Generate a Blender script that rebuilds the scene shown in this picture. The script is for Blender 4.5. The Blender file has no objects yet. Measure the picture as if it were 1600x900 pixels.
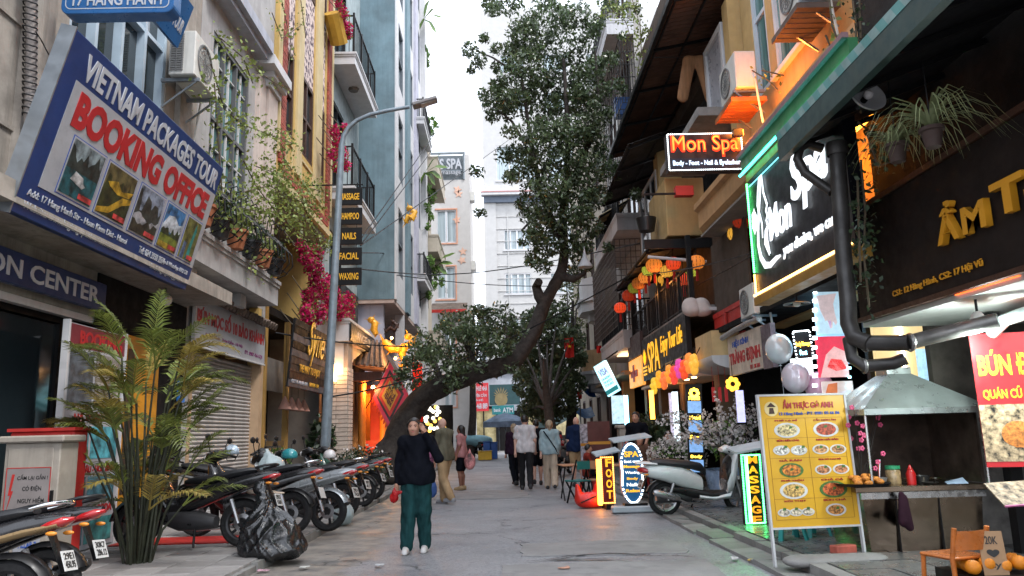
import bpy, math, random
import numpy as np
from mathutils import Vector, Matrix

random.seed(7); RNG = np.random.default_rng(7)
SC = bpy.context.scene
COL = SC.collection
PI = math.pi

# ------------------------------------------------------------------ camera
FPX, CAMH, ROLL = 1205.0, 1.41, -0.027
YAW, PITCH = 0.0172453, 0.1866099
def cam_basis():
    f = Vector((math.sin(YAW)*math.cos(PITCH), math.cos(YAW)*math.cos(PITCH), math.sin(PITCH)))
    r = f.cross(Vector((0, 0, 1))).normalized(); u = r.cross(f)
    c, s = math.cos(ROLL), math.sin(ROLL)
    return r*c + u*s, u*c - r*s, f
CR, CU, CF = cam_basis()
cd = bpy.data.cameras.new('camera'); cam = bpy.data.objects.new('camera', cd); COL.objects.link(cam)
cd.sensor_width = 36; cd.lens = FPX/1600*36; cd.clip_start = .05; cd.clip_end = 2000
cam.matrix_world = Matrix(((CR.x, CU.x, -CF.x, 0), (CR.y, CU.y, -CF.y, 0), (CR.z, CU.z, -CF.z, CAMH), (0, 0, 0, 1)))
SC.camera = cam
cd.dof.use_dof = False

# ------------------------------------------------------------------ sky, sun, exposure
SUN_EL, SUN_AZ = math.radians(54), math.radians(128)
W = bpy.data.worlds.new('World'); SC.world = W; W.use_nodes = True
nt = W.node_tree; nt.nodes.clear()
wo = nt.nodes.new('ShaderNodeOutputWorld'); bg = nt.nodes.new('ShaderNodeBackground')
sk = nt.nodes.new('ShaderNodeTexSky'); sk.sky_type = 'NISHITA'; sk.sun_disc = False
sk.sun_elevation = SUN_EL; sk.sun_rotation = SUN_AZ; sk.air_density = 1.0; sk.dust_density = 3.0; sk.ozone_density = 1.0
mx = nt.nodes.new('ShaderNodeMix'); mx.data_type = 'RGBA'; mx.inputs[0].default_value = .88
mx.inputs[7].default_value = (9.8, 10.4, 11.6, 1)          # even, bright cloud cover
nt.links.new(sk.outputs[0], mx.inputs[6]); nt.links.new(mx.outputs[2], bg.inputs[0])
bg.inputs[1].default_value = .11
nt.links.new(bg.outputs[0], wo.inputs[0])
sl = bpy.data.lights.new('sun', 'SUN'); sl.energy = 1.5; sl.angle = math.radians(14); sl.color = (1, .975, .95)
sun = bpy.data.objects.new('sun', sl); COL.objects.link(sun)
sd = Vector((math.sin(SUN_AZ)*math.cos(SUN_EL), math.cos(SUN_AZ)*math.cos(SUN_EL), math.sin(SUN_EL)))
sun.rotation_euler = sd.to_track_quat('Z', 'Y').to_euler(); sun.location = (0, 0, 40)
SC.view_settings.view_transform = 'Standard'; SC.view_settings.look = 'None'
SC.view_settings.gamma = 1; SC.view_settings.use_curve_mapping = False
SC.view_settings.exposure = 1.12
SC.cycles.max_bounces = 6; SC.cycles.diffuse_bounces = 2; SC.cycles.glossy_bounces = 3; SC.cycles.transmission_bounces = 4
SC.cycles.sample_clamp_indirect = 6; SC.cycles.caustics_reflective = False; SC.cycles.caustics_refractive = False
SC.cycles.use_denoising = True

def at(u, v, X=None, Y=None, Z=None):
    """the world point seen at photograph pixel (u, v) on the plane X, Y or Z = const"""
    d = CR*((u-800)/FPX) - CU*((v-450)/FPX) + CF
    t = X/d.x if X is not None else Y/d.y if Y is not None else (Z-CAMH)/d.z
    return Vector((d.x*t, d.y*t, d.z*t + CAMH))

# ------------------------------------------------------------------ materials
MATS = {}
def mat(name, rgb, rough=.65, metal=0., var=.18, scale=2.5, bump=0., bscale=40., streak=0., emit=0., ecol=None,
        alpha=1., trans=0., spec=.5, island=0., transl=0., dirt=None, coat=0., stretch=None):
    if name in MATS: return MATS[name]
    m = bpy.data.materials.new(name); m.use_nodes = True; MATS[name] = m
    n = m.node_tree; L = n.links.new
    p = n.nodes['Principled BSDF']; out = n.nodes['Material Output']
    p.inputs['Roughness'].default_value = rough; p.inputs['Metallic'].default_value = metal
    p.inputs['Specular IOR Level'].default_value = spec
    if coat: p.inputs['Coat Weight'].default_value = coat; p.inputs['Coat Roughness'].default_value = .12
    col = tuple(rgb) + (1,)
    p.inputs['Base Color'].default_value = col
    def N(t): return n.nodes.new(t)
    tc = N('ShaderNodeTexCoord'); src = None
    def noise(sc, det=5., st=None, rough_=.6):
        t = N('ShaderNodeTexNoise'); t.inputs['Scale'].default_value = sc; t.inputs['Detail'].default_value = det
        t.inputs['Roughness'].default_value = rough_
        if st:
            mp = N('ShaderNodeMapping'); mp.inputs['Scale'].default_value = st
            L(tc.outputs['Object'], mp.inputs[0]); L(mp.outputs[0], t.inputs[0])
        else: L(tc.outputs['Object'], t.inputs[0])
        return t.outputs[0]
    def ramp(inp, a, b, lo=.35, hi=.65):
        r = N('ShaderNodeMapRange'); r.inputs[1].default_value = lo; r.inputs[2].default_value = hi
        r.inputs[3].default_value = a; r.inputs[4].default_value = b; L(inp, r.inputs[0]); return r.outputs[0]
    def mixc(fac, a, b):
        x = N('ShaderNodeMix'); x.data_type = 'RGBA'
        if isinstance(fac, float): x.inputs[0].default_value = fac
        else: L(fac, x.inputs[0])
        for i, q in ((6, a), (7, b)):
            if isinstance(q, tuple): x.inputs[i].default_value = q
            else: L(q, x.inputs[i])
        return x.outputs[2]
    cur = col
    if var:
        k1 = tuple(c*(1-var) for c in rgb) + (1,); k2 = tuple(min(1, c*(1+var*.6)) for c in rgb) + (1,)
        cur = mixc(ramp(noise(scale, 6., stretch), 0., 1.), k1, k2)
    if dirt:
        cur = mixc(ramp(noise(scale*.45+.2, 8., None, .7), 0., dirt[1], .48, .72), cur if not isinstance(cur, tuple) else cur, tuple(dirt[0]) + (1,))
    if streak:
        g = noise(3.2, 6., (2.2, 2.2, .12), .7)
        cur = mixc(ramp(g, 0., streak, .5, .78), cur, tuple(c*.32 for c in rgb) + (1,))
    if island:
        g = N('ShaderNodeNewGeometry')
        hs = N('ShaderNodeHueSaturation')
        r1 = N('ShaderNodeMapRange'); r1.inputs[3].default_value = 1-island; r1.inputs[4].default_value = 1+island
        L(g.outputs['Random Per Island'], r1.inputs[0]); L(r1.outputs[0], hs.inputs['Value'])
        r2 = N('ShaderNodeMapRange'); r2.inputs[3].default_value = .5-.03*island; r2.inputs[4].default_value = .5+.03*island
        ml = N('ShaderNodeMath'); ml.operation = 'FRACT'; mm = N('ShaderNodeMath'); mm.operation = 'MULTIPLY'; mm.inputs[1].default_value = 7.31
        L(g.outputs['Random Per Island'], mm.inputs[0]); L(mm.outputs[0], ml.inputs[0]); L(ml.outputs[0], r2.inputs[0]); L(r2.outputs[0], hs.inputs['Hue'])
        if isinstance(cur, tuple): hs.inputs['Color'].default_value = cur
        else: L(cur, hs.inputs['Color'])
        cur = hs.outputs[0]
    if not isinstance(cur, tuple): L(cur, p.inputs['Base Color'])
    if var and rough > .15:
        L(ramp(noise(scale*2.3, 4.), max(.03, rough-.12), min(1, rough+.12)), p.inputs['Roughness'])
    if bump:
        b = N('ShaderNodeBump'); b.inputs['Strength'].default_value = bump; b.inputs['Distance'].default_value = .02
        L(noise(bscale, 6.), b.inputs['Height']); L(b.outputs[0], p.inputs['Normal'])
    if emit:
        p.inputs['Emission Color'].default_value = tuple(ecol or rgb) + (1,); p.inputs['Emission Strength'].default_value = emit
    if trans: p.inputs['Transmission Weight'].default_value = trans; p.inputs['IOR'].default_value = 1.3
    if alpha < 1: p.inputs['Alpha'].default_value = alpha
    if transl:
        t = N('ShaderNodeBsdfTranslucent'); ms = N('ShaderNodeMixShader'); ms.inputs[0].default_value = transl
        if isinstance(cur, tuple): t.inputs[0].default_value = cur
        else: L(cur, t.inputs[0])
        L(p.outputs[0], ms.inputs[1]); L(t.outputs[0], ms.inputs[2]); L(ms.outputs[0], out.inputs[0])
    return m

def glow(name, rgb, s, base=None):
    return mat(name, base or rgb, rough=.4, var=0, emit=s*.72, ecol=rgb)

# ------------------------------------------------------------------ mesh builder
class MB:
    def __init__(s): s.v = []; s.f = []; s.m = []; s.T = None
    def add(s, vs, fs, mi=0):
        b = len(s.v)
        if s.T is not None: vs = [s.T @ Vector(v) for v in vs]
        s.v.extend([tuple(v) for v in vs]); s.f.extend([tuple(i+b for i in f) for f in fs]); s.m.extend([mi]*len(fs)); return s
    def box(s, x0, x1, y0, y1, z0, z1, mi=0):
        return s.add([(x0,y0,z0),(x1,y0,z0),(x1,y1,z0),(x0,y1,z0),(x0,y0,z1),(x1,y0,z1),(x1,y1,z1),(x0,y1,z1)],
                     [(0,3,2,1),(4,5,6,7),(0,1,5,4),(1,2,6,5),(2,3,7,6),(3,0,4,7)], mi)
    def bar(s, a, b, w, h=None, mi=0, up=(0,0,1)):
        """square bar from a to b"""
        a, b = Vector(a), Vector(b); d = (b-a).normalized(); h = h or w
        r = d.cross(Vector(up))
        if r.length < 1e-4: r = d.cross(Vector((1,0,0)))
        r.normalize(); u = r.cross(d)
        P = []
        for q in (a, b):
            for i, j in ((-1,-1),(1,-1),(1,1),(-1,1)): P.append(q + r*(i*w/2) + u*(j*h/2))
        return s.add(P, [(0,1,2,3),(7,6,5,4),(0,4,5,1),(1,5,6,2),(2,6,7,3),(3,7,4,0)], mi)
    def tube(s, pts, r, n=8, mi=0, caps=True, squash=1.):
        pts = [Vector(p) for p in pts]; k = len(pts)
        rr = r if isinstance(r, (list, tuple)) else [r]*k
        ref = None; V = []
        for i, p in enumerate(pts):
            t = (pts[min(i+1,k-1)] - pts[max(i-1,0)])
            t = t.normalized() if t.length > 1e-9 else Vector((0,0,1))
            if ref is None:
                ref = t.cross(Vector((0,0,1)))
                if ref.length < .05: ref = t.cross(Vector((1,0,0)))
            ref = (ref - t*ref.dot(t)).normalized(); u = t.cross(ref)
            for j in range(n):
                a = 2*PI*j/n; V.append(p + ref*(math.cos(a)*rr[i]) + u*(math.sin(a)*rr[i]*squash))
        Fs = [(i*n+j, i*n+(j+1)%n, (i+1)*n+(j+1)%n, (i+1)*n+j) for i in range(k-1) for j in range(n)]
        if caps: Fs += [tuple(range(n-1,-1,-1)), tuple((k-1)*n+j for j in range(n))]
        return s.add(V, Fs, mi)
    def lathe(s, prof, n=16, c=(0,0,0), axis='Z', mi=0, closed=False):
        V = []
        for r, z in prof:
            for j in range(n):
                a = 2*PI*j/n; x, y = r*math.cos(a), r*math.sin(a)
                p = (x,y,z) if axis == 'Z' else (z,x,y) if axis == 'X' else (y,z,x)
                V.append((p[0]+c[0], p[1]+c[1], p[2]+c[2]))
        k = len(prof); rng = range(k if closed else k-1)
        Fs = [(i*n+j, i*n+(j+1)%n, ((i+1)%k)*n+(j+1)%n, ((i+1)%k)*n+j) for i in rng for j in range(n)]
        return s.add(V, Fs, mi)
    def prism(s, poly, a, b, axis='Z', mi=0):
        """poly in the plane across the axis: Z->(x,y), X->(y,z), Y->(x,z)"""
        def P(q, h): return (q[0],q[1],h) if axis == 'Z' else (h,q[0],q[1]) if axis == 'X' else (q[0],h,q[1])
        n = len(poly); V = [P(q,a) for q in poly] + [P(q,b) for q in poly]
        Fs = [tuple(range(n-1,-1,-1)), tuple(range(n,2*n))] + [(i,(i+1)%n,n+(i+1)%n,n+i) for i in range(n)]
        return s.add(V, Fs, mi)
    def loft(s, rings, mi=0, caps=True, close=True):
        n = len(rings[0]); k = len(rings); V = [p for r in rings for p in r]
        Fs = [(i*n+j, i*n+(j+1)%n, (i+1)*n+(j+1)%n, (i+1)*n+j) for i in range(k-1) for j in range(n if close else n-1)]
        if caps: Fs += [tuple(range(n-1,-1,-1)), tuple((k-1)*n+j for j in range(n))]
        return s.add(V, Fs, mi)
    def ball(s, c, rx, ry=None, rz=None, nu=12, nv=8, mi=0):
        ry = ry or rx; rz = rz or rx
        V = [(c[0], c[1], c[2]-rz)]
        for i in range(1, nv):
            t = -PI/2 + PI*i/nv
            for j in range(nu):
                a = 2*PI*j/nu; V.append((c[0]+rx*math.cos(t)*math.cos(a), c[1]+ry*math.cos(t)*math.sin(a), c[2]+rz*math.sin(t)))
        V.append((c[0], c[1], c[2]+rz)); e = len(V)-1
        Fs = [(0, 1+(j+1)%nu, 1+j) for j in range(nu)]
        Fs += [(1+i*nu+j, 1+i*nu+(j+1)%nu, 1+(i+1)*nu+(j+1)%nu, 1+(i+1)*nu+j) for i in range(nv-2) for j in range(nu)]
        Fs += [(1+(nv-2)*nu+j, 1+(nv-2)*nu+(j+1)%nu, e) for j in range(nu)]
        return s.add(V, Fs, mi)
    def quad(s, a, b, c, d, mi=0): return s.add([a,b,c,d], [(0,1,2,3)], mi)
    def build(s, name, mats, parent=None, smooth=None, bevel=0., seg=1):
        me = bpy.data.meshes.new(name); me.from_pydata(s.v, [], s.f)
        if not isinstance(mats, (list, tuple)): mats = [mats]
        for q in mats: me.materials.append(q)
        if len(mats) > 1: me.polygons.foreach_set('material_index', s.m)
        if smooth:
            me.polygons.foreach_set('use_smooth', [True]*len(me.polygons)); me.update()
            me.set_sharp_from_angle(angle=math.radians(smooth))
        me.update()
        o = bpy.data.objects.new(name, me); COL.objects.link(o)
        if parent is not None: o.parent = parent
        if bevel:
            b = o.modifiers.new('b', 'BEVEL'); b.width = bevel; b.segments = seg; b.limit_method = 'ANGLE'; b.angle_limit = .7
        return o

def tag(o, label=None, cat=None, group=None, kind=None):
    if label: o['label'] = label
    if cat: o['category'] = cat
    if group: o['group'] = group
    if kind: o['kind'] = kind
    return o
def thing(name, label, cat, loc=(0,0,0), rotz=0., group=None, mw=None):
    o = bpy.data.objects.new(name, None); COL.objects.link(o); o.empty_display_size = .1
    if mw is not None: o.matrix_world = mw
    else: o.location = loc; o.rotation_euler = (0, 0, rotz)
    return tag(o, label, cat, group)
def struct(o): o['kind'] = 'structure'; return o
def stuff(o): o['kind'] = 'stuff'; return o
def dup(o, parent=None):
    c = o.copy(); COL.objects.link(c)
    if parent is not None: c.parent = parent
    for ch in o.children: dup(ch, c)
    return c
def share(proto, parent, loc=None, rot=None, name=None):
    """another object with the same mesh"""
    c = bpy.data.objects.new(name or proto.name.split('.')[0], proto.data); COL.objects.link(c); c.parent = parent
    if loc is not None: c.location = loc
    if rot is not None: c.rotation_euler = rot
    return c

def frame_m(bl, br, tl):
    """local x along bl->br, y towards tl, z out of the face; origin bl"""
    bl, br, tl = Vector(bl), Vector(br), Vector(tl)
    u = (br-bl).normalized(); v = (tl-bl); v = (v-u*v.dot(u)).normalized(); w = u.cross(v)
    return Matrix(((u.x,v.x,w.x,bl.x),(u.y,v.y,w.y,bl.y),(u.z,v.z,w.z,bl.z),(0,0,0,1)))

def text(parent, body, box, m, z=.02, ex=.004, bold=0., shear=0., name='lettering', keep=False, space=1.):
    """flat lettering filling box (x0,y0,x1,y1) in the parent's x/y plane"""
    c = bpy.data.curves.new('t', 'FONT'); c.body = body; c.extrude = ex; c.offset = bold; c.shear = shear; c.resolution_u = 3
    c.align_x = 'CENTER'; c.space_character = space
    o = bpy.data.objects.new('t', c); me = bpy.data.meshes.new_from_object(o)
    bpy.data.objects.remove(o); bpy.data.curves.remove(c)
    n = len(me.vertices); a = np.empty(n*3); me.vertices.foreach_get('co', a); a = a.reshape(-1, 3)
    lo, hi = a.min(0), a.max(0); x0, y0, x1, y1 = box
    sx = (x1-x0)/max(hi[0]-lo[0], 1e-6); sy = (y1-y0)/max(hi[1]-lo[1], 1e-6)
    if keep:
        s_ = min(sx, sy); cx, cy = (x0+x1)/2, (y0+y1)/2; sx = sy = s_
        a[:,0] = (a[:,0]-(lo[0]+hi[0])/2)*s_+cx; a[:,1] = (a[:,1]-(lo[1]+hi[1])/2)*s_+cy
    else:
        a[:,0] = (a[:,0]-lo[0])*sx+x0; a[:,1] = (a[:,1]-lo[1])*sy+y0
    a[:,2] += z
    me.vertices.foreach_set('co', a.ravel()); me.materials.clear(); me.materials.append(m); me.update()
    o = bpy.data.objects.new(name, me); COL.objects.link(o); o.parent = parent
    return o

# ------------------------------------------------------------------ smooth solid bodies (signed distance -> surface nets)
def cone(a, b, ra, rb, k=.02, sq=None): return ('c', a, b, ra, rb, k, sq)
def ell(c, r, k=.02, R=None): return ('e', c, r, R, k)
def sdf_obj(name, prims, res, m, parent=None, smooth=True, cut=None, rough=None):
    P = []
    for q in prims:
        if q[0] == 'c': P += [np.array(q[1])-q[3], np.array(q[1])+q[3], np.array(q[2])-q[4], np.array(q[2])+q[4]]
        else: r = max(q[2]); P += [np.array(q[1])-r, np.array(q[1])+r]
    P = np.array(P); lo = P.min(0)-3*res; hi = P.max(0)+3*res
    n = np.ceil((hi-lo)/res).astype(int)+1
    ax = [lo[i]+res*np.arange(n[i], dtype=np.float32) for i in range(3)]
    G = np.stack(np.meshgrid(*ax, indexing='ij'), -1).astype(np.float32)
    D = np.full(n, 1., np.float32); G0 = G
    for q in prims:
        k = q[5] if q[0] == 'c' else q[4]; mg = k+.09
        if q[0] == 'c':
            rm = max(q[3], q[4]); l_ = np.minimum(q[1], q[2])-rm-mg; h_ = np.maximum(q[1], q[2])+rm+mg
        else:
            rm = max(q[2]); l_ = np.array(q[1])-rm-mg; h_ = np.array(q[1])+rm+mg
        i0 = np.clip(((l_-lo)/res).astype(int), 0, n); i1 = np.clip(((h_-lo)/res).astype(int)+2, 0, n)
        sub = tuple(slice(i0[i], i1[i]) for i in range(3)); G = G0[sub]
        if q[0] == 'c':
            a = np.array(q[1], np.float32); b = np.array(q[2], np.float32); ab = b-a
            t = np.clip(((G-a)@ab)/max(float(ab@ab), 1e-9), 0, 1)
            d3 = G-(a+t[..., None]*ab)
            if q[6] is not None: d3 = d3*np.array(q[6], np.float32)
            d = np.sqrt((d3**2).sum(-1))-(q[3]+t*(q[4]-q[3]))
        else:
            p = G-np.array(q[1], np.float32)
            if q[3] is not None: p = p@np.array(q[3], np.float32)
            r = np.array(q[2], np.float32); k0 = np.sqrt(((p/r)**2).sum(-1)); k1 = np.sqrt(((p/(r*r))**2).sum(-1))+1e-9
            d = k0*(k0-1)/k1
        O = D[sub]; h = np.clip(.5+.5*(O-d)/k, 0, 1); D[sub] = O+(d-O)*h-k*h*(1-h)
    G = G0
    if rough is not None: D = D + rough(G)
    if cut is not None: D = np.maximum(D, cut(G))
    S = D < 0; nx, ny, nz = S.shape
    C = np.zeros((nx-1, ny-1, nz-1, 3), np.float32); cnt = np.zeros((nx-1, ny-1, nz-1), np.float32)
    corners = [(i, j, k) for i in (0, 1) for j in (0, 1) for k in (0, 1)]
    sl_ = lambda o, A: A[o[0]:nx-1+o[0], o[1]:ny-1+o[1], o[2]:nz-1+o[2]]
    for a in corners:
        for axx in range(3):
            if a[axx]: continue
            b = list(a); b[axx] = 1
            da, db = sl_(a, D), sl_(b, D); cr = (sl_(a, S) != sl_(b, S))
            t = np.where(cr, da/np.where(cr, da-db, 1), 0)
            for c in range(3):
                C[..., c] += np.where(cr, a[c]+(t if c == axx else 0), 0)
            cnt += cr
    act = cnt > 0; idx = -np.ones(act.shape, int); idx[act] = np.arange(act.sum())
    V = np.argwhere(act).astype(np.float32)+C[act]/cnt[act][:, None]; V = lo+V*res
    Fs = []
    for axx in range(3):
        s0 = [slice(1, nx-1), slice(1, ny-1), slice(1, nz-1)]; s0[axx] = slice(0, [nx, ny, nz][axx]-1)
        s1 = list(s0); s1[axx] = slice(1, [nx, ny, nz][axx])
        A, B = S[tuple(s0)], S[tuple(s1)]; e = np.argwhere(A != B)
        if not len(e): continue
        base = e.copy()
        for c in range(3):
            if c != axx: base[:, c] += 1
        u, w = [(1, 2), (2, 0), (0, 1)][axx]
        def g(du, dw):
            q = base.copy(); q[:, u] -= du; q[:, w] -= dw; return idx[q[:, 0], q[:, 1], q[:, 2]]
        f = np.stack([g(1, 1), g(0, 1), g(0, 0), g(1, 0)], 1)
        flip = ~A[e[:, 0], e[:, 1], e[:, 2]]; f[flip] = f[flip][:, ::-1]; Fs.append(f)
    Fs = np.concatenate(Fs)
    me = bpy.data.meshes.new(name); me.from_pydata(V.tolist(), [], Fs.tolist()); me.materials.append(m)
    if smooth: me.polygons.foreach_set('use_smooth', [True]*len(me.polygons))
    me.update()
    o = bpy.data.objects.new(name, me); COL.objects.link(o)
    if parent is not None: o.parent = parent
    return o

# ------------------------------------------------------------------ foliage
def leaf_mesh(name, pts, size, m, parent=None, aspect=.45, droop=.3, dirs=None, jitter=.4, rng=RNG, mi=None, mats=None):
    """one small folded leaf at every point"""
    pts = np.asarray(pts, float); n = len(pts)
    if dirs is None:
        dirs = rng.normal(size=(n, 3)); dirs[:, 2] -= droop*1.2
    d = dirs+rng.normal(size=(n, 3))*.15; d /= np.linalg.norm(d, axis=1)[:, None]+1e-9
    r = rng.normal(size=(n, 3)); r[:, 2] += .6
    s = np.cross(d, r); s /= np.linalg.norm(s, axis=1)[:, None]+1e-9
    nn = np.cross(s, d)
    L = size*(1+rng.uniform(-jitter, jitter, n))[:, None]; w = L*aspect*.5
    b = pts-d*L*.5; V = np.empty((n, 4, 3))
    V[:, 0] = b; V[:, 1] = b+d*L*.45+s*w+nn*L*.06; V[:, 2] = b+d*L+nn*L*-.05; V[:, 3] = b+d*L*.45-s*w+nn*L*.06
    me = bpy.data.meshes.new(name)
    me.vertices.add(4*n); me.vertices.foreach_set('co', V.ravel())
    me.loops.add(4*n); me.loops.foreach_set('vertex_index', np.arange(4*n))
    me.polygons.add(n); me.polygons.foreach_set('loop_start', np.arange(0, 4*n, 4)); me.polygons.foreach_set('loop_total', np.full(n, 4))
    for q in (mats or [m]): me.materials.append(q)
    if mi is not None: me.polygons.foreach_set('material_index', mi)
    me.update(calc_edges=True); me.validate()
    o = bpy.data.objects.new(name, me); COL.objects.link(o)
    if parent is not None: o.parent = parent
    return o
def clump(c, r, n, rng=RNG, flat=1., shell=.35):
    """points in an ellipsoid, denser towards the skin"""
    d = rng.normal(size=(n, 3)); d /= np.linalg.norm(d, axis=1)[:, None]
    k = shell+(1-shell)*rng.uniform(size=n)**.5
    d = d*k[:, None]*(np.array(r) if np.ndim(r) else r); d[:, 2] *= flat
    return d+np.array(c)

def wall(mb, X, thick, y0, y1, z0, z1, holes=(), axis='Y', mi=0):
    """a wall slab from X to X+thick (or Y when axis is 'Y') with rectangular openings (a0,a1,z0,z1)"""
    ys = sorted({y0, y1, *[min(max(h[i], y0), y1) for h in holes for i in (0, 1)]})
    zs = sorted({z0, z1, *[min(max(h[i], z0), z1) for h in holes for i in (2, 3)]})
    for a, b in zip(ys, ys[1:]):
        run = None
        for c, d in zip(zs, zs[1:]):
            cy, cz = (a+b)/2, (c+d)/2
            solid = not any(h[0] < cy < h[1] and h[2] < cz < h[3] for h in holes)
            if solid: run = (run[0], d) if run else (c, d)
            if (not solid or d == zs[-1]) and run:
                if axis == 'X': mb.box(min(X, X+thick), max(X, X+thick), a, b, run[0], run[1], mi)
                else: mb.box(a, b, min(X, X+thick), max(X, X+thick), run[0], run[1], mi)
                run = None
    return mb

# ------------------------------------------------------------------ shared materials
def objvar(m, amt):
    """small colour shift from object to object"""
    n = m.node_tree; p = n.nodes['Principled BSDF']; b = p.inputs['Base Color']
    oi = n.nodes.new('ShaderNodeObjectInfo'); hs = n.nodes.new('ShaderNodeHueSaturation'); r = n.nodes.new('ShaderNodeMapRange')
    r.inputs[3].default_value = 1-amt; r.inputs[4].default_value = 1+amt
    n.links.new(oi.outputs['Random'], r.inputs[0]); n.links.new(r.outputs[0], hs.inputs['Value'])
    if b.is_linked: n.links.new(b.links[0].from_socket, hs.inputs['Color'])
    else: hs.inputs['Color'].default_value = b.default_value
    n.links.new(hs.outputs[0], b); return m
cream = mat('cream_plaster', (.33,.295,.255), .85, var=.25, bump=.25, bscale=14, streak=.75, dirt=((.16,.14,.12), .7))
cream2 = mat('white_plaster', (.40,.39,.385), .8, var=.15, bump=.15, bscale=20, streak=.5, dirt=((.25,.23,.22), .5))
yellow = mat('yellow_plaster', (.52,.35,.115), .75, var=.12, bump=.1, bscale=20, streak=.25)
yellow_trim = mat('pale_yellow_trim', (.55,.44,.24), .7, var=.1, streak=.2)
brickm = objvar(mat('red_brick', (.33,.075,.05), .75, var=.3, scale=8, bump=.3), .25)
bluewall = mat('blue_grey_render', (.14,.215,.25), .8, var=.3, scale=.7, bump=.1, bscale=6, streak=.35)
white_paint = mat('white_paint', (.56,.56,.57), .55, var=.08, streak=.25)
lilac = mat('lilac_render', (.42,.42,.50), .75, var=.12, streak=.3)
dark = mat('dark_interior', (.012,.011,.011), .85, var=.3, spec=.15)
blackmetal = mat('black_iron', (.008,.008,.009), .5, 0, var=.2, spec=.25)
greymetal = mat('grey_metal', (.30,.33,.36), .4, .7, var=.15)
lampgrey = mat('lamp_pole_paint', (.22,.27,.31), .42, .25, var=.22, scale=5, streak=.3)
steel = mat('stainless_steel', (.55,.54,.52), .28, .95, var=.15, scale=6)
brownwood = mat('dark_brown_timber', (.055,.022,.013), .5, var=.3, scale=6, stretch=(6,6,.5))
glass_d = mat('dark_glass', (.02,.03,.035), .06, var=0, spec=.8)
glass_t = mat('teal_glass', (.10,.22,.22), .12, var=.6, scale=1.2, spec=.7, stretch=(3,3,.2))
glass_p = mat('pale_curtained_glass', (.42,.50,.53), .15, var=.3, scale=1.5, spec=.6, stretch=(4,4,.1))
red_paint = mat('red_paint', (.5,.03,.025), .5, var=.2)
blue_sign = mat('blue_sign_face', (.009,.036,.15), .45, var=.18, scale=1.2, streak=.35)
white_sign = mat('white_sign_face', (.38,.39,.42), .45, var=.1, streak=.3, dirt=((.35,.33,.3), .35))
letter_w = mat('white_lettering', (.46,.48,.52), .5, var=.12)
letter_r = mat('red_lettering', (.40,.014,.018), .5, var=.12)
letter_b = mat('blue_lettering', (.02,.08,.38), .5, var=.1)
letter_k = mat('black_lettering', (.02,.02,.02), .5, var=0)
black_board = mat('black_board', (.009,.009,.010), .5, var=.3, spec=.25)
terracotta = mat('terracotta', (.36,.13,.06), .8, var=.25, bump=.2)
tin = mat('corrugated_tin', (.14,.11,.09), .55, .3, var=.35, scale=3, dirt=((.1,.05,.03), .8))
concrete = mat('grey_concrete', (.27,.26,.25), .85, var=.25, bump=.3, bscale=18, dirt=((.09,.085,.08), .6))
plast_w = mat('white_plastic', (.62,.61,.57), .45, var=.1, streak=.4)
ORANGE_GLOW = glow('orange_light', (1, .36, .05), 6)
WARM_GLOW = glow('warm_light', (1, .62, .25), 9)
WHITE_GLOW = glow('white_light', (.85, .95, 1), 12)

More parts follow.
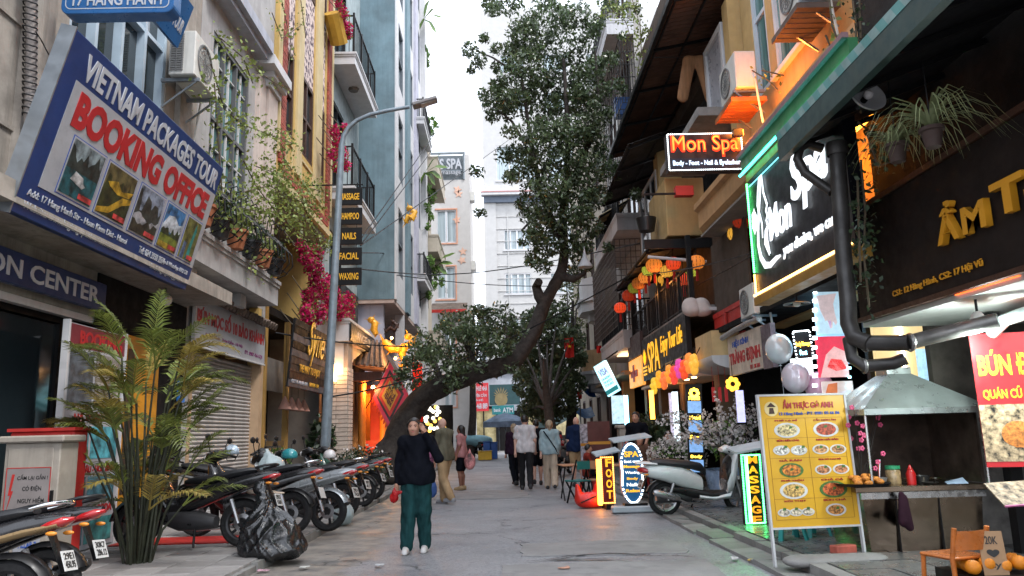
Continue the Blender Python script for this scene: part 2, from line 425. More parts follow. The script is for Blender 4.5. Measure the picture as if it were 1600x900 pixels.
# ------------------------------------------------------------------ ground, road, pavements
def road_material():
    m = mat('asphalt', (.135,.135,.142), .82, var=0); n = m.node_tree; L = n.links.new; p = n.nodes['Principled BSDF']
    tc = n.nodes.new('ShaderNodeTexCoord')
    def nz(s, d=6., st=(1,1,1)):
        mp = n.nodes.new('ShaderNodeMapping'); mp.inputs['Scale'].default_value = st; t = n.nodes.new('ShaderNodeTexNoise')
        t.inputs['Scale'].default_value = s; t.inputs['Detail'].default_value = d; t.inputs['Roughness'].default_value = .65
        L(tc.outputs['Object'], mp.inputs[0]); L(mp.outputs[0], t.inputs[0]); return t.outputs[0]
    def rmp(i, lo, hi, a, b):
        r = n.nodes.new('ShaderNodeMapRange'); [setattr(r.inputs[k], 'default_value', q) for k, q in ((1,lo),(2,hi),(3,a),(4,b))]; L(i, r.inputs[0]); return r.outputs[0]
    def mc(f, a, b):
        x = n.nodes.new('ShaderNodeMix'); x.data_type = 'RGBA'; L(f, x.inputs[0])
        for k, q in ((6,a),(7,b)):
            if isinstance(q, tuple): x.inputs[k].default_value = q+(1,)
            else: L(q, x.inputs[k])
        return x.outputs[2]
    c = mc(rmp(nz(.55), .35, .65, 0, 1), (.205,.213,.235), (.29,.293,.308))
    c = mc(rmp(nz(42, 5), .46, .62, 0, .8), c, (.38,.38,.39)); c = mc(rmp(nz(26, 6), .53, .64, 0, .75), c, (.10,.10,.11)); c = mc(rmp(nz(.8, 9, (.7,1,1)), .55, .62, 0, .35), c, (.125,.13,.145))                       # light stones
    c = mc(rmp(nz(1.3, 8, (1,.5,1)), .58, .72, 0, .5), c, (.10,.102,.112))           # tar and oil
    c = mc(rmp(nz(3.1, 8), .62, .75, 0, .8), c, (.24,.23,.21))                         # dust
    # dusty concrete shoulder on the left of the road, broken edge
    sx = n.nodes.new('ShaderNodeSeparateXYZ'); L(tc.outputs['Object'], sx.inputs[0])
    ad = n.nodes.new('ShaderNodeMath'); ad.operation = 'MULTIPLY_ADD'; ad.inputs[1].default_value = 1.5; L(nz(1.1, 8), ad.inputs[0]); L(sx.outputs[0], ad.inputs[2])
    sh = mc(rmp(nz(2.4, 8), .4, .62, 0, 1), (.34,.30,.255), (.17,.16,.15))
    c = mc(rmp(ad.outputs[0], -1.02, -.72, 1, 0), c, sh)
    # cracks
    v = n.nodes.new('ShaderNodeTexVoronoi'); v.feature = 'DISTANCE_TO_EDGE'; v.inputs['Scale'].default_value = .5
    wv = n.nodes.new('ShaderNodeVectorMath'); wv.operation = 'MULTIPLY_ADD'; wv.inputs[1].default_value = (.8,.8,.8)
    t3 = n.nodes.new('ShaderNodeTexNoise'); t3.inputs['Scale'].default_value = 2.2; t3.inputs['Detail'].default_value = 6
    L(tc.outputs['Object'], t3.inputs[0]); L(t3.outputs[1], wv.inputs[0]); L(tc.outputs['Object'], wv.inputs[2]); L(wv.outputs[0], v.inputs['Vector'])
    cr = n.nodes.new('ShaderNodeMath'); cr.operation = 'MULTIPLY'; L(rmp(v.outputs[0], .0, .014, 1, 0), cr.inputs[0]); L(rmp(nz(.6), .46, .54, 0, .9), cr.inputs[1])
    c = mc(cr.outputs[0], c, (.035,.035,.035))
    L(c, p.inputs['Base Color']); L(rmp(nz(.9), .4, .65, .36, .62), p.inputs['Roughness'])
    b = n.nodes.new('ShaderNodeBump'); b.inputs['Strength'].default_value = .6; b.inputs['Distance'].default_value = .015
    L(nz(55, 6), b.inputs['Height']); L(b.outputs[0], p.inputs['Normal']); return m
asphalt = road_material()
ground = MB().quad((-400,-60,-.03),(400,-60,-.03),(400,900,-.03),(-400,900,-.03)).build('ground', mat('ground_soil', (.14,.13,.12), .9))
struct(ground)
def sheet(name, x0, x1, y0, y1, m, nx, ny, amp, z=0.):
    b = MB(); V = []; rs = np.random.default_rng(3)
    ph = rs.uniform(0, 6, 8)
    for j in range(ny+1):
        for i in range(nx+1):
            x = x0+(x1-x0)*i/nx; y = y0+(y1-y0)*j/ny
            h = amp*(math.sin(x*1.1+ph[0])*math.sin(y*.6+ph[1])+.5*math.sin(x*2.3+y*1.1+ph[2])+.35*math.sin(y*2.9-x*1.7+ph[3]))
            V.append((x, y, z+h))
    b.add(V, [(j*(nx+1)+i, j*(nx+1)+i+1, (j+1)*(nx+1)+i+1, (j+1)*(nx+1)+i) for j in range(ny) for i in range(nx)])
    return struct(b.build(name, m, smooth=60))
sheet('road', -2.95, 2.66, -12, 52, asphalt, 28, 200, .006, .008)
sheet('cross_street', -60, 60, 52, 61, asphalt, 60, 12, .004, .004)
patchm = mat('asphalt_patch', (.29,.285,.285), .85, var=.25, scale=4, bump=.3, bscale=60, dirt=((.10,.10,.10), .6))
tarm = mat('tar_scar', (.05,.05,.052), .7, var=.3, scale=5, bump=.4)
def blob_patch(name, pts, m, z, seed):
    rs = random.Random(seed); out = []
    for i in range(len(pts)):
        a, b = Vector(pts[i]), Vector(pts[(i+1) % len(pts)]); k = max(2, int((b-a).length/.18))
        for q in range(k): out.append((a+(b-a)*q/k)+Vector((rs.uniform(-.03,.03), rs.uniform(-.05,.05))))
    o = MB().prism([(p.x, p.y) for p in out], z-.03, z).build(name, m); return struct(o)
blob_patch('road_patch', [(.2,9.3),(2.1,9.2),(2.2,10.2),(1.4,10.4),(.2,10.3)], patchm, .0215, 1)
blob_patch('road_patch', [(-.1,7.2),(2.1,7.2),(2.15,8.7),(-.05,8.75)], patchm, .0225, 2)
blob_patch('road_patch', [(-1.2,17.5),(.6,17.6),(.5,20.2),(-1.3,20)], patchm, .0215, 5)
def scar(pts, w, seed):
    rs = random.Random(seed); b = MB()
    P = [Vector(p) for p in pts]; fine = []
    for a, c in zip(P, P[1:]):
        k = max(3, int((c-a).length/.08)); fine += [a+(c-a)*i/k for i in range(k)]
    L_, R_ = [], []
    for i, p in enumerate(fine):
        t = fine[min(i+1, len(fine)-1)]-fine[max(i-1, 0)]; nrm = Vector((-t.y, t.x)).normalized()
        ww = w*rs.uniform(.3, 1.2)*min(1, i/4, (len(fine)-1-i)/4); L_.append(p+nrm*ww); R_.append(p-nrm*ww)
    b.add([(p.x, p.y, .026) for p in L_]+[(p.x, p.y, .026) for p in R_], [(i, len(fine)+i, len(fine)+i+1, i+1) for i in range(len(fine)-1)])
    return struct(b.build('road_crack', tarm))
scar([(.42,8.95),(.75,9.22),(1.2,9.3),(1.62,9.15),(1.7,8.85)], .03, 1); scar([(.2,8.9),(.5,8.98),(.95,8.92),(1.5,8.8)], .035, 2)
scar([(-.75,11.3),(-.4,11.45),(0,11.4)], .035, 4)

# left pavement: bed with separate paving tiles and kerb stones
bedm = mat('mortar_bed', (.12,.115,.11), .9, var=.3, bump=.3)
pl = struct(MB().box(-5.75, -2.93, -6, 52, -.03, .085).build('pavement_left', bedm))
tilem = objvar(mat('paving_tile', (.30,.285,.275), .75, var=.25, scale=5, bump=.2, bscale=30, dirt=((.12,.11,.10), .7)), .22)
tile = None
for r in range(25):
    for c in range(7):
        x, y = -5.36+c*.4, 7.2+r*.4
        if r > 21 and c < 2: continue
        if tile is None:
            tile = MB().box(-.194, .194, -.194, .194, -.03, .03).build('paving_tile', tilem, pl, bevel=.006); tile.location = (x, y, .092); continue
        t = share(tile, pl, (x, y, .09+random.uniform(-.003,.004)), (random.uniform(-.006,.006), random.uniform(-.006,.006), 0))
        b = t.modifiers.new('b', 'BEVEL'); b.width = .006; b.segments = 1
struct(MB().box(-5.75, -2.93, 17.1, 52, .085, .118).build('pavement_left_far', tilem))
kerbm = objvar(mat('kerb_stone', (.25,.245,.235), .85, var=.3, scale=4, bump=.4, bscale=25, dirt=((.10,.10,.085), .7)), .15)
kerb = None
for i in range(34):
    y = 5.5+i*.95
    if kerb is None: kerb = MB().box(-.12, .12, -.465, .465, -.08, .115).build('kerb_stone', kerbm, pl, bevel=.015); kerb.location = (-2.83, y, 0)
    else:
        t = share(kerb, pl, (-2.83+random.uniform(-.02,.02), y, random.uniform(-.035,-.01)), (0, random.uniform(-.05,.03), random.uniform(-.015,.015)))
# right pavement: damp tiles, broken kerb slabs sloping to the road
pr = struct(MB().box(3.02, 6.3, -6, 52, -.03, .10).build('pavement_right', bedm))
wet = objvar(mat('damp_tile', (.13,.135,.135), .32, var=.35, scale=4, bump=.12, bscale=20, dirt=((.05,.05,.05), .6)), .2)
tw = None
for r in range(22):
    for c in range(5):
        x, y = 3.24+c*.42, 7.0+r*.42
        if tw is None: tw = MB().box(-.204, .204, -.204, .204, -.03, .03).build('damp_paving_tile', wet, pr, bevel=.006); tw.location = (x, y, .105)
        else: share(tw, pr, (x, y, .105+random.uniform(-.003,.004)), (random.uniform(-.006,.006), random.uniform(-.006,.006), 0))
struct(MB().box(3.02, 6.3, 16.1, 52, .10, .13).build('pavement_right_far', wet))
ks = None; ks2 = None
for i in range(24):
    y = 6.4+i*.8
    if ks is None:
        ks = MB().box(-.075, .075, -.39, .39, -.1, .13).build('kerb_stone', kerbm, pr, bevel=.02); ks.location = (2.95, y, 0)
        ks2 = MB().box(-.15, .15, -.39, .39, -.06, .06).build('gutter_slab', kerbm, pr, bevel=.015); ks2.location = (2.72, y, .0)
    else:
        share(ks, pr, (2.95+random.uniform(-.02,.02), y, random.uniform(-.02,.01)), (0, 0, random.uniform(-.02,.02)))
        if random.random() < .93: share(ks2, pr, (2.72+random.uniform(-.02,.02), y+random.uniform(-.03,.03), random.uniform(-.02,.015)), (random.uniform(-.02,.02), random.uniform(-.05,.09), random.uniform(-.05,.05)))
struct(MB().box(-60, 60, 61, 75, -.03, .1).build('pavement_far', tilem))

# ------------------------------------------------------------------ facade pieces
def PL(kind, pos):
    """matrix (a along the wall, d out of it, z up) -> world; L: left wall facing +X, R: right wall facing -X, F: wall facing the camera"""
    if kind == 'L': return Matrix(((0,1,0,pos),(1,0,0,0),(0,0,1,0),(0,0,0,1)))
    if kind == 'R': return Matrix(((0,-1,0,pos),(1,0,0,0),(0,0,1,0),(0,0,0,1)))
    return Matrix(((1,0,0,0),(0,-1,0,pos),(0,0,1,0),(0,0,0,1)))
def part(parent, name, M, fn, m, smooth=None, bevel=0.):
    b = MB(); b.T = M; fn(b); return b.build(name, m, parent, smooth, bevel)
def window(parent, M, a0, a1, z0, z1, fm, gm, nx=2, nz=2, depth=.14, fw=.06, sill=None, panes=True, bars=None):
    b = MB(); b.T = M
    b.box(a0, a0+fw, -depth, -.02, z0, z1); b.box(a1-fw, a1, -depth, -.02, z0, z1)
    b.box(a0+fw, a1-fw, -depth, -.02, z0, z0+fw); b.box(a0+fw, a1-fw, -depth, -.02, z1-fw, z1)
    for i in range(1, nx):
        a = a0+(a1-a0)*i/nx; b.box(a-fw*.45, a+fw*.45, -depth+.01, -.03, z0+fw, z1-fw)
    for j in range(1, nz):
        z = z0+(z1-z0)*j/nz; b.box(a0+fw, a1-fw, -depth+.015, -.035, z-fw*.4, z+fw*.4)
    w = b.build('window', fm, parent)
    if panes:
        for i in range(nx):
            for j in range(nz):
                aa, ab = a0+(a1-a0)*i/nx+fw*.6, a0+(a1-a0)*(i+1)/nx-fw*.6
                za, zb = z0+(z1-z0)*j/nz+fw*.6, z0+(z1-z0)*(j+1)/nz-fw*.6
                q = MB(); q.T = M; q.box(aa, ab, -depth+.03, -depth+.045, za, zb); q.build('pane', gm, w)
    if sill is not None:
        q = MB(); q.T = M; q.box(a0-.08, a1+.08, -.02, .1, z0-.09, z0-.01); q.build('sill', sill, w)
    if bars is not None:
        q = MB(); q.T = M
        for i in range(9):
            a = a0+(a1-a0)*(i+.5)/9; q.box(a-.008, a+.008, .01, .026, z0, z1)
        for z in (z0+.15, (z0+z1)/2, z1-.15): q.box(a0, a1, .026, .04, z-.01, z+.01)
        q.build('window_bars', bars, w)
    return w
def railing(parent, M, a0, a1, d, z0, h, m, n=14, posts=True, returns=True):
    b = MB(); b.T = M
    b.box(a0, a1, d-.03, d+.03, z0+h-.05, z0+h); b.box(a0, a1, d-.02, d+.02, z0+.06, z0+.1)
    for i in range(n+1):
        a = a0+(a1-a0)*i/n; w = .035 if posts and i % 7 == 0 else .011
        b.box(a-w, a+w, d-w, d+w, z0, z0+h+(.08 if w > .02 else -.04))
    if returns:
        for a in (a0, a1):
            b.box(a-.02, a+.02, 0, d-.03, z0+h-.05, z0+h)
            for i in range(1, 5): b.box(a-.011, a+.011, d*i/5-.011, d*i/5+.011, z0, z0+h-.05)
    return b.build('railing', m, parent)
def slab(parent, M, a0, a1, d0, d1, z0, z1, m, name='balcony_slab', lip=.05):
    b = MB(); b.T = M
    b.box(a0, a1, d0, d1, z0, z1)
    if lip: b.box(a0-lip, a1+lip, d0, d1+lip, z1+.002, z1+.08); b.box(a0-lip*.5, a1+lip*.5, d0, d1+lip*.5, z1-.07, z1)
    return b.build(name, m, parent)
ac_louvre = mat('ac_louvre', (.16,.16,.16), .5, var=.2)
def ac_unit(loc, label, rotz=0., s=1., group='air conditioner outdoor units', lit=None):
    """fan face towards local +x, louvred side towards local -y"""
    t = thing('air_conditioner', label, 'air conditioner', loc, rotz, group)
    MB().box(-.17*s, .17*s, -.43*s, .43*s, 0, .62*s).build('casing', plast_w, t, bevel=.015)
    b = MB()
    for i in range(16): b.box(-.14*s, .02*s, -.445*s, -.431*s, (.06+.033*i)*s, (.078+.033*i)*s)
    for i in (-.14, -.065, .012): b.box((i-.006)*s, (i+.006)*s, -.452*s, -.446*s, .05*s, .58*s)
    b.build('side_louvre', ac_louvre, t)
    b = MB(); b.lathe([(.25*s,.0),(.25*s,.02),(.23*s,.02),(.23*s,.0)], 24, (.171*s, -.1*s, .31*s), 'X')
    for r in (.06, .11, .16, .21): b.lathe([(r*s,.012),((r+.008)*s,.016),((r+.016)*s,.012)], 24, (.171*s, -.1*s, .31*s), 'X')
    for k in range(6):
        a = PI*k/6; b.bar((.184*s, -.1*s-.23*s*math.cos(a), .31*s-.23*s*math.sin(a)), (.184*s, -.1*s+.23*s*math.cos(a), .31*s+.23*s*math.sin(a)), .008)
    b.build('fan_grille', ac_louvre, t)
    b = MB()
    for y in (-.32, .32): b = MB(); b.box(-.3*s, .2*s, (y-.02)*s, (y+.02)*s, -.05*s, -.004); b.bar((-.28*s, y*s, -.4*s), (.16*s, y*s, -.05*s), .03); b.build('bracket', greymetal, t)
    b = MB(); b.tube([(-.1*s,.44*s,.2*s),(-.1*s,.52*s,.1*s),(-.14*s,.5*s,-.3*s),(-.2*s,.5*s,-.9*s)], .02, 6); b.build('hose', plast_w, t)
    return t
def boxes(parent, name, M, L, m, bevel=0.):
    """one part for each box (a0,a1,d0,d1,z0,z1)"""
    for q in L:
        b = MB(); b.T = M; b.box(*q); b.build(name, m, parent, bevel=bevel)

# ------------------------------------------------------------------ left side: cream house with the booking office
XL = -5.6
ML = PL('L', XL)
def tube_obj(name, pts, r, m, parent, n=6): return MB().tube(pts, r, n).build(name, m, parent, smooth=60)
h1 = thing('cream_house', 'weathered cream plaster house behind the blue booking office sign', 'building', (XL, 9, 0))
h1.location = (0,0,0)
def f(b): wall(b, 0, -.3, 3.0, 13.7, .1, 15, [(4.2,13.2,.12,3.15),(9.45,12.35,5.4,10.6),(5.0,7.4,5.4,9.6)])
bb = MB(); bb.T = ML; f(bb); bb.build('wall', cream, h1)
boxes(h1, 'pilaster', ML, [(a, a+.5, 0, .1, 4.2, 15) for a in (8.5, 12.75)], cream)
boxes(h1, 'wall_groove', ML, [(3, 8.5, 0, .03, z, z+.04) for z in (5.0, 6.3, 7.05, 7.8, 8.55, 9.3)], cream)
boxes(h1, 'cornice', ML, [(3, 13.72, 0, .16, 10.9, 11.15)], cream)
part(h1, 'canopy_slab', ML, lambda b: b.box(4.0, 13.55, 0, .86, 3.78, 4.0), cream)
window(h1, ML, 9.45, 12.35, 5.4, 10.6, mat('pale_blue_frame', (.42,.52,.60), .45, var=.12), glass_d, 4, 2, .2, .09)
window(h1, ML, 5.0, 7.4, 5.4, 9.6, mat('pale_blue_frame', (.42,.52,.60), .45), glass_d, 3, 2, .2, .09)
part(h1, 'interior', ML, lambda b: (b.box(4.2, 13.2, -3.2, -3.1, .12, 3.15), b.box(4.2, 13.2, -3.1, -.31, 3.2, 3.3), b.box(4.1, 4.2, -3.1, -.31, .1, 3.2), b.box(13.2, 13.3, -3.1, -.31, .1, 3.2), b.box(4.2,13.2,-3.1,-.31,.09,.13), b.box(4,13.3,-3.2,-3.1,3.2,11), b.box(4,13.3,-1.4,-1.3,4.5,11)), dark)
# shopfront glass and frames
sf = part(h1, 'shopfront_frame', ML, lambda b: ([b.box(a-.04, a+.04, -.28, -.2, .12, 3.0) for a in (4.25, 5.9, 7.6, 8.55, 10.2, 10.3, 11.9, 13.1)], b.box(4.2, 13.2, -.28, -.2, 3.0, 3.12)), blackmetal)
for a0, a1 in ((4.3,5.86),(5.94,7.56),(7.64,8.51),(8.6,10.16),(10.34,11.86),(11.94,13.06)):
    part(h1, 'shop_pane', ML, lambda b: b.box(a0, a1, -.25, -.24, .14, 2.98), glass_d)
part(h1, 'awning_tube', ML, lambda b: b.box(4.2, 13.2, -.12, -.02, 3.06, 3.16), white_paint)
gs = part(h1, 'shop_sticker', ML, lambda b: b.box(7.75, 8.75, -.19, -.18, 2.35, 2.72), mat('green_sticker', (.03,.16,.05), .4)); gs['label'] = 'green sticker on the dark shop glass'
sfm = thing('window_lettering', 'pink and blue service list lettered on the dark shop glass', 'lettering', mw=frame_m((XL-.2, 7.6, 1.0), (XL-.2, 8.8, 1.0), (XL-.2, 7.6, 2)))
text(sfm, 'SERVICE', (.08,1.02,1.02,1.27), mat('pink_lettering', (.62,.08,.25), .5, var=0), .02, bold=.015)
for i, s in enumerate(('Tickets', 'Day Tours', 'Bus Tours', 'Laundry', 'Visa ext')): text(sfm, s, (.1,.78-i*.23,.95,.90-i*.23), mat('dull_blue_lettering', (.12,.22,.55), .5, var=0), .02, bold=.01)
boxes(h1, 'painted_shade_panel', ML, [(10.62,13.66,.002,.03,.12,3.77)], dark)  # flat dark panel painted in for the shade under the canopy
# drain pipe with wound cable
dp = thing('drain_pipe', 'grey drain pipe bound with cable on the cream wall', 'pipe', (0,0,0))
pts = [at(48,-60,X=-5.42), at(50,60,X=-5.42), at(46,180,X=-5.40), at(48,215,X=-5.38), at(35,245,X=-5.36), at(0,300,X=-5.34), at(-40,350,X=-5.34)]
tube_obj('pipe', pts, .062, mat('old_pipe', (.28,.25,.235), .7, var=.3, bump=.4), dp, 10)
b = MB()
for i in range(26):
    q = pts[0].lerp(pts[2], i/25); b.tube([q+Vector((.075*math.cos(a), .075*math.sin(a), .012*math.sin(a*2))) for a in np.linspace(0, 2*PI, 9)], .009, 4, caps=False)
b.tube([at(56,50,X=-5.3), at(64,62,X=-5.35), at(76,85,X=-5.4), at(84,92,X=-5.45)], .008, 4)
b.build('cable', blackmetal, dp)
cbl = thing('wall_cable', 'loose grey cable looping down the near cream wall', 'cable'); 
tube_obj('cable_run', [at(-30,330,X=-5.2), at(5,290,X=-5.25), at(30,230,X=-5.3), at(46,205,X=-5.3)], .022, mat('grey_cable', (.2,.2,.2), .6), cbl)
ac_unit((at(300,143,X=-5.2).x-.02, 12.6, at(300,143,Y=12.6).z+.05), 'weathered white air conditioner on the cream wall above the booking sign', s=1.28)
# information centre band
p0, p1 = (XL+.18, 4.5, 3.2), (XL+.18, 10.55, 3.2)
ib = thing('information_sign', 'long dark blue information centre band over the shop door', 'sign', mw=frame_m(p0, p1, (XL+.18, 4.5, 3.7)))
MB().box(0, 6.05, 0, .38, -.08, 0).build('panel', mat('navy_sign_face', (.010,.032,.11), .4, var=.2), ib, bevel=.01)
text(ib, 'INFORMATION CENTER', (1.35,.08,5.85,.30), letter_w, .006, bold=.02)

# big tilted booking sign, top leaning out over the pavement
xb = -4.78
BL, BR = at(15,335,X=xb), at(290,450,X=xb)
zb = (BL.z+BR.z)/2; BL.z = BR.z = zb
TLp = at(120,45,Y=BL.y); zt = TLp.z; xt = TLp.x
bs = thing('booking_office_sign', 'large tilted blue and white booking office sign with five travel photos', 'sign', mw=frame_m(BL, BR, (xt, BL.y, zt)))
SW = BR.y-BL.y; SH = math.hypot(xt-xb, zt-zb)
MB().box(0, SW, 0, SH, -.16, 0).build('panel', blue_sign, bs, bevel=.01)
MB().box(.26, SW-.02, SH*.175, SH*.775, .001, .006).build('white_field', white_sign, bs)
b = MB(); b.bar((-.005,-.02,-.08),(-.005,SH+.02,-.08),.17,.02,0,(0,1,0))
for i in range(14): b.ball((.012,.05+i*(SH-.1)/13,-.02),.012,nu=6,nv=4)
b.build('edge_trim', greymetal, bs)
text(bs, 'VIETNAM PACKAGES TOUR', (.32,SH*.80,SW-.1,SH*.945), letter_w, .004, bold=.028)
text(bs, 'BOOKING OFFICE', (.40,SH*.545,SW-.2,SH*.745), letter_r, .010, bold=.05)
text(bs, 'Add: 17 Hang Hanh Str - Hoan Kiem Dist - Hanoi', (.14,SH*.098,SW*.52,SH*.145), letter_w, .004, bold=.01)
text(bs, 'Website: www.hagiangopentour.com.vn', (.14,SH*.03,SW*.46,SH*.08), letter_w, .004, bold=.01)
text(bs, 'Tel: 024 3938 2571', (SW*.60,SH*.10,SW*.78,SH*.145), letter_w, .004, bold=.01)
text(bs, 'Hotline & WhatsApp: 0912 538', (SW*.74,SH*.10,SW*.97,SH*.14), letter_w, .004)
text(bs, 'Email: hagiangtour@gmail.com', (SW*.70,SH*.03,SW*.97,SH*.075), letter_w, .004)
def picture(parent, x0, x1, y0, y1, kind, z=.009):
    fr = MB().box(x0-.03, x1+.03, y0-.03, y1+.03, z-.004, z).build('photo', letter_b, parent)
    MB().box(x0-.02, x1+.02, y0-.02, y1+.02, z+.001, z+.003).build('photo_border', white_sign, fr)
    w, h = x1-x0, y1-y0; rs = random.Random(kind)
    def layer(poly, c, k, nm):
        MB().prism([(x0+a*w, y0+bb_*h) for a, bb_ in poly], z+.003+k*.002, z+.0045+k*.002).build('photo_layer', mat('photo_'+nm, c, .45, var=.8, scale=7), fr)
    R4 = lambda a, b_: [(0,a),(1,a),(1,b_),(0,b_)]
    ridge = lambda lo, hi, base, n=13: [(0,base)]+[(i/(n-1), rs.uniform(lo, hi)) for i in range(n)]+[(1,base)]
    if kind == 0:
        layer(R4(0,1), (.20,.25,.27), 0, 'grey_sky'); layer(ridge(.5,.98,.4), (.02,.03,.028), 1, 'dark_rock'); layer(R4(0,.47), (.01,.09,.11), 2, 'teal_sea')
        layer([(.2,.3),(.6,.22),(.68,.28),(.6,.33),(.55,.42),(.3,.47),(.25,.38)], (.5,.5,.5), 3, 'boat_white')
    elif kind == 1:
        layer(R4(0,1), (.10,.08,.03), 0, 'dusk_sky'); layer(ridge(.4,.9,0), (.03,.035,.01), 1, 'hill_olive')
        layer([(.0,.1),(.35,.2),(.7,.5),(1,.55),(1,.45),(.75,.35),(.4,.08),(0,0)], (.42,.25,.02), 2, 'rice_gold'); layer([(.1,.65),(.4,.75),(.6,.6),(1,.7),(.9,.55),(.5,.5),(.2,.58)], (.35,.22,.03), 2, 'rice_gold')
    elif kind == 2:
        layer(R4(0,1), (.22,.26,.34), 0, 'haze_sky'); layer(ridge(.45,.95,0), (.035,.04,.035), 1, 'peak_dark'); layer(ridge(.3,.45,0), (.28,.28,.3), 2, 'mist'); layer(ridge(.18,.35,0), (.03,.03,.02), 3, 'village')
    elif kind == 3:
        layer(R4(0,1), (.04,.16,.36), 0, 'blue_sky'); layer([(0,.5),(.2,.75),(.5,.8),(.8,.65),(1,.7),(1,.4),(0,.4)], (.5,.55,.6), 1, 'cloud'); layer(ridge(.35,.55,0), (.03,.05,.015), 2, 'ridge_green'); layer(R4(0,.3), (.14,.17,.02), 3, 'field_green'); layer(R4(0,.13), (.32,.22,.02), 4, 'field_yellow')
    else:
        layer(R4(0,1), (.13,.13,.03), 0, 'leafy'); layer([(.5,0),(.75,0),(.72,.45),(.78,.75),(.68,.95),(.6,.7),(.55,.4)], (.02,.22,.2), 1, 'teal_dress'); layer([(.1,.0),(.35,.0),(.33,.4),(.15,.42)], (.1,.16,.3), 1, 'blue_dress')
    layer([(.55,.03),(.97,.03),(.97,.13),(.55,.13)], (.5,.05,.05), 6, 'red_caption')
for i, (a, c) in enumerate(((.075,.235),(.265,.435),(.47,.64),(.67,.815),(.845,.965))):
    picture(bs, .26+(SW-.28)*a, .26+(SW-.28)*c, SH*.205, SH*.505, i)
# box sign at the very top, and the small one behind it
q0, q1 = at(94,22,Y=8.6), at(270,22,Y=8.6)
s17 = thing('street_number_sign', 'rounded blue box sign reading 17 Hang Hanh above the booking sign', 'sign', mw=frame_m((q0.x,8.6,q0.z),(q1.x,8.6,q0.z),(q0.x,8.6,q0.z+1)))
w_ = q1.x-q0.x
def rrect(x0, x1, y0, y1, r, n=5):
    P = []
    for cx, cy, a in ((x1-r,y0+r,-PI/2),(x1-r,y1-r,0),(x0+r,y1-r,PI/2),(x0+r,y0+r,PI)):
        P += [(cx+r*math.cos(a+PI/2*i/n), cy+r*math.sin(a+PI/2*i/n)) for i in range(n+1)]
    return P
MB().prism(rrect(0,w_,0,.75,.1), -.22, 0).build('panel', mat('sign_blue_teal', (.02,.11,.30), .35, var=.15), s17, bevel=.008)
b = MB(); P = rrect(.05,w_-.05,.06,.7,.07); Q = rrect(.062,w_-.062,.072,.688,.06); n_ = len(P)
b.add([(x,y,.003) for x,y in P]+[(x,y,.003) for x,y in Q], [(i,(i+1)%n_,n_+(i+1)%n_,n_+i) for i in range(n_)]); b.build('border_line', letter_w, s17)
text(s17, '17 HÀNG HÀNH', (.14,.1,w_-.14,.29), letter_w, .003, bold=.02)
text(s17, 'VIETNAM TOUR', (.14,.4,w_-.14,.6), letter_w, .003, bold=.02)
q0, q1 = at(244,28,Y=11.3), at(279,62,Y=11.3)
s18 = thing('small_blue_sign', 'small slanting blue sign above the air conditioner', 'sign', mw=frame_m((-5.1, 10.75, q1.z+.02),(-5.1, 11.6, q1.z+.02),(-4.95, 10.75, q1.z+.5)))
MB().box(0,.85,0,.75,-.06,0).build('panel', mat('sign_blue_teal', (.02,.11,.30)), s18); text(s18, 'OPEN TOUR', (.06,.2,.78,.42), letter_w, .003, bold=.02)

# ------------------------------------------------------------------ left: white house with green window, balcony and noodle shop
h2 = thing('white_house', 'white plastered house with green glazed window above the noodle shop', 'building')
bb = MB(); bb.T = ML; wall(bb, 0, -.3, 13.72, 18.3, .1, 15, [(14.0,18.1,.12,3.12),(14.05,18.1,3.12,4.45),(14.35,16.55,6.0,9.55)]); bb.build('wall', cream2, h2)
boxes(h2, 'pilaster', ML, [(17.0, 17.5, 0, .1, 4.9, 9.9), (17.52, 18.25, 0, .16, 4.9, 9.8)], mat('pinkish_plaster', (.56,.47,.42), .8, var=.12, streak=.4))
part(h2, 'capital', ML, lambda b: (b.box(17.4, 18.32, 0, .22, 9.8, 9.98), b.box(17.3, 18.38, 0, .34, 9.98, 10.12), b.box(16.9, 18.4, 0, .45, 10.12, 10.35)), white_paint)
part(h2, 'cornice', ML, lambda b: (b.box(13.72, 16.9, 0, .3, 10.2, 10.34), b.box(13.72, 16.9, 0, .42, 10.34, 10.6)), mat('blue_grey_cornice', (.38,.40,.46), .75, var=.15, streak=.4))
window(h2, ML, 14.35, 16.55, 6.0, 9.55, mat('dark_grey_frame', (.10,.10,.105), .45, var=.1), glass_t, 3, 2, .16, .09)
part(h2, 'white_glazing_bar', ML, lambda b: ([b.box(a-.02, a+.02, -.1, -.06, 6.1, 9.45) for a in (14.72,15.45,16.18)], [b.box(14.42, 16.48, -.102, -.062, z-.015, z+.015) for z in (6.6,7.2,8.4,9.0)]), white_paint)
part(h2, 'interior', ML, lambda b: (b.box(13.9,18.2,-2.2,-2.1,.1,4.6), b.box(13.9,18.2,-2.1,-.31,4.47,4.6), b.box(13.8,18.2,-.9,-.8,5.5,9.8)), dark)
slab(h2, ML, 11.4, 16.9, .0, .70, 4.32, 4.78, cream2)
boxes(h2, 'balcony_bracket', ML, [(a, a+.35, 0, .45, 4.05, 4.31) for a in (12.6, 15.2)], cream2)
boxes(h2, 'yellow_post', ML, [(a, a+.22, -.2, .02, 3.13, 4.44) for a in (14.9, 16.3, 17.75)], yellow)
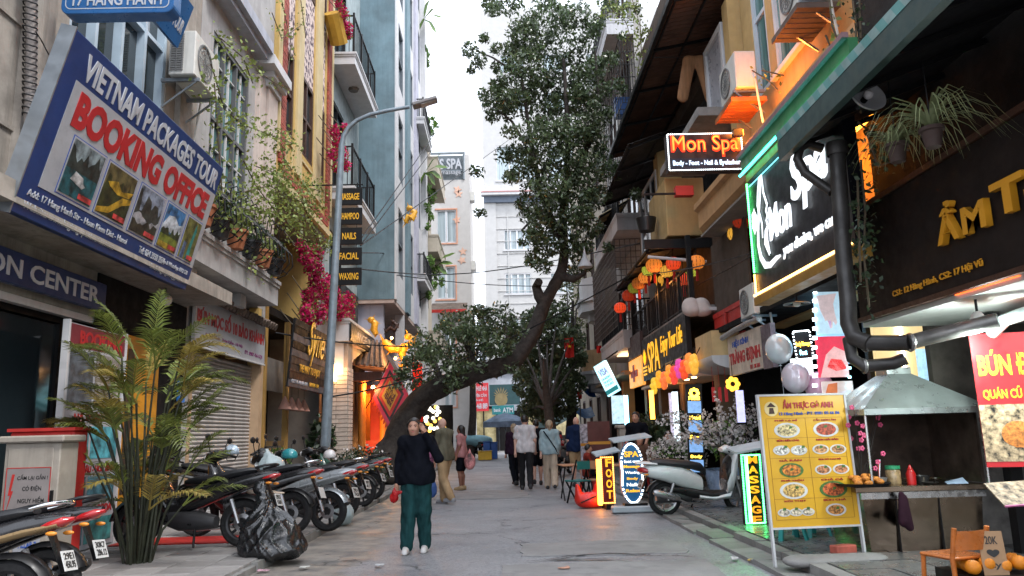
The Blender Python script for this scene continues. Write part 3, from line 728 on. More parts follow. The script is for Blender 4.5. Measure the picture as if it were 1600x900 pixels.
# roller shutter: separate slats
sh = part(h2, 'roller_shutter', ML, lambda b: b.box(14.1, 17.95, -.22, -.2, .12, 3.1), mat('shutter_backing', (.12,.11,.105), .7))
slm = objvar(mat('shutter_slat', (.47,.44,.42), .5, .2, var=.2, scale=3, streak=.3), .08)
sp = None
for i in range(38):
    if sp is None:
        bq = MB(); bq.T = ML; bq.prism([(-.198,.125),(-.165,.140),(-.155,.165),(-.165,.188),(-.198,.2)], 14.1, 17.95, 'X')
        bq.v = []; bq.f = []; bq.m = []
        ring = [(-.198,.0),(-.17,.012),(-.158,.038),(-.17,.064),(-.198,.078)]
        V = [(a, d, z) for a in (14.1, 17.95) for d, z in ring]; n_ = len(ring)
        bq.add(V, [(k,k+1,n_+k+1,n_+k) for k in range(n_-1)]); sp = bq.build('shutter_slat', slm, h2); sp.parent = sh; sp.location = (0,0,.125)
    else: share(sp, sh, (0,0,.125+i*.078))
boxes(h2, 'shutter_jamb', ML, [(13.98,14.1,-.24,.02,.12,3.12), (17.95,18.2,-.24,.03,.12,3.2)], mat('ochre_jamb', (.46,.31,.19), .7, var=.15))
# red and white noodle banner with a row of roof tiles above it
c0, c1 = at(303,545,X=XL+.12), at(413,568,X=XL+.12); c2 = at(300,466,X=XL+.12)
nb = thing('noodle_shop_sign', 'white banner with red Vietnamese lettering above the roller shutter', 'sign', mw=frame_m((XL+.12,c0.y,3.14),(XL+.12,c1.y,3.14),(XL+.12,c0.y,4)))
SWn = c1.y-c0.y
MB().box(0,SWn,0,.88,-.04,0).build('panel', white_sign, nb)
text(nb, 'BÚN MỌC SỐ 10 BẢO KHÁNH', (.08,.36,SWn-.12,.80), letter_r, .003, bold=.035)
text(nb, '8 Hàng Hành - Hoàn Kiếm - Hà Nội', (.5,.19,SWn*.62,.29), mat('purple_lettering', (.2,.03,.14), .5, var=0), .003, bold=.005)
text(nb, 'ĐT: 0987 456 GỌI', (SWn*.66,.08,SWn-.2,.19), mat('purple_lettering', (.2,.03,.14), .5), .003, bold=.005)
MB().box(-.03,SWn+.03,-.03,.0,-.05,.012).build('frame_rail', white_paint, nb); MB().box(-.03,0,-.03,.9,-.05,.012).build('frame_rail', white_paint, nb)
rt = thing('roof_tile_strip', 'narrow strip of dark clay roof tiles above the red lettered banner', 'roof', (0,0,0))
ctile = mat('clay_tile', (.14,.10,.08), .8, var=.4, scale=6, bump=.3)
tp = None
for i in range(22):
    if tp is None: tp = MB().tube([(0,0,.10),(.16,0,.045),(.36,0,-.04)], [.075,.08,.085], 8).build('roof_tile', objvar(ctile,.35), rt, smooth=50); tp.location = (XL-.05, 14.2, 4.06)
    else: share(tp, rt, (XL-.05, 14.2+i*.19, 4.06+random.uniform(-.01,.01)), (0, random.uniform(-.05,.05), 0))

# ------------------------------------------------------------------ left: yellow house with brick strips
XY = -5.48; MY = PL('L', XY)
h3 = thing('yellow_house', 'ochre yellow house with red brick strips and floral panels', 'building')
wins = [(19.0,19.85),(20.6,22.05),(22.9,23.55)]
bb = MB(); bb.T = MY; wall(bb, 0, -.3, 18.32, 24.4, 7.75, 19, [(a,c,9.35,17.5) for a, c in wins]); bb.build('wall', yellow, h3)
boxes(h3, 'return_wall', Matrix(), [(-7.2, XY-.3, 24.1, 24.4, 4.9, 19), (-7.2, XY-.3, 18.32, 18.5, 4.7, 19)], yellow)
boxes(h3, 'soffit', Matrix(), [(-7.2, XY-.01, 18.33, 24.39, 7.6, 7.748)], concrete)
boxes(h3, 'pier', MY, [(a, c, 0, .07, 8.5, 19) for a, c in ((18.34,18.44),(20.0,20.55),(22.1,22.85),(24.15,24.39))], yellow_trim)
boxes(h3, 'ledge', MY, [(18.32,24.4,0,.10,7.76,7.95)], yellow_trim)
mosaic = mat('floral_mosaic', (.45,.36,.36), .6, var=0)
def mosaic_nodes(m):
    n = m.node_tree; p = n.nodes['Principled BSDF']; tc = n.nodes.new('ShaderNodeTexCoord'); v = n.nodes.new('ShaderNodeTexVoronoi'); v.inputs['Scale'].default_value = 7
    ns = n.nodes.new('ShaderNodeTexNoise'); ns.inputs['Scale'].default_value = 9; r = n.nodes.new('ShaderNodeValToRGB')
    r.color_ramp.elements[0].position = .42; r.color_ramp.elements[0].color = (.05,.02,.045,1); r.color_ramp.elements[1].position = .5; r.color_ramp.elements[1].color = (.62,.5,.46,1)
    ad = n.nodes.new('ShaderNodeMath'); ad.inputs[1].default_value = .25; n.links.new(tc.outputs['Object'], v.inputs['Vector']); n.links.new(tc.outputs['Object'], ns.inputs[0])
    mul = n.nodes.new('ShaderNodeMath'); mul.operation = 'MULTIPLY'; mul.inputs[1].default_value = .5; n.links.new(v.outputs[0], mul.inputs[0]); n.links.new(mul.outputs[0], ad.inputs[0])
    a2 = n.nodes.new('ShaderNodeMath'); a2.operation = 'ADD'; sub = n.nodes.new('ShaderNodeMath'); sub.operation = 'SUBTRACT'; sub.inputs[1].default_value = .5; n.links.new(ns.outputs[0], sub.inputs[0])
    n.links.new(ad.outputs[0], a2.inputs[0]); n.links.new(sub.outputs[0], a2.inputs[1]); n.links.new(a2.outputs[0], r.inputs[0]); n.links.new(r.outputs[0], p.inputs['Base Color'])
mosaic_nodes(mosaic)
for a, c in wins:
    window(h3, MY, a, c, 9.35, 11.75, brownwood, glass_d, 2 if c-a > 1 else 1, 2, .15, .11)
    boxes(h3, 'floral_panel', MY, [(a, c, -.12, -.04, 11.78, 14.6)], mosaic)
    window(h3, MY, a, c, 14.65, 17.4, brownwood, glass_d, 2 if c-a > 1 else 1, 2, .15, .11)
    b = MB(); b.T = MY   # raised frame round a sunk panel below the window
    for q in ((a+.05,c-.05,.0,.04,9.1,9.16),(a+.05,c-.05,.0,.04,8.5,8.56),(a+.05,a+.11,.0,.04,8.56,9.1),(c-.11,c-.05,.0,.04,8.56,9.1)): b.box(*q)
    b.build('panel_frame', yellow_trim, h3)
# brick strips, each brick its own piece
bp = None
def brick(parent, y, z, s=1.):
    global bp
    if bp is None:
        bp = MB().box(-.03,.035,-.105,.105,-.031,.031).build('brick', brickm, parent); bp.location = (XY+.035, y, z)
    else: share(bp, parent, (XY+.035+random.uniform(-.006,.006), y, z), None, 'brick')
for y in (18.7, 23.9):
    for i in range(64):
        z = 8.33+i*.073
        if z < 12.9: brick(h3, y+(-.115 if i % 2 else -.105), z); brick(h3, y+(.105 if i % 2 else .115), z)
b = MB()
for y in (18.7, 23.9):
    for i in range(62, 140): b.box(XY, XY+.06, y-.21, y+.21, 8.33+i*.073-.031, 8.33+i*.073+.031)
stuff(b.build('upper_brick_courses', brickm, h3))
for i in range(23):
    for k in range(3): brick(h3, 18.95+i*.222+(.08 if k % 2 else 0), 8.08+k*.073)
# deep shaded shop bay below the yellow house
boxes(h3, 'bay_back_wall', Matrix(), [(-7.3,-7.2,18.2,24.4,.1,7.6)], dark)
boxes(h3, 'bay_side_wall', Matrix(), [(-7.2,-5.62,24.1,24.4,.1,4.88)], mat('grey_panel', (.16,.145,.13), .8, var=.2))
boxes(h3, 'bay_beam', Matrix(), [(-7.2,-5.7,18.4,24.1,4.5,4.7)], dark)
boxes(h3, 'timber_post', Matrix(), [(-5.75,-5.6,18.42,18.6,.1,7.6),(-5.75,-5.62,20.5,20.66,.1,4.5)], mat('ochre_timber', (.38,.22,.06), .6, var=.2))
boxes(h3, 'grey_panel', Matrix(), [(-5.72,-5.66,18.7,20.2,2.6,3.4)], mat('grey_panel', (.16,.145,.13), .8))
for i in range(7): boxes(h3, 'fence_slat', Matrix(), [(-5.7,-5.66,18.65,20.45,.25+i*.17,.37+i*.17)], mat('old_bamboo', (.22,.14,.055), .7, var=.3))
boxes(h3, 'orange_cloth_box', Matrix(), [(-6.1,-5.7,18.9,19.5,5.2,5.9)], mat('orange_cloth', (.5,.24,.02), .7))
# conical pendant shades, each on its cord
for i in range(4):
    t = thing('pendant_lamp', ['first','second','third','fourth'][i]+' of four pale cone pendant shades under the black restaurant sign, from the left', 'lamp', (-5.35, 19.3+i*.62, 2.15), group='cone pendant shades')
    MB().lathe([(.02,.32),(.17,0),(.16,0),(.015,.3)], 14).build('shade', mat('pale_pink_shade', (.45,.24,.19), .7), t, smooth=60)
    MB().tube([(0,0,.3),(0,0,2.3)], .006, 5).build('cord', blackmetal, t)
# black restaurant board
q0 = at(450,590,X=-4.95); zt_ = at(462,500,X=-4.95).z
sy = thing('restaurant_board', 'black slatted restaurant board with gold script behind the lamp post', 'sign', mw=frame_m((-4.95,q0.y,2.62),(-4.95,22.4,2.62),(-4.8,q0.y,4.3)))
MB().box(0,22.4-q0.y,0,1.62,-.05,-.01).build('panel', black_board, sy)
for i in range(9): MB().box(0,22.4-q0.y,.02+i*.18,.18+i*.18,-.008,.006).build('board', objvar(mat('black_stained_board', (.012,.011,.012), .6, var=.3, spec=.2), .4), sy)
gold = mat('gold_lettering', (.72,.38,.03), .4, 0, var=.1)
text(sy, 'Syne', (1.35,.62,3.0,1.75), gold, .03, ex=.012, bold=.0, shear=.25)
text(sy, 'THE WAY TO ENJOY', (.75,.36,2.9,.60), gold, .02, bold=.02)
text(sy, 'COCKTAIL AND BAR, GRILL', (.2,.1,1.7,.2), letter_w, .02); text(sy, 'OPEN 9AM - 11PM', (1.9,.12,2.9,.22), gold, .02)
# five hanging boards in a column
cs = thing('treatment_list_sign', 'column of five black boards listing massage to waxing in yellow', 'sign', mw=frame_m((-4.17,19.5,5.27),(-3.53,19.5,5.27),(-4.17,19.5,8)))
yl = mat('yellow_lettering', (.85,.45,.02), .45, var=.05)
for i, s in enumerate(('WAXING','FACIAL','NAILS','SHAMPOO','MASSAGE')):
    y = i*.535
    bd = MB().box(-.02,.64,y,y+.46,-.05,0).build('board', black_board, cs, bevel=.01)
    w = .5 if i != 2 else .36
    tx = text(cs, s, (.31-w/2,y+.14,.31+w/2,y+.32), yl, .004, bold=.02); tx.parent = bd
b = MB()
for x in (.1,.5): b.tube([(x,-.05,-.02),(x,2.75,-.02)], .008, 5)
b.tube([(-.9,2.7,-.02),(.66,2.7,-.02)], .02, 6); b.build('hanger', blackmetal, cs)

# ------------------------------------------------------------------ left: narrow house with white balconies
h4 = thing('balcony_house', 'narrow house with white balconies and black railings', 'building')
bb = MB(); bb.T = ML; wall(bb, 0, -.3, 24.42, 29.98, 4.4, 22, [(25.0,27.0,5.3,8.3),(25.0,27.0,9.9,13.0),(25.0,27.2,14.9,18)]); bb.build('wall', mat('pale_blue_grey', (.33,.39,.40), .8, var=.2, streak=.4), h4)
for z in (5.3, 9.9, 14.9): window(h4, ML, 25.0, 27.0 if z < 14 else 27.2, z, z+3.05, blackmetal, glass_d, 2, 2)
part(h4, 'interior', ML, lambda b: b.box(24.5,29.9,-1.4,-1.3,4.4,19), dark)
for k, z in enumerate((9.55, 14.35)):
    slab(h4, ML, 24.6, 29.2, 0, .85, z-.35, z, white_paint, lip=.06)
    railing(h4, ML, 24.7, 29.1, .78, z+.08, 1.45, blackmetal, 21)
    b = MB(); b.T = ML; b.lathe([(.0,-.1),(.16,-.1),(.2,-.02),(.2,0)], 8, (26.5,.45,z-.36)); b.build('ceiling_lamp', mat('lamp_bowl', (.12,.10,.08), .4), h4)
slab(h4, ML, 23.3, 27.9, 0, 1.0, 4.3, 4.92, white_paint, 'canopy_slab', lip=.04)
boxes(h4, 'black_shopfront', ML, [(24.5,27.6,.3,.5,5.02,6.4)], black_board)
sb = thing('canopy_sign', 'thin black lettered strip along the white canopy edge', 'sign', mw=frame_m((-4.53,23.4,4.32),(-4.53,27.8,4.32),(-4.53,23.4,5)))
MB().box(0,4.4,0,.56,-.03,0).build('panel', black_board, sb); text(sb, 'ANGELINA', (.9,.14,4.1,.42), mat('grey_lettering', (.35,.35,.36), .5), .004)
# bricked entrance pillar, warmly lit
pm = mat('pale_brick', (.50,.42,.36), .8, var=.2, scale=5); objvar(pm, .12)
pil = part(h4, 'entrance_pillar', Matrix(), lambda b: b.box(-5.3,-4.62,23.42,24.1,.1,4.28), mat('mortar_pale', (.30,.25,.21), .9))
bpp = None
for r in range(26):
    for c in range(2):
        x = -5.3+.17+c*.34+(.08 if r % 2 else 0)
        if c == 1 and r % 2: x -= .08
        if bpp is None: bpp = MB().box(-.16,.16,-.02,.02,-.055,.055).build('pale_brick', pm, pil); bpp.location = (x,23.41,.25+r*.128)
        else: share(bpp, pil, (x,23.41+random.uniform(-.004,.004),.25+r*.128))
        share(bpp, pil, (-4.61,23.6+c*.34,.25+r*.128), (0,0,PI/2))
def f(b): b.prism([(23.4,4.29),(23.4,3.3),(23.9,3.0),(24.5,3.6),(25.5,4.1),(27.4,4.29)], .4, .9, 'Y')
bq = MB(); bq.prism([(23.38,4.29),(23.38,3.3),(23.8,2.9),(24.2,3.4),(25.0,3.9),(26.2,4.2),(27.4,4.29)], -5.2, -4.75, 'X'); bq.build('canopy_bracket', white_paint, h4)
wl = thing('wall_lamp', 'small warm wall lamp beside the bricked pillar', 'lamp', (-5.0,23.25,3.35))
MB().box(-.06,.06,-.03,.1,-.25,.25).build('lamp_body', WARM_GLOW, wl)
def point(loc, col, w, r=.06):
    l = bpy.data.lights.new('lamp_light', 'POINT'); l.color = col; l.energy = w; l.shadow_soft_size = r
    o = bpy.data.objects.new('lamp_light', l); COL.objects.link(o); o.location = loc; return o
point((-4.85,23.0,3.4), (1,.5,.2), 13)

# ------------------------------------------------------------------ left: blue house end wall, then its white street front
h5 = thing('blue_house', 'tall blue grey rendered house with white window bays', 'building')
boxes(h5, 'end_wall', Matrix(), [(-7.5,-4.13,30.0,30.3,6.75,30)], bluewall)
boxes(h5, 'soffit', Matrix(), [(-7.5,-4.14,30.02,41.5,6.6,6.748)], mat('pink_soffit', (.45,.34,.29), .8))
M5 = PL('L', -4.13)
bays = [(31.2,32.8),(35.2,36.6),(38.6,40.2)]
bb = MB(); bb.T = M5; wall(bb, 0, -.3, 30.31, 41.6, 6.75, 30, [(a,c,z,z+2.9) for a, c in bays for z in (8,12.2,16.4,20.6,24.8)]); bb.build('street_wall', white_paint, h5)
for a, c in bays:
    for z in (8,12.2,16.4,20.6,24.8): window(h5, M5, a, c, z, z+2.9, mat('slate_frame', (.12,.14,.16), .5), glass_p, 1, 2, .2, .09)
boxes(h5, 'corner_trim', M5, [(30.0,30.5,.003,.07,6.75,30)], white_paint)
boxes(h5, 'blue_pier', M5, [(33.4,34.6,.0,.12,6.75,30)], bluewall)
boxes(h5, 'lilac_pier', M5, [(37.0,38.2,.0,.12,6.75,30)], lilac)
boxes(h5, 'end_pier', M5, [(40.6,41.6,.0,.25,3,30)], white_paint)
boxes(h5, 'ground_wall', Matrix(), [(-7,-4.6,30.3,30.6,3.6,6.59),(-7,-4.6,36,36.3,.1,6.59)], lilac)
boxes(h5, 'column', Matrix(), [(-4.5,-4.15,33.0,33.4,.1,6.59),(-4.45,-4.16,39.5,39.9,.1,6.59)], white_paint)
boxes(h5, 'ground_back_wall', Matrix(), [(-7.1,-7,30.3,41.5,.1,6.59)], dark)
railing(h5, M5, 37.3, 41.2, .45, 9.2, 1.1, blackmetal, 14)
slab(h5, M5, 37.2, 41.3, .0, .5, 8.9, 9.19, white_paint)
railing(h5, M5, 37.3, 41.2, .45, 17.4, 1.1, blackmetal, 14)
slab(h5, M5, 37.2, 41.3, .0, .5, 17.1, 17.39, white_paint)
# ------------------------------------------------------------------ left: cream house with hanging plants, then the spa tower
h6 = thing('planted_house', 'cream house with planted balconies beyond the blue house', 'building')
M6 = PL('L', -4.3)
bb = MB(); bb.T = M6; wall(bb, 0, -.3, 41.62, 48.4, .1, 21, [(43,46.5,z,z+2.6) for z in (1,5.0,9.0,13.0,17.0)]); bb.build('wall', mat('cream_render', (.46,.41,.33), .8, var=.12, streak=.3), h6)
for z in (1,5.0,9.0,13.0,17.0): window(h6, M6, 43, 46.5, z, z+2.6, brownwood, glass_d, 2, 1)
for z in (6.6,12.0,16.6): slab(h6, M6, 41.9, 47.8, 0, .95, z-.5, z+.4, mat('cream_render', (.46,.41,.33)), lip=.04)
tw_ = thing('spa_tower', 'white spa building with peach leaf stencils and rooftop sign', 'building')
bb = MB(); bb.T = PL('F', 50); wall(bb, 0, -.3, -6.2, -2.12, .1, 18.4, [(-4.1,-2.75,14.0,16.3),(-4.1,-2.85,10.2,12.4),(-3.7,-2.9,6.6,8.2),(-3.7,-2.9,3.2,5.2)]); bb.build('wall', mat('white_render', (.54,.525,.51), .75, var=.06), tw_)
peach = mat('peach_paint', (.66,.33,.22), .7, var=.1)
for q in ((-4.1,-2.75,14.0,16.3),(-4.1,-2.85,10.2,12.4),(-3.7,-2.9,6.6,8.2),(-3.7,-2.9,3.2,5.2)):
    window(tw_, PL('F', 50), *q, white_paint, glass_p, 2, 1, .15, .1)
    b = MB(); b.T = PL('F', 50); a0,a1,z0,z1 = q
    for e in ((a0-.08,a1+.08,.0,.05,z1,z1+.09),(a0-.08,a1+.08,.0,.05,z0-.09,z0),(a1,a1+.08,.0,.05,z0,z1)): b.box(*e)
    b.build('window_surround', peach, tw_)
boxes(tw_, 'side_wall', Matrix(), [(-2.12,-1.82,50.0,56,.1,20.2)], mat('white_render', (.54,.525,.51)))
boxes(tw_, 'roof_frame', Matrix(), [(-6.2,-2.1,49.9,50.0,20.2,20.35),(-2.25,-2.13,49.9,50.0,18.4,20.2),(-6.2,-2.2,50.2,50.3,18.4,20.2)], mat('dark_louvre', (.16,.19,.21), .6))
rs_ = random.Random(4); mlf = None
for z in (17.7,17.4,15.6,13.4,12.8,9.4,8.9,6.2,5.4,17.0):
    b = MB(); c = Vector((rs_.uniform(-2.75,-2.3) if z != 17.0 else -3.7, 0, 0)); a = rs_.uniform(0,6); P = []
    for k in range(10): r = .3 if k % 2 else .14; P.append((c.x+r*math.cos(a+k*PI/5), z+r*math.sin(a+k*PI/5)))
    b.prism(P, 49.97, 49.995, 'Y'); b.build('leaf_stencil', mat('peach_leaf', (.72,.45,.34), .7), tw_)
os_ = thing('rooftop_sign', 'white rooftop letters of the distant spa tower', 'sign', mw=frame_m((-4.6,49.85,18.55),(-2.2,49.85,18.55),(-4.6,49.85,20)))
text(os_, 'OASIS SPA', (-.6,.55,2.3,1.3), letter_w, .02, ex=.04, bold=.03); text(os_, 'massage', (.9,.1,2.2,.4), letter_w, .02, ex=.04)
boxes(os_, 'support_rail', Matrix(), [(-.6,2.3,.45,.5,-.05,.0)], greymetal)
for z in (17.0, 12.2, 7.6):
    t = thing('air_conditioner', 'far white air conditioner on the spa tower side, '+('highest' if z == 17.0 else 'middle' if z > 10 else 'lowest'), 'air conditioner', (-1.66,50.6,z), 0, 'air conditioner outdoor units')
    MB().box(-.15,.15,-.4,.4,0,.6).build('casing', plast_w, t); MB().box(.151,.16,-.3,.2,.08,.52).build('fan_grille', ac_louvre, t)
aw = thing('shop_awning', 'small grey awning with red edge on the spa tower', 'awning', (0,0,0))
MB().prism([(48.6,9.2),(50,9.9),(50,9.95),(48.6,9.28)], -4.4,-2.1,'X').build('sheet', tin, aw); MB().box(-4.4,-2.1,48.55,48.62,9.1,9.3).build('valance', red_paint, aw)
g7 = thing('gabled_house', 'small grey gabled house far down the left gap', 'building')
MB().prism([(-1.9,0),(-.3,0),(-.3,11.4),(-1.1,12.6),(-1.9,12.8)], 70, 76, 'Y').build('wall', mat('grey_render', (.36,.38,.42), .8, var=.15), g7)
boxes(g7, 'window', Matrix(), [(-1.3,-.7,69.9,70.0,8.6,10.2)], glass_d)
boxes(g7, 'roof', Matrix(), [(-2,-.1,69.6,70.2,12.5,12.7)], mat('brown_roof', (.2,.09,.07), .8))

# ------------------------------------------------------------------ the white hotel across the end of the street
h8 = thing('white_hotel', 'white many-storeyed hotel block closing the end of the street', 'building')
MF = PL('F', 62)
hw = [(a, a+2.2, z, z+1.75) for a in (.5, 4.2, 8.0, 11.8) for z in (8.9,12.6,16.3)]+[(.0,3.4,22.3,25.4),(4.4,8,22.3,25.4)]
hw2 = [(a, a+2.2, z, z+1.75) for a in (.5, 4.2, 8.0, 11.8) for z in (28.5,32)]
bb = MB(); bb.T = MF; wall(bb, 0, -.4, -1.1, 16, 6.2, 38, hw+hw2); bb.build('wall', mat('hotel_render', (.50,.495,.485), .8, var=.05), h8)
for q in hw: window(h8, MF, *q, white_paint, glass_p, 3 if q[1]-q[0] > 3 else 4, 1, .2, .1, sill=white_paint)
for q in hw2: window(h8, MF, *q, white_paint, glass_p, 2, 1, .2, .1)
boxes(h8, 'pilaster', MF, [(-1.08,-.1,0,.12,6.2,20.9),(-.1+.9,.0+1.15-.25,.0,.05,6.2,20.5)], mat('hotel_render', (.50,.495,.485)))
for i in range(13): boxes(h8, 'stone_course', MF, [(-.1,16,0,.06,7.6+i*1.05,7.64+i*1.05)], mat('hotel_band', (.56,.55,.53), .8))
boxes(h8, 'cornice', MF, [(-1.3,16,0,.7,20.9,21.1),(-1.2,16,0,.5,21.1,21.7)], white_paint)
boxes(h8, 'red_band', MF, [(-1.32,16,0,.73,21.1,21.2)], mat('faded_red_band', (.42,.2,.19), .7))
boxes(h8, 'dark_fascia', MF, [(-1.1,16,0,.3,20.35,20.88)], mat('slate_blue_band', (.14,.17,.22), .7))
boxes(h8, 'lower_wall', MF, [(-9,16,-.6,-.2,.1,6.19)], mat('grey_render', (.36,.38,.42)))
# shops under the hotel
fs = thing('corner_shop', 'dark glazed shop front with yellow lit window across the far street', 'shop')
boxes(fs, 'shop_wall', MF, [(-6,-2.6,-.19,.1,.1,6.1)], mat('white_render', (.54,.525,.51)))
boxes(fs, 'door_frame', MF, [(-2.5,-2.3,-.1,.15,.1,3.6),(-.5,-.3,-.1,.15,.1,3.6),(-2.3,-.5,-.1,.15,3.4,3.6),(-1.5,-1.4,-.1,.12,.1,3.4)], black_board)
boxes(fs, 'lit_pane', MF, [(-2.3,-1.5,-.08,0,.3,3.35),(-1.4,-.5,-.08,0,.3,3.35)], mat('lit_pane', (.30,.26,.15), .3, emit=.08, ecol=(1,.8,.35), var=.7, scale=1.5))
boxes(fs, 'shop_shutter', MF, [(-.2,6,-.1,0,.1,3.2)], dark)
boxes(fs, 'lit_window', MF, [(4.2,6.4,.0,.05,1.2,2.8),(1.9,2.6,.0,.05,1.0,2.9)], mat('lit_pane', (.5,.42,.2)))
def flat_sign(name, label, x0, x1, z0, z1, Y, m, rows, tm, cat='sign'):
    s_ = thing(name, label, cat, mw=frame_m((x0,Y,z0),(x1,Y,z0),(x0,Y,z1)))
    MB().box(0,x1-x0,0,z1-z0,-.08,0).build('panel', m, s_)
    for tx, a, b_, c, d in rows: text(s_, tx, (a*(x1-x0),b_*(z1-z0),c*(x1-x0),d*(z1-z0)), tm, .01, bold=.02)
    return s_
A_, B_ = at(731,643,Y=60.5), at(763,598,Y=60.5)
flat_sign('red_rental_banner', 'red banner with white Vietnamese lettering and phone number far down the street', A_.x, B_.x, A_.z, B_.z, 60.5, mat('red_banner', (.55,.03,.04), .5), [('CHO THUÊ NHÀ',.06,.72,.94,.92),('NGUYÊN CĂN',.1,.5,.9,.64),('LIÊN HỆ:',.25,.34,.75,.44),('0912 468 889',.06,.08,.94,.28)], letter_w)
A_, B_ = at(765,633,Y=60.4), at(812,600,Y=60.4)
lo = flat_sign('lotus_sign', 'dark green sign with gold lotus emblem far down the street', A_.x, B_.x, A_.z, B_.z, 60.4, mat('dark_green_sign', (.02,.06,.065), .5), [], letter_w)
for k in range(9):
    a = math.radians(20+k*17.5); L_ = .62+.25*math.sin(PI*k/8); c = (.38*(B_.x-A_.x), .35*(B_.z-A_.z))
    p = Vector((c[0],c[1],.02)); e = p+Vector((math.cos(a),math.sin(a),0))*L_; nrm = Vector((-math.sin(a),math.cos(a),0))*.05
    MB().add([p, p+(e-p)*.7+nrm, e, p+(e-p)*.7-nrm], [(0,3,2,1)]).build('petal', mat('dull_gold', (.22,.17,.08), .5), lo)
MB().lathe([(.0,0),(.5,0),(.5,.02),(0,.02)], 16, (.38*(B_.x-A_.x),.25*(B_.z-A_.z),.015)).build('emblem_base', mat('dull_gold', (.22,.17,.08)), lo)
A_, B_ = at(769,648,Y=60.2), at(803,633,Y=60.2)
flat_sign('atm_sign', 'teal bank sign reading ATM far down the street', A_.x, B_.x, A_.z, B_.z, 60.2, mat('teal_sign', (.015,.16,.17), .5), [('ATM',.48,.2,.95,.75),('bank',.08,.3,.4,.7)], letter_w)
A_, B_ = at(718,652,Y=50.6), at(728,643,Y=50.6)

# ================================================================== right side
def leds(parent, p0, p1, n, s, m, name='led_strip', M=None):
    b = MB(); p0, p1 = Vector(p0), Vector(p1)
    for i in range(n):
        c = p0.lerp(p1, (i+.5)/n); b.box(c.x-s/2, c.x+s/2, c.y-s/2, c.y+s/2, c.z-s/2, c.z+s/2)
    return stuff(b.build(name, m, parent))
def area(loc, to, col, w, sx, sy):
    l = bpy.data.lights.new('lamp_light', 'AREA'); l.color = col; l.energy = w; l.shape = 'RECTANGLE'; l.size = sx; l.size_y = sy
    o = bpy.data.objects.new('lamp_light', l); COL.objects.link(o); o.location = loc
    o.rotation_euler = (Vector(to)-Vector(loc)).to_track_quat('-Z', 'Y').to_euler(); return o
orangewall = mat('apricot_plaster', (.46,.26,.115), .75, var=.15, streak=.3, bump=.1)
ywall = mat('warm_yellow_plaster', (.46,.31,.13), .75, var=.12, streak=.3)
green_paint = mat('green_paint', (.03,.16,.06), .4, var=.15)
G_NEON = glow('green_neon', (.1,1,.25), 5); T_NEON = glow('teal_neon', (.05,1,.75), 6); O_NEON = glow('orange_neon', (1,.33,.03), 7)
W_NEON = glow('white_neon', (.9,.95,1), .8); C_NEON = glow('cyan_neon', (.25,.8,1), 7); R_NEON = glow('red_neon', (1,.05,.02), 5); Y_NEON = glow('yellow_neon', (1,.6,.05), 4)

# ------------------------------------------------------------------ nearest: restaurant with the dark sign
r1 = thing('restaurant_house', 'dark fronted restaurant house behind the steel food cart', 'building')
MR1 = PL('R', 4.62)
bb = MB(); bb.T = MR1; wall(bb, 0, -.3, 1.5, 8.9, 2.62, 15, []); bb.build('upper_wall', mat('dark_plaster', (.03,.028,.027), .9, var=.4, bump=.4, spec=.1), r1)
boxes(r1, 'ceiling', Matrix(), [(4.25,7.4,2,8.9,2.52,2.6)], mat('white_ceiling', (.6,.6,.58), .8, var=.15))
boxes(r1, 'back_wall', Matrix(), [(7.4,7.5,2,9.0,.1,2.6)], mat('grimy_wall', (.07,.06,.05), .8, var=.5, scale=3))
boxes(r1, 'side_wall', Matrix(), [(5.0,7.4,8.9,9.0,.1,2.6)], mat('grimy_wall', (.2,.17,.13)))
boxes(r1, 'corner_post', Matrix(), [(5.0,5.12,7.75,7.87,.1,2.5)], blackmetal)
sg = thing('restaurant_sign', 'long dark brown restaurant sign with raised ochre letters', 'sign', mw=frame_m((4.2,8.85,2.62),(4.2,2.5,2.62),(4.2,8.85,4)))
MB().box(0,6.35,0,1.2,-.12,0).build('panel', mat('dark_brown_panel', (.016,.011,.010), .6, var=.25, spec=.2), sg, bevel=.01)
MB().box(0,6.35,1.2,1.26,-.14,.03).build('top_rail', brownwood, sg); MB().box(0,6.35,-.05,0,-.14,.03).build('bottom_rail', brownwood, sg)
ochre = mat('ochre_lettering', (.72,.32,.02), .45, var=.08)
def lx(u, v): q = at(u, v, X=4.15); return 8.85-q.y, q.z-2.62
def am(tx, u0, v0, u1, v1, m, ex, **k):
    a, b_ = lx(u0, v0), lx(u1, v1); text(sg, tx, (a[0], a[1], b_[0], b_[1]), m, ex+.02, ex=ex, **k)
am('ẨM', 1470, 385, 1537, 285, ochre, .03, bold=.03, space=1.2); am('T', 1557, 342, 1600, 265, ochre, .03, bold=.03)
am('HỰC', 1612, 342, 1760, 215, ochre, .03, bold=.03)
am('CS1: 12 Hàng Hành, CS2: 17 Hội Vũ', 1392, 467, 1530, 403, ochre, .005, bold=.015); am('ĐT: 0912', 1600, 425, 1680, 380, ochre, .005, bold=.02)
lb = thing('red_light_strip', 'small red and orange light strip under the dark restaurant sign', 'lamp', (4.23,6.1,2.56)); MB().box(0,.03,0,.9,0,.03).build('tube', mat('dim_red_tube', (.6,.08,.02), .4, emit=1.2, ecol=(1,.15,.03)), lb)
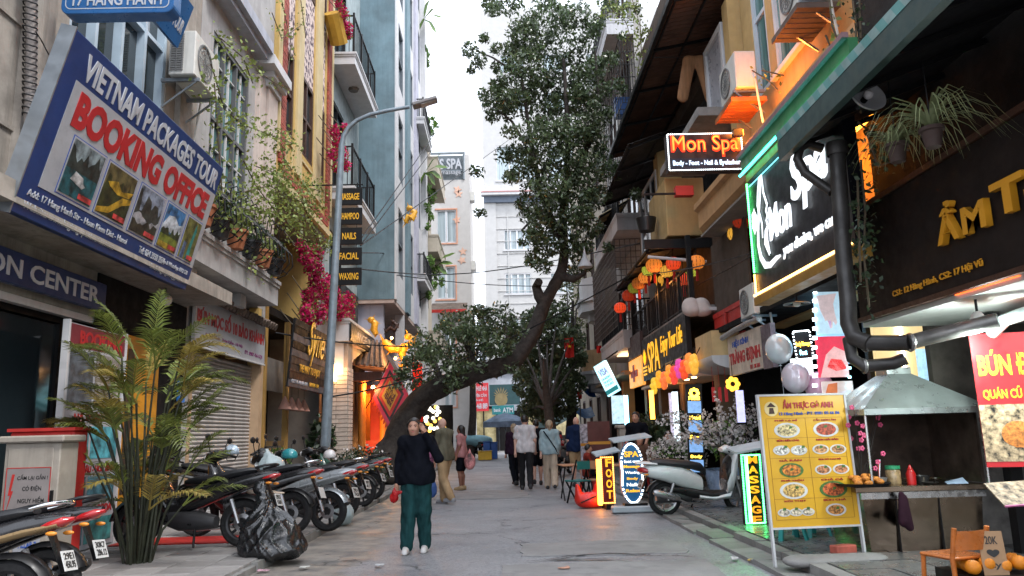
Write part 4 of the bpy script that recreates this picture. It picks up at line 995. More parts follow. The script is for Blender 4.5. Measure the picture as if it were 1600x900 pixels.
# canopy over the restaurant
cn = thing('dark_canopy', 'dark sheet canopy with striped teal edge over the restaurant', 'awning')
dsheet = mat('dark_sheet', (.02,.02,.022), .8, var=.3, spec=.15)
MB().prism([(3.2,4.42),(4.6,4.95),(4.6,5.02),(3.2,4.5)], 2.0, 8.05, 'Y').build('sheet', dsheet, cn)
for i in range(9): MB().bar((3.24,2.4+i*.7,4.40),(4.6,2.4+i*.7,4.9),.05,.05).build('rafter', blackmetal, cn)
MB().box(3.12,3.2,2.0,8.06,4.28,4.50).build('gutter', mat('dark_teal_gutter', (.02,.05,.05), .4), cn)
st1 = mat('teal_stripe', (.10,.26,.25), .6, var=.2); st2 = mat('pale_stripe', (.20,.30,.29), .6, var=.3)
for i in range(24): MB().add([(3.115,4.9+i*.13,4.50),(3.115,5.03+i*.13,4.50),(3.115,5.1+i*.13,4.60),(3.115,4.97+i*.13,4.60),(3.2,4.9+i*.13,4.50),(3.2,5.03+i*.13,4.50),(3.2,5.1+i*.13,4.60),(3.2,4.97+i*.13,4.60)], [(0,3,2,1),(4,5,6,7),(0,1,5,4),(1,2,6,5),(2,3,7,6),(3,0,4,7)]).build('edge_stripe', st1 if i % 2 else st2, cn)
# dish lamp on the canopy
dl = thing('dish_lamp', 'large pale dish lamp with a bare bulb under the dark canopy', 'lamp', at(1357,148,Y=6.6)); dl.rotation_euler = (math.radians(70), math.radians(-28), math.radians(20))
MB().lathe([(.02,-.1),(.08,-.09),(.16,-.03),(.175,0),(.165,0),(.15,-.025),(.07,-.08),(.01,-.09)], 28).build('shade', mat('enamel_grey', (.42,.42,.43), .4, var=.15), dl, smooth=60)
MB().ball((0,0,-.0),.045).build('bulb', mat('opal_bulb', (.7,.66,.66), .2, var=0), dl, smooth=60); MB().lathe([(.0,-.18),(.03,-.18),(.03,-.06),(.0,-.06)], 10).build('socket', blackmetal, dl)
# extraction duct
du = thing('exhaust_duct', 'sooty round exhaust duct running along the restaurant front', 'duct')
dm = mat('sooty_tin', (.045,.042,.04), .45, .3, var=.4, scale=4); dm2 = mat('bright_tin', (.20,.195,.185), .4, .7, var=.3, scale=5)
P_ = [at(1308,238,Y=7.55), at(1318,400,Y=7.55), at(1325,470,Y=7.55), at(1326,505,Y=7.53), at(1335,528,Y=7.45), at(1360,537,Y=7.30)]
MB().tube(P_, .082, 14).build('upright', dm, du, smooth=50)
P2 = [at(1352,536,Y=7.35), at(1400,536,Y=7.15), at(1422,535,Y=7.05)]; P3 = [at(1420,535,Y=7.05), at(1500,515,Y=7.0), at(1560,500,Y=6.8)]
MB().tube(P2, .075, 14).build('elbow_run', dm, du, smooth=50); MB().tube(P3, .07, 14).build('bright_run', dm2, du, smooth=50)
MB().tube([at(1550,520,Y=7.2), at(1570,500,Y=7.0), at(1600,490,Y=6.8), at(1660,470,Y=6.4)], .06, 12).build('thin_pipe', mat('pale_pipe', (.35,.4,.4), .4, .4), du, smooth=50)
P4 = [at(1326,530,Y=7.55), at(1332,560,Y=7.45), at(1350,572,Y=7.40), at(1395,568,Y=7.30), at(1415,560,Y=7.25)]
MB().tube(P4, .06, 12).build('lower_elbow', dm, du, smooth=50)
for p, r in ((P2[0],.08),(P2[2],.08),(P4[2],.066)): MB().lathe([(r,-.02),(r+.01,0),(r,.02)], 16, p, 'X').build('joint_ring', dm2, du)
MB().tube([at(1285,232,Y=7.85), at(1262,225,Y=7.85), at(1250,232,Y=7.85), at(1246,248,Y=7.85), at(1258,270,Y=7.85), at(1300,300,Y=7.65)], .05, 10).build('side_branch', dm, du, smooth=50)
MB().lathe([(.0,.14),(.1,.12),(.11,0),(.1,-.02)], 14, at(1308,240,Y=7.55)).build('cowl', dm, du, smooth=60)
# bulb over the cart
bu = thing('hanging_bulb', 'bright white bulb hanging beside the red noodle banner', 'lamp', at(1530,512,Y=7.0))
MB().lathe([(.0,-.03),(.05,-.03),(.075,-.01),(.075,.05),(.06,.07),(.0,.07)], 18).build('bulb', glow('bulb_white', (.85,1,.97), 30), bu, smooth=60)
MB().lathe([(.08,.06),(.05,.12),(.03,.15),(.0,.15)], 14).build('cap', plast_w, bu, smooth=60); MB().tube([(0,0,.14),(0,0,.3)], .012, 6).build('flex', blackmetal, bu)
point(at(1530,520,Y=6.93)-Vector((0,0,.06)), (.85,1,.95), 38, .07)
area((5.2,6.3,2.47), (5.2,6.3,0), (.95,1,.95), 16, 1.2, .2)
cl = thing('ceiling_tube_lamp', 'white tube lamp on the restaurant ceiling', 'lamp', (5.2,6.3,2.5)); MB().box(-.6,.6,-.04,.04,-.02,.02).build('tube', WHITE_GLOW, cl)

# ------------------------------------------------------------------ the spa house
r2 = thing('spa_house', 'apricot spa house with projecting ledge and orange light', 'building')
MR2 = PL('R', 5.0)
bb = MB(); bb.T = MR2; wall(bb, 0, -.3, 8.92, 14.2, 3.2, 16, [(12.9,13.65,7.5,10.6),(10.5,12.62,7.5,10.6)]); bb.build('wall', ywall, r2)
boxes(r2, 'near_return', Matrix(), [(4.62,5.3,8.91,9.0,2.62,15.5)], mat('dark_plaster', (.07,.065,.06)))  # wall colour darkened to hold down the orange spill
wf = mat('blue_white_frame', (.55,.60,.66), .5, var=.1)
window(r2, MR2, 12.9, 13.65, 7.5, 10.6, wf, glass_t, 1, 2, .12, .1); window(r2, MR2, 10.5, 12.62, 7.5, 10.6, wf, glass_t, 2, 2, .12, .1, sill=wf)
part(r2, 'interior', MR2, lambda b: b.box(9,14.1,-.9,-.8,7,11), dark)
b = MB(); b.prism([(5.0,5.45),(4.45,5.45),(4.3,5.6),(4.3,5.95),(4.22,6.0),(4.22,6.12),(4.6,6.3),(5.0,6.9)], 8.95, 15.9, 'Y'); b.build('ledge', orangewall, r2)
boxes(r2, 'ledge_soffit', Matrix(), [(4.32,5.1,9.0,15.85,5.40,5.445)], mat('soffit_grey', (.22,.20,.18), .8, var=.2))
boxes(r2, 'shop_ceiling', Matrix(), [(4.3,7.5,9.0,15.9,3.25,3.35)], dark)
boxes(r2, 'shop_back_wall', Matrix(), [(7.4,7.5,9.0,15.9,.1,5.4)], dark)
boxes(r2, 'red_panelling', PL('R', 4.7), [(14.75,16.7,-.05,.0,2.55,3.75),(14.75,16.7,-.05,.02,3.75,3.85)], red_paint)
boxes(r2, 'timber_screen', PL('R', 4.75), [(14.3,16.7,-.05,0,3.86,5.4)], mat('weathered_boards', (.07,.052,.04), .8, var=.3))
boxes(r2, 'screen_rail', PL('R', 4.7), [(14.75,16.7,.021,.05,3.1,3.2),(15.7,15.8,.021,.05,2.55,3.75)], red_paint)
ac_unit((4.42,13.0,7.25), 'white air conditioner over the orange lit spa ledge', PI, 1.1)
ac_unit((4.62,10.4,7.42), 'white air conditioner with brown tray above the spa, cut by the top edge', PI, 1.1)
for (x,y,z,lbl,m) in ((4.42,13.0,6.98,'rusty orange tray under the far spa air conditioner','a'),(4.6,10.4,7.2,'brown slatted tray under the near spa air conditioner','b')):
    t = thing('drip_tray', lbl, 'tray', (x,y,z)); tm_ = mat('rust_tray', (.42,.12,.03), .6, var=.4) if m == 'a' else mat('brown_tray', (.12,.08,.065), .7, var=.3)
    for i in range(7): MB().box(-.3,.3,-.5+i*.145,-.38+i*.145,0,.025).build('slat', tm_, t)
    MB().box(-.32,-.3,-.52,.5,-.02,.06).build('rim', tm_, t); MB().box(-.32,.3,-.54,-.52,-.02,.06).build('rim', tm_, t)
# green canopy with teal neon
gc = thing('green_canopy', 'narrow green canopy edged with teal neon over the spa sign', 'awning')
MB().prism([(3.68,5.10),(4.98,5.36),(4.98,5.40),(3.68,5.14)], 7.3, 10.95, 'Y').build('sheet', mat('canopy_sheet', (.28,.25,.22), .6, var=.2), gc)
MB().box(3.66,3.76,7.3,10.95,5.16,5.34).build('fascia', green_paint, gc); MB().box(3.60,3.67,7.3,10.96,5.34,5.40).build('coping', mat('mauve_coping', (.25,.14,.15), .6), gc)
MB().box(3.72,3.80,7.3,10.95,4.98,5.10).build('timber_rail', mat('ochre_rail', (.4,.22,.04), .6), gc)
MB().tube([(3.64,7.32,5.10),(3.64,10.97,5.10)], .018, 8).build('neon_tube', T_NEON, gc)
# big spa sign
sm = thing('spa_neon_sign', 'large black spa sign with glowing white script, flower and profile', 'sign', mw=frame_m((3.72,10.9,3.25),(3.72,7.75,3.25),(3.72,10.9,5)))
MB().box(0,3.15,0,1.72,-.14,0).build('panel', mat('navy_black_panel', (.008,.008,.014), .4, var=.3, spec=.3), sm)
MB().box(-.01,3.16,-.13,-.02,-.16,.05).build('bottom_ledge', mat('amber_ledge', (.26,.13,.015), .5, var=.15), sm)
MB().tube([(0,.02,.04),(3.15,.02,.04)], .018, 8).build('orange_tube', glow('amber_tube', (1,.5,.12), 6), sm)
leds(sm, (.02,.35,.02), (.02,1.7,.02), 44, .022, G_NEON, 'green_led_strip'); leds(sm, (.02,.05,.02), (.02,.33,.02), 10, .022, glow('amber_led', (1,.5,.1), 6), 'amber_led_strip')
leds(sm, (.1,1.62,.02), (2.9,1.62,.02), 90, .012, glow('dim_cyan', (.2,.7,.8), 1.5), 'cyan_led_strip')
wn = W_NEON
text(sm, 'Mon', (.80,.62,1.60,1.08), wn, .03, ex=.008, bold=.02, shear=.12); text(sm, 'Spa', (1.66,.72,2.75,1.5), wn, .03, ex=.008, bold=.025, shear=.15)
text(sm, 'you desire, we care', (1.22,.28,2.9,.46), wn, .03, ex=.01, bold=.008, shear=.15)
def ribbon(parent, pts, ws, z, m, name):
    b = MB(); P = [Vector((x,y,0)) for x,y in pts]; A, B = [], []
    for i, p in enumerate(P):
        t = (P[min(i+1,len(P)-1)]-P[max(i-1,0)]).normalized(); nn = Vector((-t.y,t.x,0)); A.append(p+nn*ws[i]); B.append(p-nn*ws[i])
    n = len(P); V = [(p.x,p.y,z) for p in A]+[(p.x,p.y,z) for p in B]+[(p.x,p.y,z-.012) for p in A]+[(p.x,p.y,z-.012) for p in B]
    F_ = []
    for i in range(n-1): F_ += [(i,n+i,n+i+1,i+1),(2*n+i,i,i+1,2*n+i+1),(n+i,3*n+i,3*n+i+1,n+i+1)]
    b.add(V, F_); return b.build(name, m, parent)
ribbon(sm, [(.62,1.62),(.56,1.4),(.44,1.15),(.34,.9),(.30,.7),(.36,.5),(.5,.36),(.7,.32),(.95,.36),(1.12,.36)], [.01,.02,.025,.03,.035,.045,.05,.04,.03,.01], .03, wn, 'hair_line')
ribbon(sm, [(.66,1.62),(.68,1.35),(.78,1.15),(.72,1.08),(.76,1.0),(.70,.95),(.74,.86),(.66,.8),(.62,.66),(.72,.46)], [.012,.018,.02,.02,.02,.02,.025,.05,.07,.02], .03, wn, 'face_profile')
ribbon(sm, [(.56,1.62),(.46,1.42),(.40,1.25),(.46,1.1),(.52,.95),(.5,.75)], [.008,.014,.016,.016,.014,.008], .03, wn, 'hair_line')
for k in range(6):
    a = k*PI/3+.3; c = Vector((.27,1.05,.04)); e = c+Vector((math.cos(a)*.13,math.sin(a)*.2,0)); pr = Vector((-math.sin(a)*.07,math.cos(a)*.09,0)); mid = c.lerp(e,.6)
    MB().add([c,mid+pr,e,mid-pr], [(0,3,2,1)]).build('flower_petal', wn, sm)
# small projecting neon box
A_, B_ = at(1045,268,Y=12.3), at(1163,262,Y=12.3); hgt = .66
ms = thing('projecting_spa_sign', 'small black box sign with glowing orange script and white dotted border', 'sign', mw=frame_m((A_.x,12.3,5.66),(B_.x,12.3,5.66),(A_.x,12.3,7)))
w_ = B_.x-A_.x
MB().box(0,w_,0,hgt,-.2,0).build('panel', mat('black_red_panel', (.02,.008,.008), .4), ms)
text(ms, 'Mon Spa', (.06,.235,w_-.05,.64), glow('script_halo', (1,.05,.01), .7), .006, ex=.003, bold=.03)
text(ms, 'Mon Spa', (.09,.275,w_-.08,.61), glow('script_core', (1,.36,.05), .75), .016, ex=.004, bold=-.004)
MB().box(.03,w_-.03,.035,.22,.001,.004).build('lower_band', mat('navy_band', (.01,.015,.035), .4), ms)
text(ms, 'Body - Foot - Nail & Eyelasher', (.08,.07,w_-.06,.18), glow('pale_blue_text', (.55,.75,1), 1.4), .006, bold=.02)
for a, c, n in (((.01,.012,.01),(w_-.01,.012,.01),34),((.01,hgt-.012,.01),(w_-.01,hgt-.012,.01),34),((.012,.01,.01),(.012,hgt-.01,.01),18),((w_-.012,.01,.01),(w_-.012,hgt-.01,.01),18)):
    leds(ms, a, c, n, .016, glow('border_led', (.85,.95,1), 3.5))
MB().bar((w_,.2,-.1),(w_+.8,.2,-.1),.04).build('bracket', blackmetal, ms); MB().bar((w_,.5,-.1),(w_+.8,.5,-.1),.04).build('bracket', blackmetal, ms)
# added orange floodlight, standing in for the neon glow on the ledge
fl = thing('added_orange_floodlight', 'small orange floodlight added over the spa ledge for the neon glow', 'lamp', (4.05,12.15,6.25)); MB().box(-.08,.08,-.05,.05,-.06,.06).build('lamp_body', blackmetal, fl); MB().box(.081,.09,-.04,.04,-.05,.05).build('lens', O_NEON, fl)
point((4.25,12.0,6.45), (1,.27,.03), 75, .1)
ot = thing('orange_tube_lamp', 'orange tube lamp glowing behind the spa sign under the canopy', 'lamp', (4.5,9.5,5.02)); MB().tube([(0,-.9,0),(0,.9,0)], .025, 8).build('tube', O_NEON, ot)
point((4.4,9.8,4.9), (1,.3,.04), 26, .1)

# illuminated nail posters and shop front below the sign
pp = thing('nail_poster_wall', 'backlit nail and hand posters in the spa shop front', 'poster', mw=frame_m((4.2,10.6,.12),(5.6,10.6,.12),(4.2,10.6,2)))
MB().box(.9,1.9,.1,3.1,-.12,-.02).build('backing', black_board, pp)
def poster(parent, x0, x1, y0, y1, base, shapes, em=.7):
    q = MB().box(x0,x1,y0,y1,-.018,.0).build('poster', mat('poster_%d' % (len(MATS)), base, .4, var=.25, scale=6, emit=em), parent)
    for poly, c in shapes: MB().prism([(x0+a*(x1-x0), y0+b*(y1-y0)) for a, b in poly], .001, .006).build('poster_print', mat('print_%d' % len(MATS), c, .4, var=.3, scale=8, emit=em*.8), q)
hand = [(.1,.9),(.2,.55),(.35,.3),(.42,.32),(.5,.12),(.58,.14),(.62,.3),(.72,.2),(.78,.26),(.72,.5),(.7,.7),(.85,.95)]
fx = lambda u, v: (at(u,v,Y=10.6).x-4.2, at(u,v,Y=10.6).z-.12)
def pq(u0,u1,v0,v1,*a):
    x0,y0 = fx(u0,v1); x1,y1 = fx(u1,v0); poster(pp, x0, x1, y0, y1, *a)
pq(1277,1312,455,522,(.42,.60,.72),[(hand,(.62,.50,.52)),([(.45,.3),(.5,.12),(.56,.3)],(.35,.2,.6))],.4)
pq(1280,1320,525,590,(.62,.03,.07),[([(.05,.0),(.3,.55),(.6,.75),(1,.6),(1,0)],(.75,.42,.42)),([(.3,.25),(.45,.45),(.8,.42),(.95,.2),(.6,.15)],(.6,.01,.02))],.4)
pq(1288,1332,595,640,(.6,.48,.46),[([(.0,.3),(.2,.9),(.5,.95),(.45,.3)],(.62,.16,.05)),([(.3,.0),(.5,.6),(.9,.7),(1,.2)],(.62,.55,.6))],.3)
leds(pp, (*fx(1273,640),.0), (*fx(1273,350),.0), 20, .045, glow('shop_led', (.75,.93,1), 7)); leds(pp, (*fx(1270,448),.03), (*fx(1312,448),.03), 4, .05, glow('shop_led', (.75,.93,1), 7))
leds(pp, (*fx(1326,640),.03), (*fx(1326,470),.03), 12, .03, C_NEON)
bn = thing('glowing_column', 'tall cyan lit column inside the spa shop', 'lamp', (5.35,11.6,.12)); MB().box(-.5,.0,0,.1,2.2,4.4).build('panel', mat('blue_lit_panel', (.25,.45,.7), .4, emit=.5, var=.4), bn); leds(bn, (-.52,-.02,2.3),(-.52,-.02,4.4), 26, .03, C_NEON)
nsn = thing('nail_bar_sign', 'small black nail bar sign framed by white lights', 'sign', mw=frame_m(at(1245,562,Y=10.9),at(1268,560,Y=10.9),at(1245,520,Y=10.9)))
MB().box(0,.24,0,.40,-.05,0).build('panel', black_board, nsn); text(nsn, 'Body Massage', (.02,.17,.22,.25), Y_NEON, .004, bold=.02); text(nsn, 'Foot', (.06,.06,.16,.13), C_NEON, .004, bold=.02)
for a, c in (((.0,.0,.01),(.24,.0,.01)),((.0,.40,.01),(.24,.40,.01)),((.0,.0,.01),(.0,.40,.01)),((.24,.0,.01),(.24,.40,.01))): leds(nsn, a, c, 8, .018, glow('border_led', (.85,.95,1), 3.5))
lw = thing('lit_white_panel', 'bright white panel under the small nail bar sign', 'sign', at(1240,595,Y=11.2)); MB().box(0,.3,0,.06,0,.32).build('panel', mat('white_lightbox', (.7,.75,.75), .4, emit=1.4), lw)
ylw = thing('yellow_lit_wall', 'pale yellow lit shop wall with white tube behind the food cart', 'wall panel', (5.0,10.2,.12)); MB().box(0,.7,0,.08,1.2,2.7).build('panel', mat('yellow_lit_panel', (.62,.45,.2), .5, emit=.5), ylw); MB().tube([(.35,-.03,1.2),(.35,-.03,2.7)], .02, 8).build('tube', WHITE_GLOW, ylw)
bps = thing('blue_photo_panel', 'blue and white lit photo panel right of the cart hood', 'poster', at(1440,600,Y=9.2)); MB().box(0,.42,0,.05,0,.42).build('panel', mat('blue_photo', (.3,.5,.65), .4, var=.7, scale=8, emit=.7), bps); leds(bps, (.5,-.02,-.15), (.5,-.02,.45), 4, .05, glow('shop_led', (.75,.93,1), 7))
area((4.9,11.5,3.2), (4.9,11.4,0), (.7,.9,1), 9, 1.5, .3)
# optician's sign
op = thing('optician_sign', 'pale worn sign with red Vietnamese lettering under a rope-like pipe', 'sign', mw=frame_m((4.2,14.15,2.34),(4.2,12.32,2.34),(4.2,14.15,3)))
MB().box(0,1.83,0,.68,-.08,0).build('panel', mat('worn_cream_sign', (.55,.46,.38), .6, var=.3, streak=.6), op); text(op, 'HIỆU KÍNH', (.3,.46,1.2,.62), letter_b, .004, bold=.02); text(op, 'TRÀNG ĐỊNH', (.06,.13,1.75,.44), letter_r, .004, bold=.04); text(op, 'ĐT: 38 286', (1.2,.03,1.7,.1), letter_r, .004)
MB().box(1.85,2.3,-.03,.66,-.08,0).build('dark_photo_panel', mat('dark_photo', (.10,.07,.09), .4, var=.6, scale=6), op)
MB().tube([(-.15,.72,.05),(.6,.76,.05),(1.4,.78,.05),(1.9,.78,.02)], .05, 10).build('roller', mat('silver_roll', (.28,.29,.3), .35, .6, var=.4, scale=30), op, smooth=60)
fan = thing('wall_fan', 'round caged fan lamp hanging under the big spa sign', 'fan', at(1245,475,Y=10.2))
MB().lathe([(.17,-.01),(.18,0),(.17,.01)], 20).build('cage_ring', greymetal, fan)
for k in range(8): MB().bar((0,0,.03),(.17*math.cos(k*PI/4),.17*math.sin(k*PI/4),0),.006).build('cage_rib', greymetal, fan)
MB().ball((0,0,.0),.05,.05,.04).build('hub', plast_w, fan); MB().tube([(0,0,.02),(0,0,.5)], .012, 6).build('stem', blackmetal, fan)
ac_unit((4.35,12.9,2.95+.3), 'yellowed air conditioner behind the optician sign', PI, .85)
for (c, r, m, lbl) in ((at(1217,545,Y=11.4),.20,(.55,.62,.66),'pale blue round foil balloon beside the optician sign'),(at(1280,605,Y=11.2),.2,(.62,.36,.5),'pink round foil balloon above the menu board'),(at(1243,590,Y=11.2),.2,(.6,.55,.62),'white round foil balloon above the menu board')):
    t = thing('foil_balloon', lbl, 'balloon', c, group='foil balloons'); MB().ball((0,0,0),r,r,r*1.15,20,14).build('balloon_skin', mat('foil_%.2f' % m[0], m, .12, .1, var=.1, coat=.5), t, smooth=80); MB().tube([(0,0,-r*1.15),(.02,0,-.9)], .004, 4).build('string', letter_w, t); MB().lathe([(.0,0),(.03,-.03),(.0,-.035)], 8, (0,0,-r*1.13)).build('knot', mat('foil_%.2f' % m[0], m), t)

# ------------------------------------------------------------------ right: dark timber house with awnings
r3 = thing('awning_house', 'old house with stacked dark tin awnings and ochre bay', 'building')
MR3 = PL('R', 5.2)
bb = MB(); bb.T = MR3; wall(bb, 0, -.3, 14.22, 25.0, 3.3, 14.5, [(16.8,20.5,7.2,9.9),(20.9,24.2,7.2,9.9)]); bb.build('wall', mat('brown_plaster', (.07,.045,.03), .9, var=.35, bump=.2), r3)
part(r3, 'interior', MR3, lambda b: b.box(16,25,-1.2,-1.1,6,12), dark)
boxes(r3, 'ochre_bay', Matrix(), [(4.22,5.2,18.5,20.6,6.12,7.62)], ywall, bevel=.02)
boxes(r3, 'ochre_pier', Matrix(), [(4.75,5.25,14.25,14.6,5.5,10.0),(4.55,5.2,20.62,21.2,5.7,9.2)], ywall)
boxes(r3, 'balcony_floor', Matrix(), [(4.1,5.2,14.6,18.4,7.62,7.8)], concrete)
tinr = mat('rusty_tin', (.12,.06,.038), .6, .2, var=.4, scale=2, dirt=((.06,.03,.02), .8))
def awning(parent_label, name, X0, X1, z0, z1, y0, y1, m, ribs, corr=True):
    t = thing(name, parent_label, 'awning'); b = MB(); n = int((y1-y0)/.09)
    top, bot = [], []
    for i in range(n+1):
        y = y0+(y1-y0)*i/n; d = .018*math.sin(i*PI) if not corr else (.018 if i % 2 else -.018); top.append((y, d))
    V = [(X0,y,z0+d) for y,d in top]+[(X1,y,z1+d) for y,d in top]+[(X0,y,z0+d-.012) for y,d in top]+[(X1,y,z1+d-.012) for y,d in top]; k = n+1
    F_ = []
    for i in range(n): F_ += [(i,i+1,k+i+1,k+i),(2*k+i,3*k+i,3*k+i+1,2*k+i+1),(i,2*k+i,2*k+i+1,i+1)]
    b.add(V, F_); b.build('tin_sheet', m, t)
    for y in ribs: MB().bar((X0+.03,y,z0-.06),(X1-.02,y,z1-.06),.05,.06).build('rafter', blackmetal, t)
    for f_ in (.06,.5,.94): MB().bar((X0+(X1-X0)*f_,y0,z0+(z1-z0)*f_-.035),(X0+(X1-X0)*f_,y1,z0+(z1-z0)*f_-.035),.04).build('purlin', blackmetal, t)
    return t
a1_ = awning('large rusty brown tin awning high over the hanging trousers', 'tin_awning', 3.66, 5.2, 10.05, 10.35, 14.2, 23.6, tinr, (14.3,16.4,18.6,20.8,23.0))
MB().box(3.6,3.68,14.2,23.6,9.98,10.12).build('edge_beam', blackmetal, a1_)
a2_ = awning('dark tin awning below the large rusty one', 'tin_awning', 3.45, 5.2, 8.75, 9.35, 19.0, 24.6, mat('black_tin', (.045,.04,.04), .6, .2, var=.4), (19.2,21,22.8,24.4))
a3_ = awning('low dark tin awning over the silk lanterns', 'tin_awning', 3.6, 5.2, 5.72, 6.05, 18.2, 23.6, mat('black_tin', (.045,.04,.04)), (18.4,20,21.8,23.4))
MB().box(3.55,5.2,18.12,18.2,5.72,5.95).build('front_beam', blackmetal, a3_); MB().tube([(3.6,18.05,5.5),(5.0,18.05,5.35)], .04, 8).build('white_pole', white_paint, a3_)
a4_ = awning('worn yellow tin awning over the far balcony', 'tin_awning', 3.6, 4.7, 8.9, 9.5, 26.2, 29.4, mat('yellow_tin', (.42,.31,.14), .6, .1, var=.5, scale=3, dirt=((.08,.05,.03), .8)), (26.3,27.8,29.2))
# white door panel, trousers, blue box
dr = thing('white_door', 'white framed glass door standing on the upper balcony', 'door', (0,0,0))
M9 = PL('R', 4.72); window(dr, M9, 14.75, 16.1, 7.85, 9.75, white_paint, mat('frosted_glass', (.35,.37,.42), .35, var=.2), 1, 1, .12, .13)
tr = thing('hanging_trousers', 'brown trousers hung to dry under the tin awning', 'trousers', at(1085,90,Y=16.2))
cloth = mat('brown_cloth', (.26,.125,.055), .9, var=.25, scale=3, stretch=(6,6,.6), bump=.2)
sdf_obj('cloth', [cone((-.16,0,-.05),(.16,0,-.05),.09,.09,.05,(1,1.6,1)), cone((-.13,0,-.1),(-.33,0,-.95),.15,.13,.06,(1,2,1)), cone((.13,0,-.1),(.30,0,-1.0),.15,.13,.06,(1,2,1))], .03, cloth, tr)
MB().tube([(-.9,0,.02),(.9,0,.02)], .012, 6).build('line', blackmetal, tr)
bx_ = thing('blue_box', 'blue plastic box hanging on the far balcony cage', 'box', (4.52,26.9,12.95)); MB().box(0,.85,0,.5,0,.68).build('box', mat('blue_plastic', (.01,.07,.24), .45, var=.15), bx_, bevel=.02); MB().box(-.03,.88,-.03,.53,.6,.68).build('rim', mat('blue_plastic', (.01,.07,.24)), bx_)
sh_ = thing('hanging_shirt', 'pale blue shirt drying beside the blue box', 'shirt', (5.5,26.4,13.1)); sdf_obj('cloth', [cone((-.22,0,.5),(.22,0,.5),.07,.07,.05,(1,1.6,1)), cone((0,0,.45),(0,0,-.35),.2,.22,.08,(1,2,1)), cone((-.24,0,.5),(-.36,0,.05),.08,.08,.05,(1,1.6,1)), cone((.24,0,.5),(.36,0,.05),.08,.08,.05,(1,1.6,1))], .035, mat('pale_blue_cloth', (.25,.42,.47), .9, var=.2), sh_)
MB().tube([(-.5,0,.62),(.5,0,.62)], .012, 6).build('line', blackmetal, sh_)
# glazed doors with white lettering on the first floor
gd = thing('lettered_glass_doors', 'tall white framed glass doors with white letters above the lanterns', 'door', (0,0,0))
window(gd, PL('R', 4.5), 20.9, 23.6, 6.2, 8.7, white_paint, glass_d, 3, 1, .1, .1)
bk = thing('black_bucket', 'black bucket hung outside beside the ochre bay', 'bucket', at(1010,350,Y=19.5)); MB().lathe([(.0,-.2),(.2,-.2),(.27,.15),(.25,.15),(.18,-.17),(0,-.17)], 18).build('bucket', mat('black_plastic', (.012,.012,.014), .4), bk, smooth=50); MB().ball((0,0,.1),.2,.2,.12).build('contents', mat('grey_cloth', (.4,.38,.38), .9), bk)
rbx = thing('red_tin_box', 'small rusty red box on the wall under the projecting sign', 'box', at(1070,298,Y=16.5)); MB().box(-.2,.2,0,.2,-.1,.12).build('box', red_paint, rbx); MB().box(-.9,-.2,.05,.1,-.06,-.02).build('arm', blackmetal, rbx)
# lanterns
lant = [('orange',(1,.28,.04)),('red',(1,.08,.02)),('amber',(1,.5,.06)),('olive',(.55,.6,.06))]
LM = {n: mat('silk_'+n, tuple(q*.5 for q in c), .6, var=.3, scale=5, emit=.3, ecol=c) for n, c in lant}
dimL = {n: mat('silk_unlit_'+n, tuple(q*.32 for q in c), .7, var=.2, emit=.08, ecol=c) for n, c in lant}
def lantern(c, r, m, label, rib=True, h=.85):
    t = thing('silk_lantern', label, 'lantern', c, 0, 'silk lanterns')
    n = 14; prof = [(r*.25,-r*h)]+[(r*math.cos(a)**.8, r*h*math.sin(a)) for a in np.linspace(-1.25,1.25,9)]+[(r*.25,r*h)]
    MB().lathe(prof, n).build('silk', m, t, smooth=40)
    b = MB()
    for k in range(n):
        a = 2*PI*(k)/n; b.tube([(1.015*q*math.cos(a), 1.015*q*math.sin(a), z) for q, z in prof[1:-1:2]], .006, 4, caps=False)
    stuff(b.build('ribs', brownwood, t))
    MB().lathe([(r*.27,-r*h-.02),(r*.27,-r*h+.03),(0,-r*h+.03)], 10).build('ring', brownwood, t); MB().lathe([(0,r*h+.03),(r*.27,r*h+.03),(r*.27,r*h-.02)], 10).build('ring', brownwood, t)
    MB().tube([(0,0,r*h+.02),(0,0,r*h+.3)], .008, 4).build('cord', blackmetal, t)
    b = MB()
    for k in range(5): b.tube([(.02*math.cos(k*1.3),.02*math.sin(k*1.3),-r*h),(.03*math.cos(k*1.3),.03*math.sin(k*1.3),-r*h-.28)], .008, 4)
    stuff(b.build('tassel', red_paint, t)); return t
LP = [(1088,410,17.9,.20,'orange','l','rightmost orange silk lantern under the low awning'),(1052,412,18.6,.19,'red','l','red silk lantern left of the rightmost orange one'),(1042,424,19.0,.18,'amber','l','amber silk lantern in the middle of the cluster'),
      (1068,436,18.4,.19,'red','l','lowest red silk lantern of the cluster'),(1080,425,18.3,.15,'olive','l','small olive silk lantern beside the rightmost one'),(1022,415,19.6,.22,'orange','l','large orange silk lantern at the near end of the outer row'),
      (1013,422,20.2,.18,'olive','l','olive silk lantern second in the outer row'),(1008,434,20.8,.19,'orange','l','orange silk lantern third in the outer row'),(998,443,21.4,.2,'orange','d','dim orange silk lantern fourth in the outer row'),
      (991,450,22.0,.19,'olive','d','dim olive silk lantern fifth in the outer row'),(982,462,22.6,.2,'red','d','dim red silk lantern sixth in the outer row'),(969,481,23.2,.19,'red','l','bright red orange silk lantern at the far end of the outer row'),
      (1030,438,20.5,.12,'amber','l','small elongated amber silk lantern hanging low'),(1150,365,15.2,.18,'amber','l','amber silk lantern hanging left of the big spa sign'),(1158,345,14.6,.17,'red','d','dim red silk lantern hanging left of the big spa sign')]
for u, v, Y, r, cn_, lit, lb_ in LP: lantern(at(u, v, Y=Y), r, (LM if lit == 'l' else dimL)[cn_], lb_, h=.85 if 'elongated' not in lb_ else 1.5)
point((4.2,19.3,5.15), (1,.4,.1), 6, .15); point((4.05,21.2,5.1), (1,.4,.1), 3, .15)
